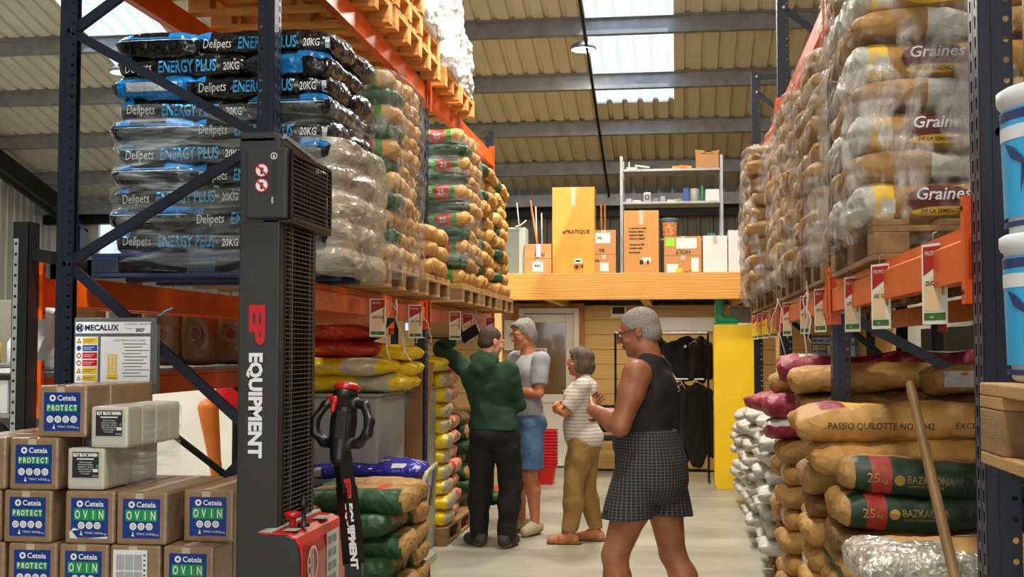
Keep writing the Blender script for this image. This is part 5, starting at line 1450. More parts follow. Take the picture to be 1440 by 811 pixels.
# buckets on a pallet at the right edge
m_wp = mat('white_bucket_plastic', 'd9dde0', .35, 0, .03, 4); m_sky = mat('sky_blue_print', '2aa6e0', .35, 0, .05, 5); m_navy = mat('dark_blue_print', '1f2f66', .4, 0, 0)
pallet(.528, 1.02, 1.38, 'weathered pallet carrying the blue buckets at the right edge', 'a', 'y', 1.2, 1.1, h=.14)
beam(1.02, .3, 3.02, 1.235, -1, 'orange beam carrying the bucket pallet at the right edge')
for k in range(2):
    t = thing('bucket', f'sky-blue and white bucket with a swallow, {["lower", "upper"][k]} of two at the right edge', 'bucket', (.70, 2.2, 1.522 + k * .255), 0, 'buckets at the right edge'); t.scale = (1, 1, .955)
    MB().lathe([(.112, 0), (.118, .006), (.124, .15), (.128, .235), (.133, .238), (.133, .246), (.128, .25)], 40).obj('bucket_body', m_wp, t)
    MB().lathe([(.134, .24), (.136, .246), (.136, .262), (.128, .267), (.11, .263)], 40).obj('lid', m_wp, t)
    n = 40; rr = lambda z: .1235 + .006 * (z / .24)
    mb = MB()
    def band(z0, z1, mi, d=.0015):
        vs = [((rr(z) + d) * math.cos(2 * PI * i / n), (rr(z) + d) * math.sin(2 * PI * i / n), z) for z in (z0, z1) for i in range(n)]
        mb.add(vs, [(i, (i + 1) % n, (i + 1) % n + n, i + n) for i in range(n)], mi, True)
    band(.03, .225, 0); band(.012, .022, 1, .002); band(.205, .222, 1, .002); band(.17, .195, 2, .0022)
    mb.obj('printed_wrap', [m_sky, m_navy, m_wp], t, fix=False)
    mb = MB()
    def wp(a_, z, d=.004): return ((rr(z) + d) * math.cos(a_), (rr(z) + d) * math.sin(a_), z)
    c_ = R(210)
    for poly in ([(0, .0), (.25, .02), (.45, .05), (.2, .04), (.02, .018)], [(0, 0), (-.25, .015), (-.42, .045), (-.2, .035), (-.02, .015)], [(.04, .01), (-.04, .01), (-.08, -.05), (0, -.02), (.12, -.05)]):
        mb.add([wp(c_ + p_[0], .12 + p_[1]) for p_ in poly], [tuple(range(len(poly)))], 0)
    mb.obj('swallow_print', m_navy, t, fix=False)
mb = MB(); mb.box(.825, .91, 2.9, 2.99, 0, 4.2)
o = mb.obj('steel_post', m_blue, label='second navy post right behind the nearest right frame', cat='post')

# ---------------- price cards and cut straps on the lower beams ----------------
cW = mat('card_white', 'dfdcd0', .45, 0, .02, 3); cR = mat('card_red', 'a8221c', .45, 0, 0); cG = mat('card_green', '3f6a2c', .45, 0, 0); cO = mat('card_ochre', 'b08a2a', .45, 0, 0); cP = mat('card_peach', 'e2c39a', .5, 0, 0); cY = mat('card_yellow', 'e2b81a', .45, 0, 0)
def card_mesh(txt, kind):
    mb = MB(); w, h = .11, .24
    mb.box(0, w, -.0012, .0012, -h, 0, 0)
    for s_ in (1, -1):
        y = -.002 * s_; y2 = -.0028 * s_
        mb.add([(.008, y, -.008), (w - .008, y, -.008), (w - .008, y, -.05), (.008, y, -.095)], [(0, 1, 2, 3)], 1)
        if kind == 'y': quad(mb, (.006, y, -h + .03), w - .012, .13, mi=5)
        else:
            mb.add([(.01, y, -.12), (w - .028, y, -.075), (w - .028, y, -.2), (.01, y, -.2)], [(0, 1, 2, 3)], 4)
            quad(mb, (w - .024, y, -.155), .014, .10, mi=3)
        quad(mb, (.008, y, -h + .012), w - .016, .022, mi=2)
        if s_ > 0:
            put_text(mb, txt, .020, (.018, y2, -.125), mi=6, bold=.0006, sx=.9); put_text(mb, 'PROMO', .020, (.016, y2, -.035), mi=0, sx=.9)
            put_text(mb, 'info', .012, (.035, y2, -h + .018), mi=0)
    return mb.mesh('card_body', [cW, cR, cG, cO, cP, cY, m_ink], fix=False)
cm = {t_: card_mesh(t_, 'n') for t_ in ('DUO 9.90', 'SAC 12.5', 'LOT 7.95')}; cm['y'] = card_mesh('5.40', 'y')
hook = MB().tube([(.05, .0, -.004), (.052, .0, .03), (.055, .012, .035)], .0015, 5).mesh('hook', m_galv)
def card(x, y, z, key, label, rz, sc_=1):
    t = thing('price_card', label, 'price card', (x, y, z), rz, 'price cards hung from the beams'); t.scale = (sc_, sc_, sc_)
    link('card_body', cm[key], t); link('hook', hook, t)
    return t
# right beam: aisle face x = .725, cards seen from the aisle side; rotated so that the face looks to -x and the camera
nR = ['nearest', 'second', 'third', 'fourth', 'fifth', 'sixth', 'seventh', 'eighth', 'ninth', 'tenth']
for i, (y, key, s_) in enumerate(((3.58, 'DUO 9.90', .95), (4.42, 'SAC 12.5', .95), (5.18, 'LOT 7.95', .95), (6.2, 'DUO 9.90', .9), (7.0, 'SAC 12.5', .9), (8.0, 'LOT 7.95', .9), (9.2, 'y', .9), (9.9, 'y', .9), (10.6, 'y', .9), (11.2, 'y', .9))):
    card(.70 - .01 * (i % 2), y, 1.875, key, f'{nR[i]} {"yellow" if key == "y" else "red and white"} price card along the right rack', R(-62), s_)
for i, (y, key) in enumerate(((7.0, 'DUO 9.90'), (8.05, 'SAC 12.5'), (9.55, 'LOT 7.95'), (10.15, 'DUO 9.90'), (11.4, 'SAC 12.5'))):
    card(-1.80, y, 1.875, key, f'{nR[i]} red and white price card along the left rack', R(38), .95)
m_str = mat('white_strap', 'd8d4cc', .4, 0, 0)
for i, (x, y, z, s_) in enumerate(((-1.80, 8.45, 1.80, 1), (-1.78, 10.7, 1.92, 2), (-1.79, 7.55, 1.84, 3), (.69, 6.6, 1.86, 4), (.69, 8.3, 1.88, 5))):
    rs = random.Random(s_)
    mb = MB()
    for q in range(6 if i == 1 else 3):
        p = Vector((x, y + rs.uniform(-.1, .1), z + rs.uniform(0, .12))); pts = [p.copy()]
        for j in range(6):
            p = p + Vector((rs.uniform(-.02, .03), rs.uniform(-.05, .05), -rs.uniform(.01, .09))); pts.append(p.copy())
        mb.tube(pts, .004, 5)
    mb.obj('cut_strap', m_str, label=f'tangle of cut white strapping hanging from the {["left beam beside the middle post", "left beam in the far bay", "left beam in the near bay", "right beam behind the second post", "right beam before the third post"][i]}', cat='strapping', kind='stuff')
MB().tube([(-2.38, 5.34, 1.73), (-2.355, 5.32, 1.735), (-2.34, 5.32, 1.75), (-2.31, 5.34, 1.765)], .004, 5).obj('blue_tie', m_sky, label='blue plastic tie on the brace above the warning board', cat='tie')
MB().tube([(1.02, 8.5, 1.62), (1.1, 8.46, 1.69), (1.2, 8.46, 1.70), (1.16, 8.5, 1.64), (1.22, 8.47, 1.60)], .004, 5).obj('blue_tie', m_sky, label='blue plastic tie beside the right warning board', cat='tie')
# ---------------- goods on the mezzanine ----------------
Z0 = 2.421
m_box = mat('golden_cardboard', 'd79a3c', .6, 0, .06, 3, .05, 60); m_box2 = mat('tan_cardboard', 'b88450', .65, 0, .06, 3, .05, 60)
m_lab = m_paper
def box(x0, x1, y0, y1, z0, z1, m, label, marks=None, cat='box', name='cardboard_box', group=None, flap=False, rz=0):
    t = thing(name, label, cat, ((x0 + x1) / 2, (y0 + y1) / 2, z0), rz, group)
    w, d, h = (x1 - x0) / 2, (y1 - y0) / 2, z1 - z0
    MB().bbox(-w, w, -d, d, 0, h, .004).obj('box_body', m, t)
    mb = MB(); mb.box(-.025, .025, -d - .001, -d, h * .78, h); mb.box(-.025, .025, -d, d, h, h + .0008); mb.obj('tape', c_tape, t)
    if marks:
        mb = MB()
        for k in marks:
            if k[0] == 'r': quad(mb, (-w + k[1], -d - .002 - .0004 * len(mb.f), k[2]), k[3], k[4], mi=k[5])
            else: put_text(mb, k[0], k[3], (-w + k[1], -d - .004, k[2]), (1, 0, 0) if len(k) < 6 else k[5], (0, 0, 1) if len(k) < 7 else k[6], mi=k[4], bold=.0012)
        mb.obj('printed_marks', [m_paper, m_ink, mat('neon_green_sticker', '8ee02a', .5, 0, 0), k_ink_y, k_ink_d], t, fix=False)
    return t
box(-1.42, -.925, 14.0, 14.3, Z0, 3.455, m_box, 'tall golden cardboard box standing on the mezzanine edge', [('ePRATIQUE', .12, .49, .062, 1), ('r', .26, .14, .09, .055, 0), ('r', .275, .155, .06, .022, 1), ('r', .27, .08, .035, .04, 4), ('r', .345, .08, .02, .045, 1)])
box(-1.745, -1.425, 13.95, 14.25, Z0, 2.615, m_box2, 'lower of two small cartons left of the tall golden box', [('r', .10, .05, .12, .11, 0), ('460', .12, .10, .05, 1)])
box(-1.74, -1.43, 13.95, 14.25, 2.617, 2.79, m_box2, 'upper of two small cartons left of the tall golden box', [('OXO', .12, .03, .05, 1), ('r', .14, .02, .05, .15, 0)])
box(-.955, -.68, 14.02, 14.3, Z0, 2.665, m_box2, 'lower carton between the tall box and the steel shelf', [('r', .09, .05, .10, .10, 0), ('RAL', .02, .16, .04, 1)])
box(-.955, -.68, 14.02, 14.3, 2.667, 2.95, m_box2, 'upper carton with white label beside the steel shelf', [('r', .04, .13, .17, .12, 0), ('FR', .06, .17, .05, 1), ('DE', .08, .03, .05, 1)])
box(-.585, -.185, 13.95, 14.3, Z0, 3.165, mat('tan_cardboard_plain', 'c48a4a', .6, 0, .05, 3, .05, 60), 'upright tan box with handwriting in front of the steel shelf', [('r', .21, .15, .10, .05, 0), ('a reserver 2 colis', .06, .53, .028, 4), ('livraison client n', .06, .49, .028, 4), ('materiel fragile', .06, .45, .028, 4), ('reserve magasin', .06, .41, .028, 4), ('commande 308', .06, .34, .028, 4), ('mention colis', .06, .30, .028, 4), ('fournitures', .06, .25, .028, 4), ('r', .20, .07, .04, .05, 1), ('r', .28, .07, .02, .05, 1)])
box(-.125, .30, 13.95, 14.3, Z0, 2.637, m_box2, 'lower carton with black upside-down lettering', [('r', .03, .02, .13, .10, 0), ('r', .31, .03, .08, .16, 0), ('YJOH', .34, .035, .07, 1, (-1, 0, 0), (0, 0, -1)), ('r', .13, .0, .08, .07, 3)])
box(-.125, .30, 13.95, 14.3, 2.639, 2.86, m_box2, 'upper carton with neon green sticker and white labels', [('r', .02, .11, .10, .09, 2), ('r', .14, .08, .22, .12, 0), ('r', .32, .09, .05, .1, 0), ('HOLY', .30, .06, .065, 1, (-1, 0, 0), (0, 0, -1))])
m_cab = mat('white_panel', 'd5d6d8', .35, 0, .02, 3)
box(.315, .59, 13.92, 14.25, Z0, 2.86, m_cab, 'plain white box, left of two beside the right rack', None, 'box', 'white_box')
box(.60, .895, 13.92, 14.25, Z0, 2.92, m_cab, 'taller white box with small label, right of two', [('r', .12, .36, .10, .055, 0), ('r', .19, .375, .02, .02, 1)], 'box', 'white_box')
# grey basket crate
t = thing('basket_crate', 'grey perforated plastic crate on end on the mezzanine, white cord on top', 'crate', (-2.12, 13.98, Z0))
m_cr = mat('grey_green_plastic', 'a9b0a4', .5, 0, .04, 4)
mb = MB(); mb.bbox(0, .02, 0, .3, 0, .57, .003); mb.bbox(.31, .385, 0, .3, 0, .57, .004); mb.bbox(.02, .31, 0, .3, .55, .57, .003); mb.bbox(.02, .31, 0, .3, 0, .03, .003); mb.obj('crate_frame', m_cr, t)
mb = MB()
for i in range(14): mb.box(.02 + i * .0215, .026 + i * .0215, 0, .008, .03, .55)
for i in range(24): mb.box(.02, .31, 0, .009, .03 + i * .022, .036 + i * .022)
mb.obj('lattice', m_cr, t, kind='stuff')
MB().box(.02, .31, .25, .3, .03, .55).obj('crate_base', m_cr, t)
MB().tube([(.28, .05, .57), (.31, .02, .60), (.30, 0, .72), (.285, 0, .86)], .008, 6).obj('cord', m_str, t); MB().tube([(.27, 0, .58), (.33, -.02, .59), (.40, -.01, .65)], .008, 6).obj('cord', m_str, t)
for i, (a_, b_, r, m, l) in enumerate((((-1.56, 14.2, Z0), (-1.73, 14.45, 3.36), .014, m_oak, 'reddish broom handle leaning behind the small cartons'), ((-1.63, 14.35, Z0), (-1.66, 14.4, 3.28), .009, m_str, 'thin white rod behind the small cartons, left'), ((-1.57, 14.35, Z0), (-1.59, 14.4, 3.20), .009, m_str, 'thin white rod behind the small cartons, right'), ((-.86, 14.4, Z0), (-.88, 14.5, 3.32), .013, m_oak, 'wooden handle right of the tall golden box, left of two'), ((-.82, 14.4, Z0), (-.835, 14.5, 3.32), .013, m_oak, 'wooden handle right of the tall golden box, right of two'))):
    MB().tube([a_, b_], r, 8).obj('handle_pole', m, label=l, cat='pole')
# steel shelf
t = thing('steel_shelf', 'open galvanised shelf unit on the mezzanine', 'shelf unit', (0, 0, 0))
for x in (-.645, .53):
    for y in (14.35, 14.75):
        MB().bbox(x, x + .035, y, y + .035, Z0, 3.86, .002).obj('post', m_galv, t)
for z in (2.85, 3.285, 3.675):
    MB().bbox(-.61, .53, 14.35, 14.78, z, z + .028, .003).obj('shelf_board', m_galv, t)
def small(name, mb, m, label, cat): return mb.obj(name, m, label=label, cat=cat)
za, zb, zc = 3.7035, 3.3135, 2.8785
t = thing('open_box', 'crumpled open brown box on the top shelf', 'box', (.25, 14.4, za)); MB().bbox(0, .27, 0, .25, 0, .19, .006).obj('box_body', m_box2, t); MB().prism([(0, .19), (.12, .17), (.10, .215), (-.01, .225)], 0, .24, 'y').prism([(.27, .19), (.16, .17), (.18, .20), (.28, .22)], 0, .24, 'y').obj('flap', m_box2, t)
small('bracket', MB().bbox(-.57, -.44, 14.4, 14.5, za, za + .03, .004).bbox(-.545, -.53, 14.4, 14.42, za + .03, za + .09, .003).bar((-.47, 14.42, za + .05), (-.30, 14.45, za + .03), .05, .02), m_paper, 'white plastic brackets lying on the top shelf', 'bracket')
for i, (x, c) in enumerate(((-.03, 'e0a020'), (.05, 'd8781c'), (.12, 'e0a020'))):
    MB().bbox(x, x + .085, 14.42, 14.5, za, za + .04 + .01 * (i % 2), .004).obj('packet', mat(f'packet_{"ab"[i % 2]}', c, .5, 0, .1, 30), label=f'{["yellow", "orange", "amber"][i]} packet on the top shelf', cat='packet', group='packets on the top shelf')
MB().bbox(.36, .53 - .01, 14.38, 14.55, zb, zb + .14, .004).bbox(.358, .522, 14.376, 14.38, zb + .0, zb + .03, .001).obj('white_box', m_cab, label='small white box at the right of the middle shelf', cat='box')
MB().lathe([(.022, 0), (.024, .15), (.016, .18), (.016, .195)], 14, 0, (.325, 14.45, zb)).obj('tube_bottle', mat('green_plastic', '1f7a4a', .4, 0, 0), label='green tube standing on the middle shelf', cat='tube')
MB().lathe([(.052, 0), (.055, .005), (.055, .15), (.05, .155)], 20, 0, (.235, 14.45, zb)).obj('grey_roll', m_lgrey, label='upright grey roll on the middle shelf', cat='roll')
MB().bbox(.10, .165, 14.4, 14.46, zb, zb + .16, .006).obj('blue_folder', mat('blue_card', '1f4fa0', .5, 0, 0), label='blue folder beside the grey roll', cat='folder')
t = thing('square_fitting', 'grey square fitting with round opening on the middle shelf', 'fitting', (-.37, 14.42, zb)); MB().bbox(0, .09, 0, .03, 0, .12, .006).obj('plate', m_galv, t); mb = MB(); disc(mb, (.045, -.002, .06), .03, mi=0, r0=.018); mb.obj('ring', m_ink, t, fix=False)
for i, (x, w, h, c, l) in enumerate(((-.58, .07, .05, 'b9a8d8', 'lilac wrapped pack'), (-.50, .10, .03, 'cfd0d4', 'flat pale pack'), (-.255, .07, .05, '70747a', 'small dark grey box'), (-.17, .06, .07, '9aa3ad', 'small grey-blue box'), (-.09, .10, .03, 'c9c2b4', 'flat beige pack'), (.01, .07, .04, '8b8f94', 'small steel box'))):
    MB().bbox(x, x + w, 14.42, 14.5, zb, zb + h, .006).obj('small_pack', mat(f'pack_{"abcdef"[i]}', c, .5, 0, .1, 20), label=f'{l} on the middle shelf', cat='pack', group='small packs on the middle shelf')
t = thing('bucket', 'grey bucket with orange printed label on the mezzanine shelf', 'bucket', (-.06, 14.5, zc)); MB().lathe([(.085, 0), (.09, .01), (.1, .22), (.106, .225), (.106, .24), (.09, .245)], 24).obj('bucket_body', mat('grey_blue_plastic', '6d7f8a', .4, 0, .03, 4), t)
mb = MB(); n = 12; vs = [((.0915 + .045 * z) * math.cos(R(270 - 60 + 120 * i / n)) * 1.02, (.0915 + .045 * z) * math.sin(R(270 - 60 + 120 * i / n)) * 1.02, z) for z in (.03, .19) for i in range(n + 1)]
mb.add(vs, [(i, i + 1, i + n + 2, i + n + 1) for i in range(n)], 0, True); mb.obj('printed_label', mat('orange_print', 'd58a5a', .5, 0, .5, 30), t, fix=False)
MB().bbox(.38, .47, 14.42, 14.5, zc, zc + .055, .004).obj('teal_pack', mat('teal_card', '2f7f80', .5, 0, 0), label='teal pack on the lowest shelf', cat='pack')
# ---------------- under the mezzanine ----------------
m_yel = mat('yellow_lacquer', 'f0c400', .38, 0, .03, 2)
t = thing('locker', 'tall yellow steel locker beside the end of the right rack', 'locker', (.44, 13.84, 0))
MB().bbox(0, .44, 0, .45, .0, 1.845, .004).obj('cabinet_body', m_yel, t)
MB().box(-.012, 0, .02, .44, .03, 1.82).obj('door', m_yel, t)
for z in (.3, .95, 1.6): MB().tube([(-.014, .02, z), (-.014, .02, z + .06)], .007, 6).obj('hinge', m_yel, t)
b = Body((-.08, -.20, 0), (.08, .12, .36), .005)
b.cone((0, .035, .33), (0, .035, .09), .058, .05, .02).cone((0, .03, .055), (0, -.08, .05), .05, .048, .03).cone((0, -.07, .05), (.005, -.15, .042), .045, .04, .02).cut((0, 0, .004), (0, 0, -1)).cut((0, 0, .33), (0, 0, 1)).ell((0, .035, .34), (.05, .05, .08), .004, 's')
m_bg = mat('green_rubber', '22a06a', .4, 0, .05, 6)
t = thing('rubber_boot', 'bright green rubber boot standing on the yellow locker', 'boot', (.53, 13.98, 1.846), R(80)); link('boot_shaft', b.mesh('boot_shaft', m_bg), t)
MB().prism([(-.19, 0), (.09, 0), (.09, .02), (-.19, .02)], -.045, .045, 'x').obj('sole', m_bg, t)
t = thing('storage_box', 'clear plastic box behind the green boot on the locker', 'box', (.62, 14.08, 1.846)); MB().bbox(0, .23, 0, .18, 0, .20, .01).obj('box_body', mat('clear_plastic', '8a8f90', .2, 0, .05, 4, alpha=.55), t); MB().bbox(-.008, .238, -.008, .188, .2, .215, .004).obj('lid', m_lgrey, t)
MB().bbox(.70, .85, 13.86, 13.98, 1.846, 1.862, .002).obj('paper_stack', m_paper, label='sheets of paper lying on the yellow locker', cat='paper')
# garment rail
t = thing('garment_rail', 'black garment rail with chrome bars beside the yellow locker', 'garment rail', (0, 0, 0))
for x in (-.72, .38): MB().tube([(x, 14.6, 0), (x, 14.6, 1.76)], .014, 8).obj('upright_tube', m_black, t); MB().tube([(x, 14.35, .03), (x, 14.85, .03)], .014, 8).obj('foot_bar', m_black, t)
m_chrome = mat('chrome', 'd5d8dc', .2, 1, 0)
MB().tube([(-.72, 14.6, 1.76), (.38, 14.6, 1.76)], .012, 8).obj('hanging_bar', m_chrome, t); MB().tube([(-.3, 14.5, 1.215), (.33, 14.5, 1.215)], .013, 8).obj('hanging_bar', m_chrome, t); MB().tube([(-.72, 14.6, .14), (.38, 14.6, .14)], .012, 8).obj('lower_bar', m_black, t)
m_gb = mat('black_workwear', '0c0c0e', .85, 0, .1, 8, .1, 60)
def garment(x, y, z, w, h, label, rz, seed, logo=False, g='black garments on the rail'):
    b = Body((-.30, -.09, -h - .02), (.30, .09, .08), .010)
    b.cone((0, 0, -.02), (w * .46, 0, -.10), .035, .045, .03, (1, 1, 1)).cone((0, 0, -.02), (-w * .46, 0, -.10), .035, .045, .03)
    b.ell((0, 0, -h * .5), (w * .44, .045, h * .52), .05)
    for s_ in (-1, 1): b.cone((s_ * w * .44, 0, -.10), (s_ * w * .55, .0, -h * .85), .045, .04, .02)
    b.cut((0, 0, -h), (0, 0, -1)); b.fold(.012, 40, 10, 8, seed)
    t = thing('hanging_jacket', label, 'jacket', (x, y, z), rz, g); link('jacket_body', b.mesh('jacket_body', m_gb), t)
    MB().tube([(0, 0, -.02), (0, 0, .03), (.015, 0, .05), (.0, 0, .065), (-.012, 0, .05)], .003, 5).obj('hanger_hook', m_galv, t)
    if logo:
        mb = MB(); disc(mb, (-.02, -.062, -.10), .018, mi=0, n=12); mb.add([(.04, -.065, -.26), (.06, -.065, -.22), (.075, -.065, -.27), (.06, -.065, -.33)], [(0, 1, 2, 3)], 0); mb.obj('printed_logo', c_wht, t, fix=False)
    return t
garment(.12, 14.58, 1.70, .46, .52, 'black jacket with small white emblem on the rail', R(10), 1, True)
garment(.30, 14.62, 1.70, .42, .54, 'black jacket on the rail nearest the locker', R(60), 2)
garment(-.22, 14.62, 1.70, .40, .50, 'black jacket on the rail mostly behind the man in the vest', R(50), 3)
garment(.05, 14.5, 1.15, .42, .98, 'long black overalls hanging from the lower chrome bar, left', R(15), 4)
garment(.24, 14.5, 1.15, .42, .98, 'long black overalls hanging from the lower chrome bar, right', R(35), 5)
for i, x in enumerate((-.02, .05)):
    MB().tube([(x, 14.42, 1.21), (x + .02, 14.42, 1.17), (x - .05, 14.40, 1.09), (x, 14.40, 1.06), (x + .07, 14.40, 1.08), (x + .02, 14.42, 1.17)], .006, 6).obj('clothes_hanger', mat('pale_pink_plastic', 'c9a79a', .4, 0, 0), label=f'empty pale hanger on the lower bar, {["left", "right"][i]} one', cat='hanger')
# white electric trunking / shelf behind the rail
MB().bbox(-.45, .75, 15.9, 15.99, 1.80, 1.98, .004).obj('white_trunking', m_cab, label='long white trunking on the wall above the garment rail', cat='trunking')
t = thing('wall_sign', 'small black and white sign on the timber wall', 'sign', (-.845, 15.96, 1.98)); MB().bbox(0, .20, 0, .02, 0, .15, .003).obj('sign_board', m_paper, t); mb = MB(); quad(mb, (.02, -.002, .05), .16, .09, mi=0); mb.obj('printed_face', m_ink, t, fix=False)
MB().bbox(-2.26, -2.13, 15.93, 15.95, 1.55, 1.95, .003).obj('white_poster', m_paper, label='white sheet pinned beside the door casing', cat='poster')
MB().box(-3.4, -2.72, 15.75, 16.0, 1.70, 1.725).obj('dark_shelf', m_black, label='narrow dark wall shelf left of the door', cat='shelf')
t = thing('monitor', 'small wall monitor with pale screen left of the door', 'monitor', (-3.60, 15.85, 1.80)); MB().bbox(0, .20, 0, .04, 0, .13, .004).obj('housing', m_black, t)
me_, tt, bb = nt('lit_screen'); bb.inputs['Emission Color'].default_value = (.55, .68, .85, 1); bb.inputs['Emission Strength'].default_value = .8; MB().box(.012, .188, -.002, 0, .012, .118).obj('screen', me_, t)
# red shopping baskets, nested
for k in range(12):
    t = thing('shopping_basket', f'red plastic basket, {ORD[11 - k]} of the nested stack by the door' if k > 0 else 'red plastic basket, the lowest of the nested stack by the door', 'basket', (-1.56, 14.12, .001 + k * .036), 0, 'nested red baskets')
    mb = MB()
    w0, d0, w1, d1, h = .13, .10, .165, .13, .22
    vs = [(-w0, -d0, 0), (w0, -d0, 0), (w0, d0, 0), (-w0, d0, 0), (-w1, -d1, h), (w1, -d1, h), (w1, d1, h), (-w1, d1, h)]
    mb.add(vs, [(0, 3, 2, 1), (0, 1, 5, 4), (1, 2, 6, 5), (2, 3, 7, 6), (3, 0, 4, 7)]); mb.obj('basket_body', m_red, t)
    mb = MB(); mb.box(-w1 - .012, w1 + .012, -d1 - .012, -d1, h - .008, h + .012); mb.box(-w1 - .012, w1 + .012, d1, d1 + .012, h - .008, h + .012); mb.box(-w1 - .012, -w1, -d1, d1, h - .008, h + .012); mb.box(w1, w1 + .012, -d1, d1, h - .008, h + .012); mb.obj('rim', m_red, t)
t = thing('tub', 'wide red tub in front of the nested baskets', 'tub', (-1.74, 13.95, 0)); MB().lathe([(.12, 0), (.13, .01), (.17, .23), (.18, .235), (.18, .245), (.165, .245), (.125, .015)], 28).obj('tub_body', m_red, t)
# chair
t = thing('chair', 'black chair behind the woman in the striped top', 'chair', (-.86, 15.2, 0))
MB().bbox(-.20, .20, -.2, .2, .44, .48, .015).obj('seat', m_gb, t); MB().bbox(-.20, .20, .17, .21, .52, .86, .015).obj('backrest', m_gb, t)
for x in (-.18, .18):
    for y in (-.18, .18): MB().tube([(x, y, .45), (x * 1.08, y * 1.1, 0)], .012, 8).obj('leg', m_black, t)
MB().bbox(-1.1, .55, 15.7, 15.95, .02, .36, .01).obj('wooden_bench_box', mg2, label='low timber bench along the wall behind the chair', cat='bench')
# ---------------- neighbouring sales area, seen through the left rack ----------------
t = thing('bright_backdrop_board', 'white board added for the bright background seen through the rack', 'board', (-6.9, 13.5, 0)); MB().bbox(0, 2.6, 0, .05, .1, 1.45, .01).obj('panel', m_paper, t);  # added white panel standing in for the bright area beyond
for x in (.2, 2.3): MB().box(x, x + .06, -.2, .25, 0, .12).obj('foot', m_black, t)
t = thing('orange_waders', 'orange waders with grey boot on a stand seen through the rack', 'waders', (-4.42, 11.2, 0))
b = Body((-.2, -.2, 0), (.2, .2, 1.1), .012); b.cone((-.05, 0, 1.0), (.03, 0, .45), .10, .055, .03).cone((.03, 0, .45), (.05, 0, .2), .055, .045, .02); link('leg_tube', b.mesh('leg_tube', mat('orange_pvc', 'd8772c', .45, 0, .08, 5)), t)
b = Body((-.2, -.25, 0), (.2, .2, .4), .012); b.cone((.05, 0, .26), (.05, 0, .06), .052, .055, .02).cone((.05, 0, .05), (.03, -.14, .045), .05, .045, .02); link('boot', b.mesh('boot', m_dark), t)
t = thing('hose_reel', 'red hose reel on a stand seen through the rack', 'reel', (-4.18, 11.15, .12)); MB().lathe([(.06, -.06), (.18, -.055), (.18, -.045), (.07, -.04), (.07, .04), (.18, .045), (.18, .055), (.06, .06)], 28, 0, (0, 0, 1.02), 'y').obj('drum', m_red, t); MB().tube([(0, .0, 0), (0, 0, .85)], .03, 8).obj('stand', m_black, t)
t = thing('gondola', 'low retail shelf with bottles at the far left', 'shelf unit', (-6.6, 9.4, 0))
for z in (.05, .55, 1.0, 1.42): MB().bbox(0, 1.75, 0, .5, z, z + .03, .004).obj('shelf_board', m_galv, t)
MB().bbox(0, 1.75, .48, .5, .05, 2.0, .004).obj('back_panel', m_wallsheet, t)
for i in range(11):
    MB().lathe([(.04, 0), (.045, .01), (.045, .17), (.016, .22), (.016, .25)], 12).obj('bottle', [m_wp, m_sky, k_ink_y][i % 3] if i % 4 else m_wp, label=f'{["white", "blue", "yellow"][i % 3] if i % 4 else "white"} bottle on the far left shelf, {ORD[i].replace(" from the top", "").replace("top", "first")} along', cat='bottle', group='bottles on the far left shelf', loc=(-6.5 + i * .155, 9.6, 1.4515))
for i in range(5):
    MB().bbox(0, .3, 0, .3, 0, .28, .01).obj('goods_box', [m_paper, k_ink_y, m_wp, m_paper, m_red][i], label=f'{["white", "yellow", "pale", "white lidded", "red"][i]} goods box low on the far left shelf', cat='box', loc=(-6.5 + i * .34, 9.45, 1.0315))
# ---------------- people ----------------
V3 = lambda *a: Vector(a)
def head_parts(b, c, Mx, g=1.0, male=True):
    """adds a head centred at c, turned by the 3x3 matrix Mx, facing local -y"""
    m = [[Mx[i][j] for j in range(3)] for i in range(3)]
    def P(x, y, z): return tuple(Vector(c) + Mx @ Vector((x * g, y * g, z * g)))
    def E(x, y, z, rx, ry, rz_, k, op='u'): b.ell(P(x, y, z), (rx * g, ry * g, rz_ * g), k, op, M=m)
    E(0, .018, .033, .076, .096, .083, .02); E(0, -.022, -.02, .062, .072, .085, .03)
    E(0, -.012, -.072, .056, .060, .036, .03); E(0, -.062, -.094, .030, .026, .020, .02)
    for s_ in (-1, 1):
        E(s_ * .030, -.084, .026, .026, .012, .008, .012)
        E(s_ * .043, -.064, -.028, .022, .020, .018, .02)
        E(s_ * .031, -.102, .008, .016, .014, .010, .010, 's')
        E(s_ * .031, -.080, .006, .0125, .0125, .0115, .003)
        E(s_ * .079, .014, -.006, .009, .019, .031, .006); E(s_ * .088, .010, -.004, .004, .010, .018, .004, 's')
    b.cone(P(0, -.088, .016), P(0, -.112, -.020), .008 * g, .012 * g, .012)
    for s_ in (-1, 1): E(s_ * .011, -.103, -.024, .008, .009, .007, .006)
    E(0, -.092, -.050, .022, .009, .0055, .007); E(0, -.090, -.061, .019, .009, .006, .007); E(0, -.104, -.0555, .024, .008, .0022, .004, 's')
    return P
def finger(b, p, d, n, L, r, curl):
    """three bent segments"""
    pts = [Vector(p)]; ax = d.cross(n).normalized()
    for i, f in enumerate((.42, .32, .26)):
        d = Matrix.Rotation(curl * (.7 if i == 0 else 1), 3, ax) @ d
        pts.append(pts[-1] + d * L * f)
    b.chain([tuple(q) for q in pts], [r, r * .95, r * .88, r * .78], .004)
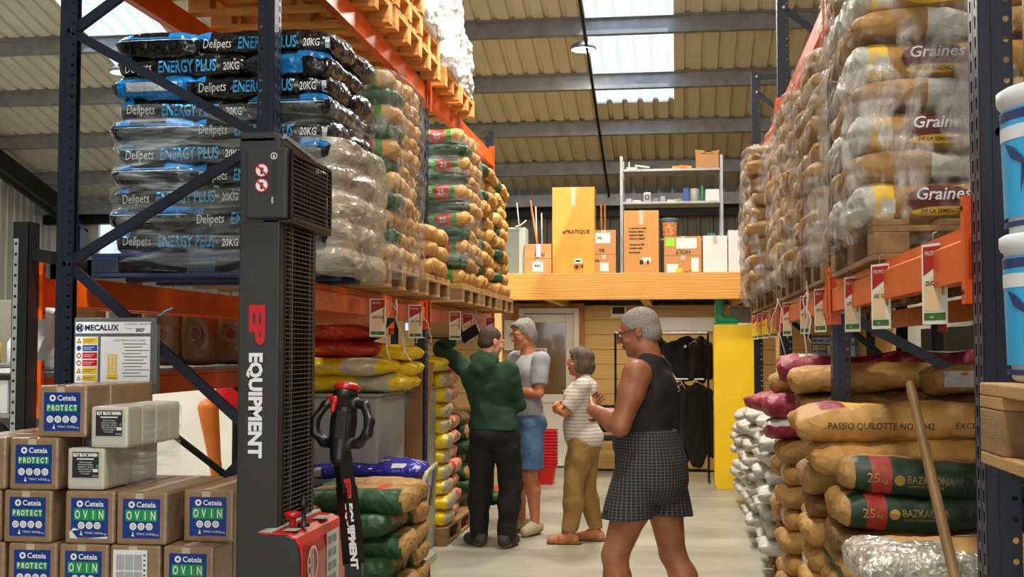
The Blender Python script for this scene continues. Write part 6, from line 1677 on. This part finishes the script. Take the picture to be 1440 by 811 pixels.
def hand(b, w, d, n, side=1, curl=.5, g=1.0):
    """w wrist, d towards the fingers, n the way the palm faces"""
    d = Vector(d).normalized(); n = Vector(n); n = (n - d * n.dot(d)).normalized()
    x = d.cross(n) * side
    w = Vector(w)
    b.cone(tuple(w), tuple(w + d * .085 * g), .024 * g, .026 * g, .012)
    for q in (-.026, -.009, .009, .026): b.cone(tuple(w + d * .03 * g + x * q * .6), tuple(w + d * .090 * g + x * q * g), .015 * g, .012 * g, .010)
    for q, L, r in ((-.029, .062, .0080), (-.010, .074, .0086), (.010, .080, .0088), (.029, .073, .0086)):
        finger(b, w + d * .09 * g + x * q * g, d.copy(), n, L * g, r * g, curl * R(60))
    t0 = w + d * .025 * g + x * .024 * g
    td = (d * .6 + x * .75 + n * .25).normalized()
    b.chain([tuple(t0), tuple(t0 + td * .035 * g), tuple(t0 + td * .035 * g + (td * .5 + d * .8).normalized() * .032 * g), tuple(t0 + td * .035 * g + (td * .3 + d).normalized() * .058 * g)], [.014 * g, .0115 * g, .010 * g, .0085 * g], .006)
def torso(b, J, i=0.0, k=.05):
    g = J['g']; H = J['H']; w = J['sw']; bl = J.get('belly', 0)
    ln = J.get('lean', 0)
    X_ = lambda f: ln * (f - .53) / .29
    b.ell((0, .01, .53 * H), (.170 * g + i, .120 * g + i, .105 + i), k)
    b.ell((0, .045, .505 * H), (.150 * g + i, .105 * g + i, .085 + i), k)
    b.ell((X_(.6), -.01 - bl * .35, .60 * H), (.150 * g + i + bl * .3, .112 * g + i + bl, .12 + i), k)
    b.ell((X_(.7), -.005, .70 * H), (.158 * g + i, .112 * g + i, .14 + i), k)
    b.ell((X_(.765), .0, .765 * H), (w * .86 + i, .108 * g + i, .090 + i), k)
    for s_ in (-1, 1):
        b.ell((X_(.745) + s_ * .075, -.055 * g, .745 * H), (.075 + i, .05 + i, .06 + i), k)
        b.ell((X_(.755) + s_ * .09, .055 * g, .755 * H), (.085 + i, .05 + i, .09 + i), k)
    b.cone((X_(.8), .02, .80 * H), (X_(.83), .015, .83 * H), .085 + i, .06 + i, k)
def arm(b, J, s_, i=0.0, upto=2, k=.03):
    A = J['L' if s_ > 0 else 'Rr']; r = J['ar']
    sh, el, wr_ = Vector(A[0]), Vector(A[1]), Vector(A[2])
    b.ell(tuple(sh), (r * 1.28 + i, r * 1.18 + i, r * 1.25 + i), k)
    q = sh.lerp(el, .35)
    b.cone(tuple(sh), tuple(q), r * 1.12 + i, r * 1.1 + i, k)
    if upto > 0: b.cone(tuple(q), tuple(el), r * 1.1 + i, r * .82 + i, k)
    if upto > 1:
        m = el.lerp(wr_, .3)
        b.cone(tuple(el), tuple(m), r * .82 + i, r * .86 + i, .02); b.cone(tuple(m), tuple(wr_), r * .86 + i, r * .52 + i, .02)
def leg(b, J, s_, i=0.0, k=.04, upto=2, fl=0.0):
    A = J['LL' if s_ > 0 else 'RL']; r = J['lr']
    hp, kn, an = Vector(A[0]), Vector(A[1]), Vector(A[2])
    m = hp.lerp(kn, .35)
    b.cone(tuple(hp), tuple(m), r * 1.22 + i, r * 1.12 + i, k)
    b.cone(tuple(m), tuple(kn), r * 1.12 + i + fl * .5, r * .78 + i + fl, k)
    if upto > 1:
        q = kn.lerp(an, .3); back = Vector((0, .018, 0)) if i == 0 else Vector((0, .008, 0))
        b.cone(tuple(kn), tuple(q + back), r * .76 + i + fl, r * .80 + i + fl, .025); b.cone(tuple(q + back), tuple(an), r * .80 + i + fl, r * .46 + i + fl * 1.2, .03)
def sleeves(b, J, i, frac, k=.02, sides=(-1, 1)):
    for s_ in sides:
        o = Body((0, 0, 0), (.1, .1, .1), b.h); o.lo = b.lo; o.n = b.n; o.ax = b.ax; o.g = np.full(b.n, 1.0, np.float32)
        arm(o, J, s_, i, 2)
        A = J['L' if s_ > 0 else 'Rr']; S0, E0, W0 = Vector(A[0]), Vector(A[1]), Vector(A[2])
        if frac <= 1: q = S0.lerp(E0, frac); d = E0 - S0
        else: q = E0.lerp(W0, frac - 1); d = W0 - E0
        if frac <= 1: o = o.__class__.__new__(Body); o.h = b.h; o.lo = b.lo; o.n = b.n; o.ax = b.ax; o.g = np.full(b.n, 1.0, np.float32); arm(o, J, s_, i, 1); o.cone(tuple(S0), tuple(E0), J['ar'] * 1.12 + i, J['ar'] * 1.0 + i, .02)
        o.cut(tuple(q), tuple(d), (tuple(q - Vector((.14, .14, .14)) + d * .3), tuple(q + Vector((.14, .14, .14)) + d * .3)))
        b.merge(o, k)
def foot(b, an, yaw, g=1.0, i=0.0):
    an = Vector(an); M_ = Matrix.Rotation(yaw, 3, 'Z'); f = lambda x, y, z: tuple(Vector((an.x, an.y, 0)) + M_ @ Vector((x * g, y * g, z * g)))
    b.cone(tuple(an), f(0, .02, .045), .040 * g + i, .040 * g + i, .02)
    b.cone(f(0, .04, .042), f(0, -.06, .045), .038 * g + i, .040 * g + i, .02)
    b.cone(f(0, -.04, .05), f(.006, -.15, .030), .038 * g + i, .032 * g + i, .025)
def shoe(parent, an, yaw, mats, name='shoe', sole=.02, g=1.0, boot=0, label=None):
    b = Body((-.09, -.24, -.01), (.09, .13, .2), .006)
    b.cone((0, .045, .058), (0, -.06, .055), .046, .048, .02).cone((0, -.05, .058), (.006, -.155, .042), .048, .042, .02)
    b.cone((0, .03, .06), (0, .028, .10 + boot), .046, .044, .02)
    b.cone((0, .028, .098 + boot), (0, .024, .2), .032, .036, .004) if False else None
    b.cut((0, 0, .004), (0, 0, -1)).cut((0, 0, .108 + boot), (0, .12, 1))
    me = b.mesh(name, mats, lambda x, y, z: np.where(z < sole, 1, 0))
    o = link(name, me, parent, (an[0], an[1], 0), (0, 0, yaw)); o.scale = (g, g, g)
    mb = MB()
    for q in range(4): mb.tube([(-.022, -.055 - q * .02, .108 - q * .009), (0, -.058 - q * .02, .113 - q * .009), (.022, -.055 - q * .02, .108 - q * .009)], .0035, 5)
    mb.obj('laces', mats[0] if len(mats) < 3 else mats[2], o)
    return o
def skin(name, col, col2):
    m, t, b = nt(name)
    tc = t.nodes.new('ShaderNodeTexCoord'); n = t.nodes.new('ShaderNodeTexNoise'); n.inputs['Scale'].default_value = 14; n.inputs['Detail'].default_value = 5
    t.links.new(tc.outputs['Object'], n.inputs['Vector']); r = t.nodes.new('ShaderNodeValToRGB')
    r.color_ramp.elements[0].position = .3; r.color_ramp.elements[1].position = .72
    r.color_ramp.elements[0].color = (*hexc(col), 1); r.color_ramp.elements[1].color = (*hexc(col2), 1)
    t.links.new(n.outputs[0], r.inputs[0]); t.links.new(r.outputs[0], b.inputs['Base Color']); b.inputs['Roughness'].default_value = .48
    b.inputs['Subsurface Weight'].default_value = .08; b.inputs['Subsurface Radius'].default_value = (.02, .008, .004)
    return m
sk_tan = skin('tanned_skin', '94593a', 'b07250'); sk_red = skin('ruddy_skin', 'c0704c', 'd08862'); sk_fair = skin('fair_skin', 'c88a66', 'd89c78')
h_grey = mat('grey_hair', '8d8a86', .7, 0, .3, 60, .4, 120, (1, 1, .3)); h_brown = mat('brown_grey_hair', '594a3d', .65, 0, .4, 50, .4, 120, (1, 1, .25)); h_dark = mat('cropped_brown_hair', '46362a', .8, 0, .25, 90, .4, 200); h_white = mat('cropped_grey_hair', '9b948c', .8, 0, .25, 90, .4, 200)
def hair(parent, c, Mx, style, m, g=1.0):
    lo = Vector(c) - Vector((.16, .16, .2)); hi = Vector(c) + Vector((.16, .16, .17))
    b = Body(lo, hi, .0045)
    mm = [[Mx[i][j] for j in range(3)] for i in range(3)]
    P = lambda x, y, z: tuple(Vector(c) + Mx @ Vector((x * g, y * g, z * g)))
    E = lambda x, y, z, rx, ry, rz_, k=.02, op='u': b.ell(P(x, y, z), (rx * g, ry * g, rz_ * g), k, op, M=mm)
    if style == 'crop':
        E(0, .021, .036, .080, .098, .086); E(0, .05, -.02, .070, .068, .06)
        nv = Mx @ Vector((0, -.75, -.62)); b.cut(P(0, -.045, .045), nv); b.cut(P(0, .05, -.062), Mx @ Vector((0, -.2, -1)))
        for s_ in (-1, 1): E(s_ * .085, .0, -.02, .02, .030, .036, .01, 's')
    elif style == 'full':
        E(0, .022, .042, .088, .104, .090); E(0, .055, -.025, .080, .070, .07); E(.0, -.045, .085, .06, .045, .028)
        for s_ in (-1, 1): E(s_ * .074, .03, -.005, .018, .05, .05, .015)
        b.cut(P(0, -.058, .052), Mx @ Vector((0, -.85, -.5))); b.cut(P(0, .05, -.088), Mx @ Vector((0, -.1, -1)))
        for s_ in (-1, 1): E(s_ * .088, -.008, -.02, .018, .022, .030, .008, 's')
        b.fold(.006, 90, 60, 25, 1)
    else:
        E(0, .020, .040, .094, .110, .092); E(0, .050, -.035, .094, .085, .085); E(0, -.055, .068, .065, .045, .035); E(0, .095, -.05, .07, .035, .05)
        for s_ in (-1, 1): E(s_ * .078, .01, -.035, .024, .06, .065, .015)
        nv = Mx @ Vector((0, -1, -.25)); b.cut(P(0, -.062, .03), nv)
        b.ell(P(0, -.09, -.045), (.066 * g, .075 * g, .085 * g), .012, 's', M=mm); b.fold(.008, 70, 60, 22, 2)
    return link('hair', b.mesh('hair', m), parent)
def glasses(parent, P, m, lens=None):
    mb = MB()
    for s_ in (-1, 1):
        pts = [P(s_ * (.033 + .021 * math.cos(a)), -.106 + .004 * abs(math.cos(a)), .008 + .016 * math.sin(a)) for a in [i * 2 * PI / 16 for i in range(17)]]
        mb.tube(pts, .0018, 5, cap=False)
        mb.tube([P(s_ * .054, -.102, .012), P(s_ * .074, -.06, .012), P(s_ * .083, .01, .014), P(s_ * .082, .03, .0)], .0022, 5)
    mb.tube([P(-.012, -.109, .01), P(0, -.111, .013), P(.012, -.109, .01)], .0018, 5)
    return mb.obj('glasses', m, parent)
def eyes(parent, P, Mx):
    for s_ in (-1, 1):
        mb = MB(); c = Vector(P(s_ * .031, -.0835, .006)); mb.lathe([(.0001, -.011), (.006, -.0095), (.0098, -.006), (.0112, 0), (.0098, .006), (.005, .010)], 12, 0, c)
        f = Mx @ Vector((0, -1, 0)); mb.lathe([(.0001, 0), (.0048, .0)], 10, 1, (0, 0, 0)) if False else None
        disc(mb, c + f * .0114, .0048, Mx @ Vector((1, 0, 0)), Mx @ Vector((0, 0, 1)), 1, 10)
        mb.obj('eye', [c_wht, m_ink], parent)
def RZ(yaw, pitch=0, roll=0): return (Matrix.Rotation(yaw, 3, 'Z') @ Matrix.Rotation(pitch, 3, 'X') @ Matrix.Rotation(roll, 3, 'Y'))
def base_j(H, g=1.0, sw=.2, ar=.045, lr=.075, belly=0):
    return dict(H=H, g=g, sw=sw, ar=ar, lr=lr, belly=belly)
def body_mesh(J, hd, Mx, hands, feet, m, h=.0065, hg=1.0, name='body'):
    H = J['H']
    b = Body((-.42, -.45, -.01), (.42, .45, H + .25), h)
    torso(b, J, -.006)
    for s_ in (-1, 1): arm(b, J, s_); leg(b, J, s_)
    nb = Vector((J.get('lean', 0), .02, .815 * H)); P0 = Vector(hd) + Mx @ Vector((0, .022, -.05))
    b.cone(tuple(nb), tuple(P0), .062 * J.get('neck', 1), .056 * J.get('neck', 1), .03)
    P = head_parts(b, hd, Mx, hg)
    for (w, d, n, s_, c) in hands: hand(b, w, d, n, s_, c)
    for an, yaw in feet: foot(b, an, yaw)
    b.cut((0, 0, 0.004), (0, 0, -1))
    return b.mesh(name, m), P

# --- man in charcoal vest and checked shorts, arms folded, striding ---
def man_vest():
    H = 1.79; J = base_j(H, 1.10, .225, .061, .088, .03)
    J['neck'] = 1.15
    t = thing('person', 'grey-cropped man in charcoal sleeveless top and checked shorts, arms folded', 'person', (-.145, 6.45, 0), R(-106))
    J['L'] = [(.240, .015, 1.445), (.300, -.055, 1.185), (.12, -.27, 1.255)]
    J['Rr'] = [(-.215, -.02, 1.43), (-.27, -.08, 1.185), (-.08, -.28, 1.225)]
    J['LL'] = [(.10, -.01, .90), (.115, -.15, .50), (.12, -.165, .09)]
    J['RL'] = [(-.10, .03, .90), (-.125, .09, .49), (-.14, .22, .10)]
    Mx = RZ(R(8), R(-16)); hd = (0, -.055, 1.665)
    Mx = RZ(R(8), R(16)); 
    me, P = body_mesh(J, hd, Mx, [((.12, -.27, 1.255), (-.8, -.25, .35), (0, .8, .4), 1, .5), ((-.08, -.28, 1.225), (.9, -.1, .25), (0, .6, -.5), -1, .6)], [((.12, -.165, .09), R(0)), ((-.14, .22, .10), R(-6))], sk_tan, .0062, 1.06)
    link('body', me, t)
    hair(t, hd, Mx, 'crop', h_white, 1.06); glasses(t, P, m_ink); eyes(t, P, Mx)
    b = Body((-.40, -.40, .9), (.40, .36, 1.60), .0065)
    torso(b, J, .010)
    b.cone((.13, .02, 1.46), (.0, .02, 1.52), .07, .06, .03).cone((-.13, .02, 1.46), (.0, .02, 1.52), .07, .06, .03)
    b.cut((0, 0, 1.125), (0, 0, -1))
    for s_ in (-1, 1):
        b.cone((s_ * .245, .01, 1.46), (s_ * .30, -.03, 1.22), .098, .085, .01) if False else None
        b._mix(*(lambda sl, X, Y, Z: (sl, np.sqrt(((X - s_ * .280) / .95) ** 2 + ((Y - .0) / 1.15) ** 2 + ((Z - 1.415) / 1.75) ** 2) - .088))(*b._sub((-.4, -.4, 1.1), (.4, .4, 1.65), 0)), .008, 's')
    b.ell((0, -.09, 1.53), (.075, .10, .09), .01, 's'); b.ell((0, .03, 1.575), (.082, .085, .05), .01, 's')
    b.fold(.0045, 26, 20, 14, 1.3)
    link('vest', b.mesh('vest', mat('charcoal_jersey', '29292c', .85, 0, .08, 10, .1, 200, crease=0.3, cs=7)), t)
    b = Body((-.36, -.40, .55), (.36, .40, 1.24), .0065)
    b.ell((0, -.01, 1.08), (.20, .175, .15), .04); b.ell((0, .045, .98), (.20, .155, .14), .04); b.ell((0, .055, .89), (.20, .148, .13), .04)
    b.cone((.090, -.02, .95), (.114, -.105, .62), .128, .130, .012).cone((-.090, .03, .95), (-.114, .085, .62), .126, .128, .012)
    b.cut((0, 0, 1.15), (0, 0, 1)).cut((0, 0, .695), (0, 0, -1)); b.fold(.006, 24, 20, 9, .6)
    # checked cloth
    mc, tt, bb = nt('checked_cotton')
    tc = tt.nodes.new('ShaderNodeTexCoord'); sx = tt.nodes.new('ShaderNodeSeparateXYZ'); tt.links.new(tc.outputs['Object'], sx.inputs[0])
    ad = tt.nodes.new('ShaderNodeMath'); ad.operation = 'ARCTAN2'; tt.links.new(sx.outputs[0], ad.inputs[0]); tt.links.new(sx.outputs[1], ad.inputs[1])
    outs = []
    for src, f in ((ad.outputs[0], 10.2), (sx.outputs[2], 62)):
        mu = tt.nodes.new('ShaderNodeMath'); mu.operation = 'MULTIPLY'; mu.inputs[1].default_value = f; tt.links.new(src, mu.inputs[0])
        fr = tt.nodes.new('ShaderNodeMath'); fr.operation = 'FRACT'; tt.links.new(mu.outputs[0], fr.inputs[0])
        lt = tt.nodes.new('ShaderNodeMath'); lt.operation = 'LESS_THAN'; lt.inputs[1].default_value = .28; tt.links.new(fr.outputs[0], lt.inputs[0]); outs.append(lt.outputs[0])
    mxx = tt.nodes.new('ShaderNodeMath'); mxx.operation = 'MAXIMUM'; tt.links.new(outs[0], mxx.inputs[0]); tt.links.new(outs[1], mxx.inputs[1])
    rr_ = tt.nodes.new('ShaderNodeMixRGB'); tt.links.new(mxx.outputs[0], rr_.inputs[0]); rr_.inputs[1].default_value = (*hexc('1d1e22'), 1); rr_.inputs[2].default_value = (*hexc('55565a'), 1); tt.links.new(rr_.outputs[0], bb.inputs['Base Color']); bb.inputs['Roughness'].default_value = .85
    sh = link('shorts', b.mesh('shorts', mc), t)
    mb = MB(); mb.bbox(.20, .235, -.166, -.158, .73, .745, .002)
    o = mb.obj('brand_tab', m_ink, sh); o.rotation_euler = (0, 0, 0)
    mshoe = mat('dark_trainer', '2e2e30', .7, 0, .1, 12)
    for an, yw in (((.12, -.165), 0), ((-.14, .22), R(-6))): shoe(t, an, yw, [mshoe, m_lgrey], g=1.06)
    return t
man_vest()

# --- woman with bobbed hair, arms folded ---
def woman():
    H = 1.59; J = base_j(H, .95, .170, .040, .074, .02)
    t = thing('person', 'woman with bobbed grey-brown hair, pale striped top and tan trousers, arms folded', 'person', (-.765, 9.92, 0), R(-92))
    J['L'] = [(.175, .02, 1.265), (.205, -.115, 1.06), (.02, -.22, 1.10)]
    J['Rr'] = [(-.175, .02, 1.265), (-.205, -.10, 1.05), (-.0, -.215, 1.07)]
    J['LL'] = [(.085, 0, .80), (.095, -.03, .44), (.10, .02, .085)]
    J['RL'] = [(-.085, .02, .80), (-.09, -.02, .44), (-.095, .16, .085)]
    J['LL'][2] = (.10, -.09, .085); J['LL'][1] = (.095, -.06, .44)
    J['RL'][2] = (-.10, .10, .085); J['RL'][1] = (-.09, .02, .44)
    Mx = RZ(R(6), R(0)); hd = (0, -.02, 1.465)
    me, P = body_mesh(J, hd, Mx, [((.02, -.22, 1.10), (-.9, .1, .1), (0, .9, -.3), 1, .5), ((0, -.215, 1.07), (.9, .15, .1), (0, .5, .5), -1, .6)], [((.10, -.09, .085), R(4)), ((-.10, .10, .085), R(-6))], sk_red, .0066, .95)
    link('body', me, t)
    hair(t, hd, Mx, 'bob', h_brown, .97); glasses(t, P, m_galv); eyes(t, P, Mx)
    b = Body((-.34, -.34, .74), (.34, .32, 1.42), .0066)
    torso(b, J, .016)
    b.ell((0, .02, .86), (.175, .150, .12), .04)
    sleeves(b, J, .018, .82)
    b.ell((0, -.07, .745 * H), (.13, .075, .07), .04)
    b.ell((0, -.03, 1.36), (.075, .085, .055), .01, 's')
    b.cut((0, 0, .79), (0, 0, -1)); b.fold(.006, 30, 24, 22, .4)
    m, tt, bb = nt('pale_striped_jersey'); tc = tt.nodes.new('ShaderNodeTexCoord'); wv = tt.nodes.new('ShaderNodeTexWave'); wv.bands_direction = 'Z'; wv.inputs['Scale'].default_value = 11; wv.inputs['Distortion'].default_value = 1.5; wv.inputs['Detail Scale'].default_value = 2
    tt.links.new(tc.outputs['Object'], wv.inputs['Vector']); cr = tt.nodes.new('ShaderNodeValToRGB'); cr.color_ramp.elements[0].position = .1; cr.color_ramp.elements[0].color = (*hexc('b9ab9c'), 1); cr.color_ramp.elements[1].position = .3; cr.color_ramp.elements[1].color = (*hexc('ddd6cb'), 1)
    tt.links.new(wv.outputs['Fac'], cr.inputs[0]); tt.links.new(cr.outputs[0], bb.inputs['Base Color']); bb.inputs['Roughness'].default_value = .85
    link('top', b.mesh('top', m), t)
    b = Body((-.30, -.32, .06), (.30, .34, .93), .0066)
    b.ell((0, .01, .82), (.165, .125, .11), .04); b.ell((0, .05, .79), (.155, .12, .10), .04)
    for s_ in (-1, 1): leg(b, J, s_, .016, .03, 2, .008)
    b.cut((0, 0, .105), (0, 0, -1)).cut((0, 0, .88), (0, 0, 1)); b.fold(.010, 18, 26, 18, 2.2)
    link('trousers', b.mesh('trousers', mat('tan_cotton', 'a07c42', .8, 0, .12, 6, .1, 80, crease=0.55, cs=7)), t)
    for an, yw in (((.10, -.09), R(4)), ((-.10, .10), R(-6))):
        o = link('sandal', None, t, (an[0], an[1], 0), (0, 0, yw))
        b = Body((-.07, -.22, -.005), (.07, .12, .09), .005)
        b.cone((0, .055, .012), (0, -.05, .012), .045, .045, .01, (1, 1, .35)).cone((0, -.05, .012), (.004, -.15, .012), .045, .042, .01, (1, 1, .35)).cut((0, 0, .0), (0, 0, -1)).cut((0, 0, .022), (0, 0, 1))
        link('sole', b.mesh('sole', mat('cork_sole', '7a5228', .8, 0, .15, 30)), o)
        for yy, hh_ in ((-.11, .058), (-.055, .082), (.02, .10)):
            pts = [((.044 * math.cos(a)), yy, .015 + hh_ * math.sin(a)) for a in [PI * i / 10 for i in range(11)]]
            mb = MB()
            for i in range(10): mb.bar(pts[i], pts[i + 1], .004, .024, 0, (0, 1, 0))
            mb.obj('strap', mat('tan_leather', 'a86f35', .5, 0, .1, 12), o)
    return t
woman()

# --- man in grey T-shirt and denim shorts ---
def man_tee():
    H = 1.83; J = base_j(H, .98, .190, .045, .078, .025)
    t = thing('person', 'grey-haired man with glasses in light grey T-shirt and denim shorts', 'person', (-1.275, 10.35, 0), R(-52))
    J['L'] = [(.205, .02, 1.475), (.245, -.02, 1.20), (.03, -.20, 1.225)]
    J['Rr'] = [(-.205, .02, 1.475), (-.235, -.05, 1.21), (-.02, -.23, 1.25)]
    J['LL'] = [(.095, 0, .93), (.105, -.03, .51), (.11, .02, .09)]
    J['RL'] = [(-.095, 0, .93), (-.12, -.04, .51), (-.15, .04, .09)]
    Mx = RZ(R(0), R(14)); hd = (0, -.035, 1.70)
    me, P = body_mesh(J, hd, Mx, [((.03, -.20, 1.225), (-.9, -.2, .2), (0, .9, 0), 1, .5), ((-.02, -.23, 1.25), (.9, .1, .1), (0, .8, .2), -1, .6)], [((.11, .02, .09), R(24)), ((-.15, .04, .09), R(-8))], sk_red, .0068, 1.03)
    link('body', me, t)
    hair(t, hd, Mx, 'full', h_grey, 1.03); glasses(t, P, m_ink); eyes(t, P, Mx)
    b = Body((-.36, -.34, .95), (.36, .32, 1.62), .0066)
    torso(b, J, .014)
    sleeves(b, J, .020, .74)
    b.ell((0, -.01, 1.56), (.074, .085, .050), .01, 's')
    b.cut((0, 0, 1.0), (0, 0, -1)); b.fold(.0055, 26, 20, 13, 1.9)
    link('t_shirt', b.mesh('t_shirt', mat('light_grey_jersey', 'a5a7ab', .85, 0, .10, 14, .1, 200, crease=0.45, cs=7)), t)
    b = Body((-.34, -.30, .50), (.34, .30, 1.06), .0066)
    b.ell((0, .01, .965), (.178, .135, .11), .04); b.ell((0, .045, .93), (.17, .125, .10), .04)
    for s_ in (-1, 1):
        A = J['LL' if s_ > 0 else 'RL']; b.cone(A[0], A[1], .112, .108, .02)
    b.cut((0, 0, .555), (0, 0, -1)).cut((0, 0, 1.02), (0, 0, 1)); b.fold(.006, 24, 24, 15, .9)
    link('shorts', b.mesh('shorts', mat('washed_denim', '4f6f96', .8, 0, .22, 7, .15, 150, crease=0.45, cs=7)), t)
    for an, yw in (((.11, .02), R(24)), ((-.15, .04), R(-8))): shoe(t, an, yw, [mat('cream_trainer', 'bcae8c', .7, 0, .1, 14), mat('cream_sole', 'a8997a', .6, 0, .05, 10), m_paper], g=1.03)
    return t
man_tee()

# --- man in green hooded top, seen from behind, one arm up on the rack ---
def man_hood():
    H = 1.76; J = base_j(H, 1.0, .190, .046, .080, .02); J['lean'] = .075
    t = thing('person', 'short-haired man from behind in dark green hooded top and black trousers', 'person', (-1.445, 9.62, 0), R(168))
    J['L'] = [(.275, .0, 1.43), (.465, .03, 1.575), (.44, -.21, 1.625)]
    J['Rr'] = [(-.125, .0, 1.41), (-.195, -.06, 1.14), (-.03, -.24, 1.15)]
    J['LL'] = [(.10, 0, .89), (.125, -.03, .48), (.125, .02, .09)]
    J['RL'] = [(-.10, 0, .89), (-.125, -.05, .48), (-.11, .02, .09)]
    Mx = RZ(R(-38), R(12)); hd = (.035, -.03, 1.63)
    me, P = body_mesh(J, hd, Mx, [((.44, -.21, 1.625), (-.35, -.8, .35), (-.5, 0, -.9), 1, .6), ((-.03, -.24, 1.15), (.9, 0, .2), (0, .9, 0), -1, .5)], [((.125, .02, .09), R(48)), ((-.11, .02, .09), R(-6))], sk_fair, .0066, 1.0)
    link('body', me, t)
    hair(t, hd, Mx, 'crop', h_dark, 1.0); eyes(t, P, Mx)
    b = Body((-.42, -.40, .80), (.58, .34, 1.80), .0068)
    torso(b, J, .030)
    b.ell((0.01, .01, .98), (.190, .150, .10), .04)
    sleeves(b, J, .015, 1.90, .05)
    b.ell((.065, .105, 1.42), (.115, .045, .095), .03)
    b.cone((-.01, .055, 1.50), (.14, .055, 1.50), .040, .040, .02)
    b.cone((-.015, .07, 1.485), (.065, .135, 1.385), .030, .038, .03); b.cone((.145, .07, 1.485), (.065, .135, 1.385), .030, .038, .03)
    b.ell((.045, -.02, 1.555), (.066, .075, .060), .008, 's')
    b.cut((0, 0, .93), (0, 0, -1))
    b.fold(.013, 12, 14, 26, .2)
    link('hooded_top', b.mesh('hooded_top', mat('bottle_green_fleece', '1f3d28', .9, 0, .10, 12, .12, 160, crease=0.5, cs=7)), t)
    b = Body((-.30, -.26, .05), (.32, .26, 1.0), .0068)
    b.ell((0, .01, .91), (.185, .135, .11), .04); b.ell((0, .055, .88), (.17, .125, .10), .04)
    for s_ in (-1, 1): leg(b, J, s_, .014, .03, 2, .016)
    b.cut((0, 0, .05), (0, 0, -1)).cut((0, 0, .97), (0, 0, 1)); b.fold(.010, 16, 24, 24, 1.1)
    link('trousers', b.mesh('trousers', mat('black_cotton', '101114', .85, 0, .1, 8, .1, 80, crease=0.6, cs=7)), t)
    for an, yw in (((.125, .02), R(48)), ((-.11, .02), R(-6))): shoe(t, an, yw, [mat('grey_work_shoe', '3a3936', .7, 0, .15, 12), mat('grey_rubber', '5a5a52', .7, 0, .05, 10)], g=1.06)
    return t
hm = man_hood()
MB().bbox(-.045, .045, -.006, .006, -.09, .09, .006).obj('mobile_phone', m_blk2, None, label='black phone held up by the man in the green top', cat='phone', loc=(-1.70, 9.93, 1.70), rot=(R(10), R(62), R(-10)))
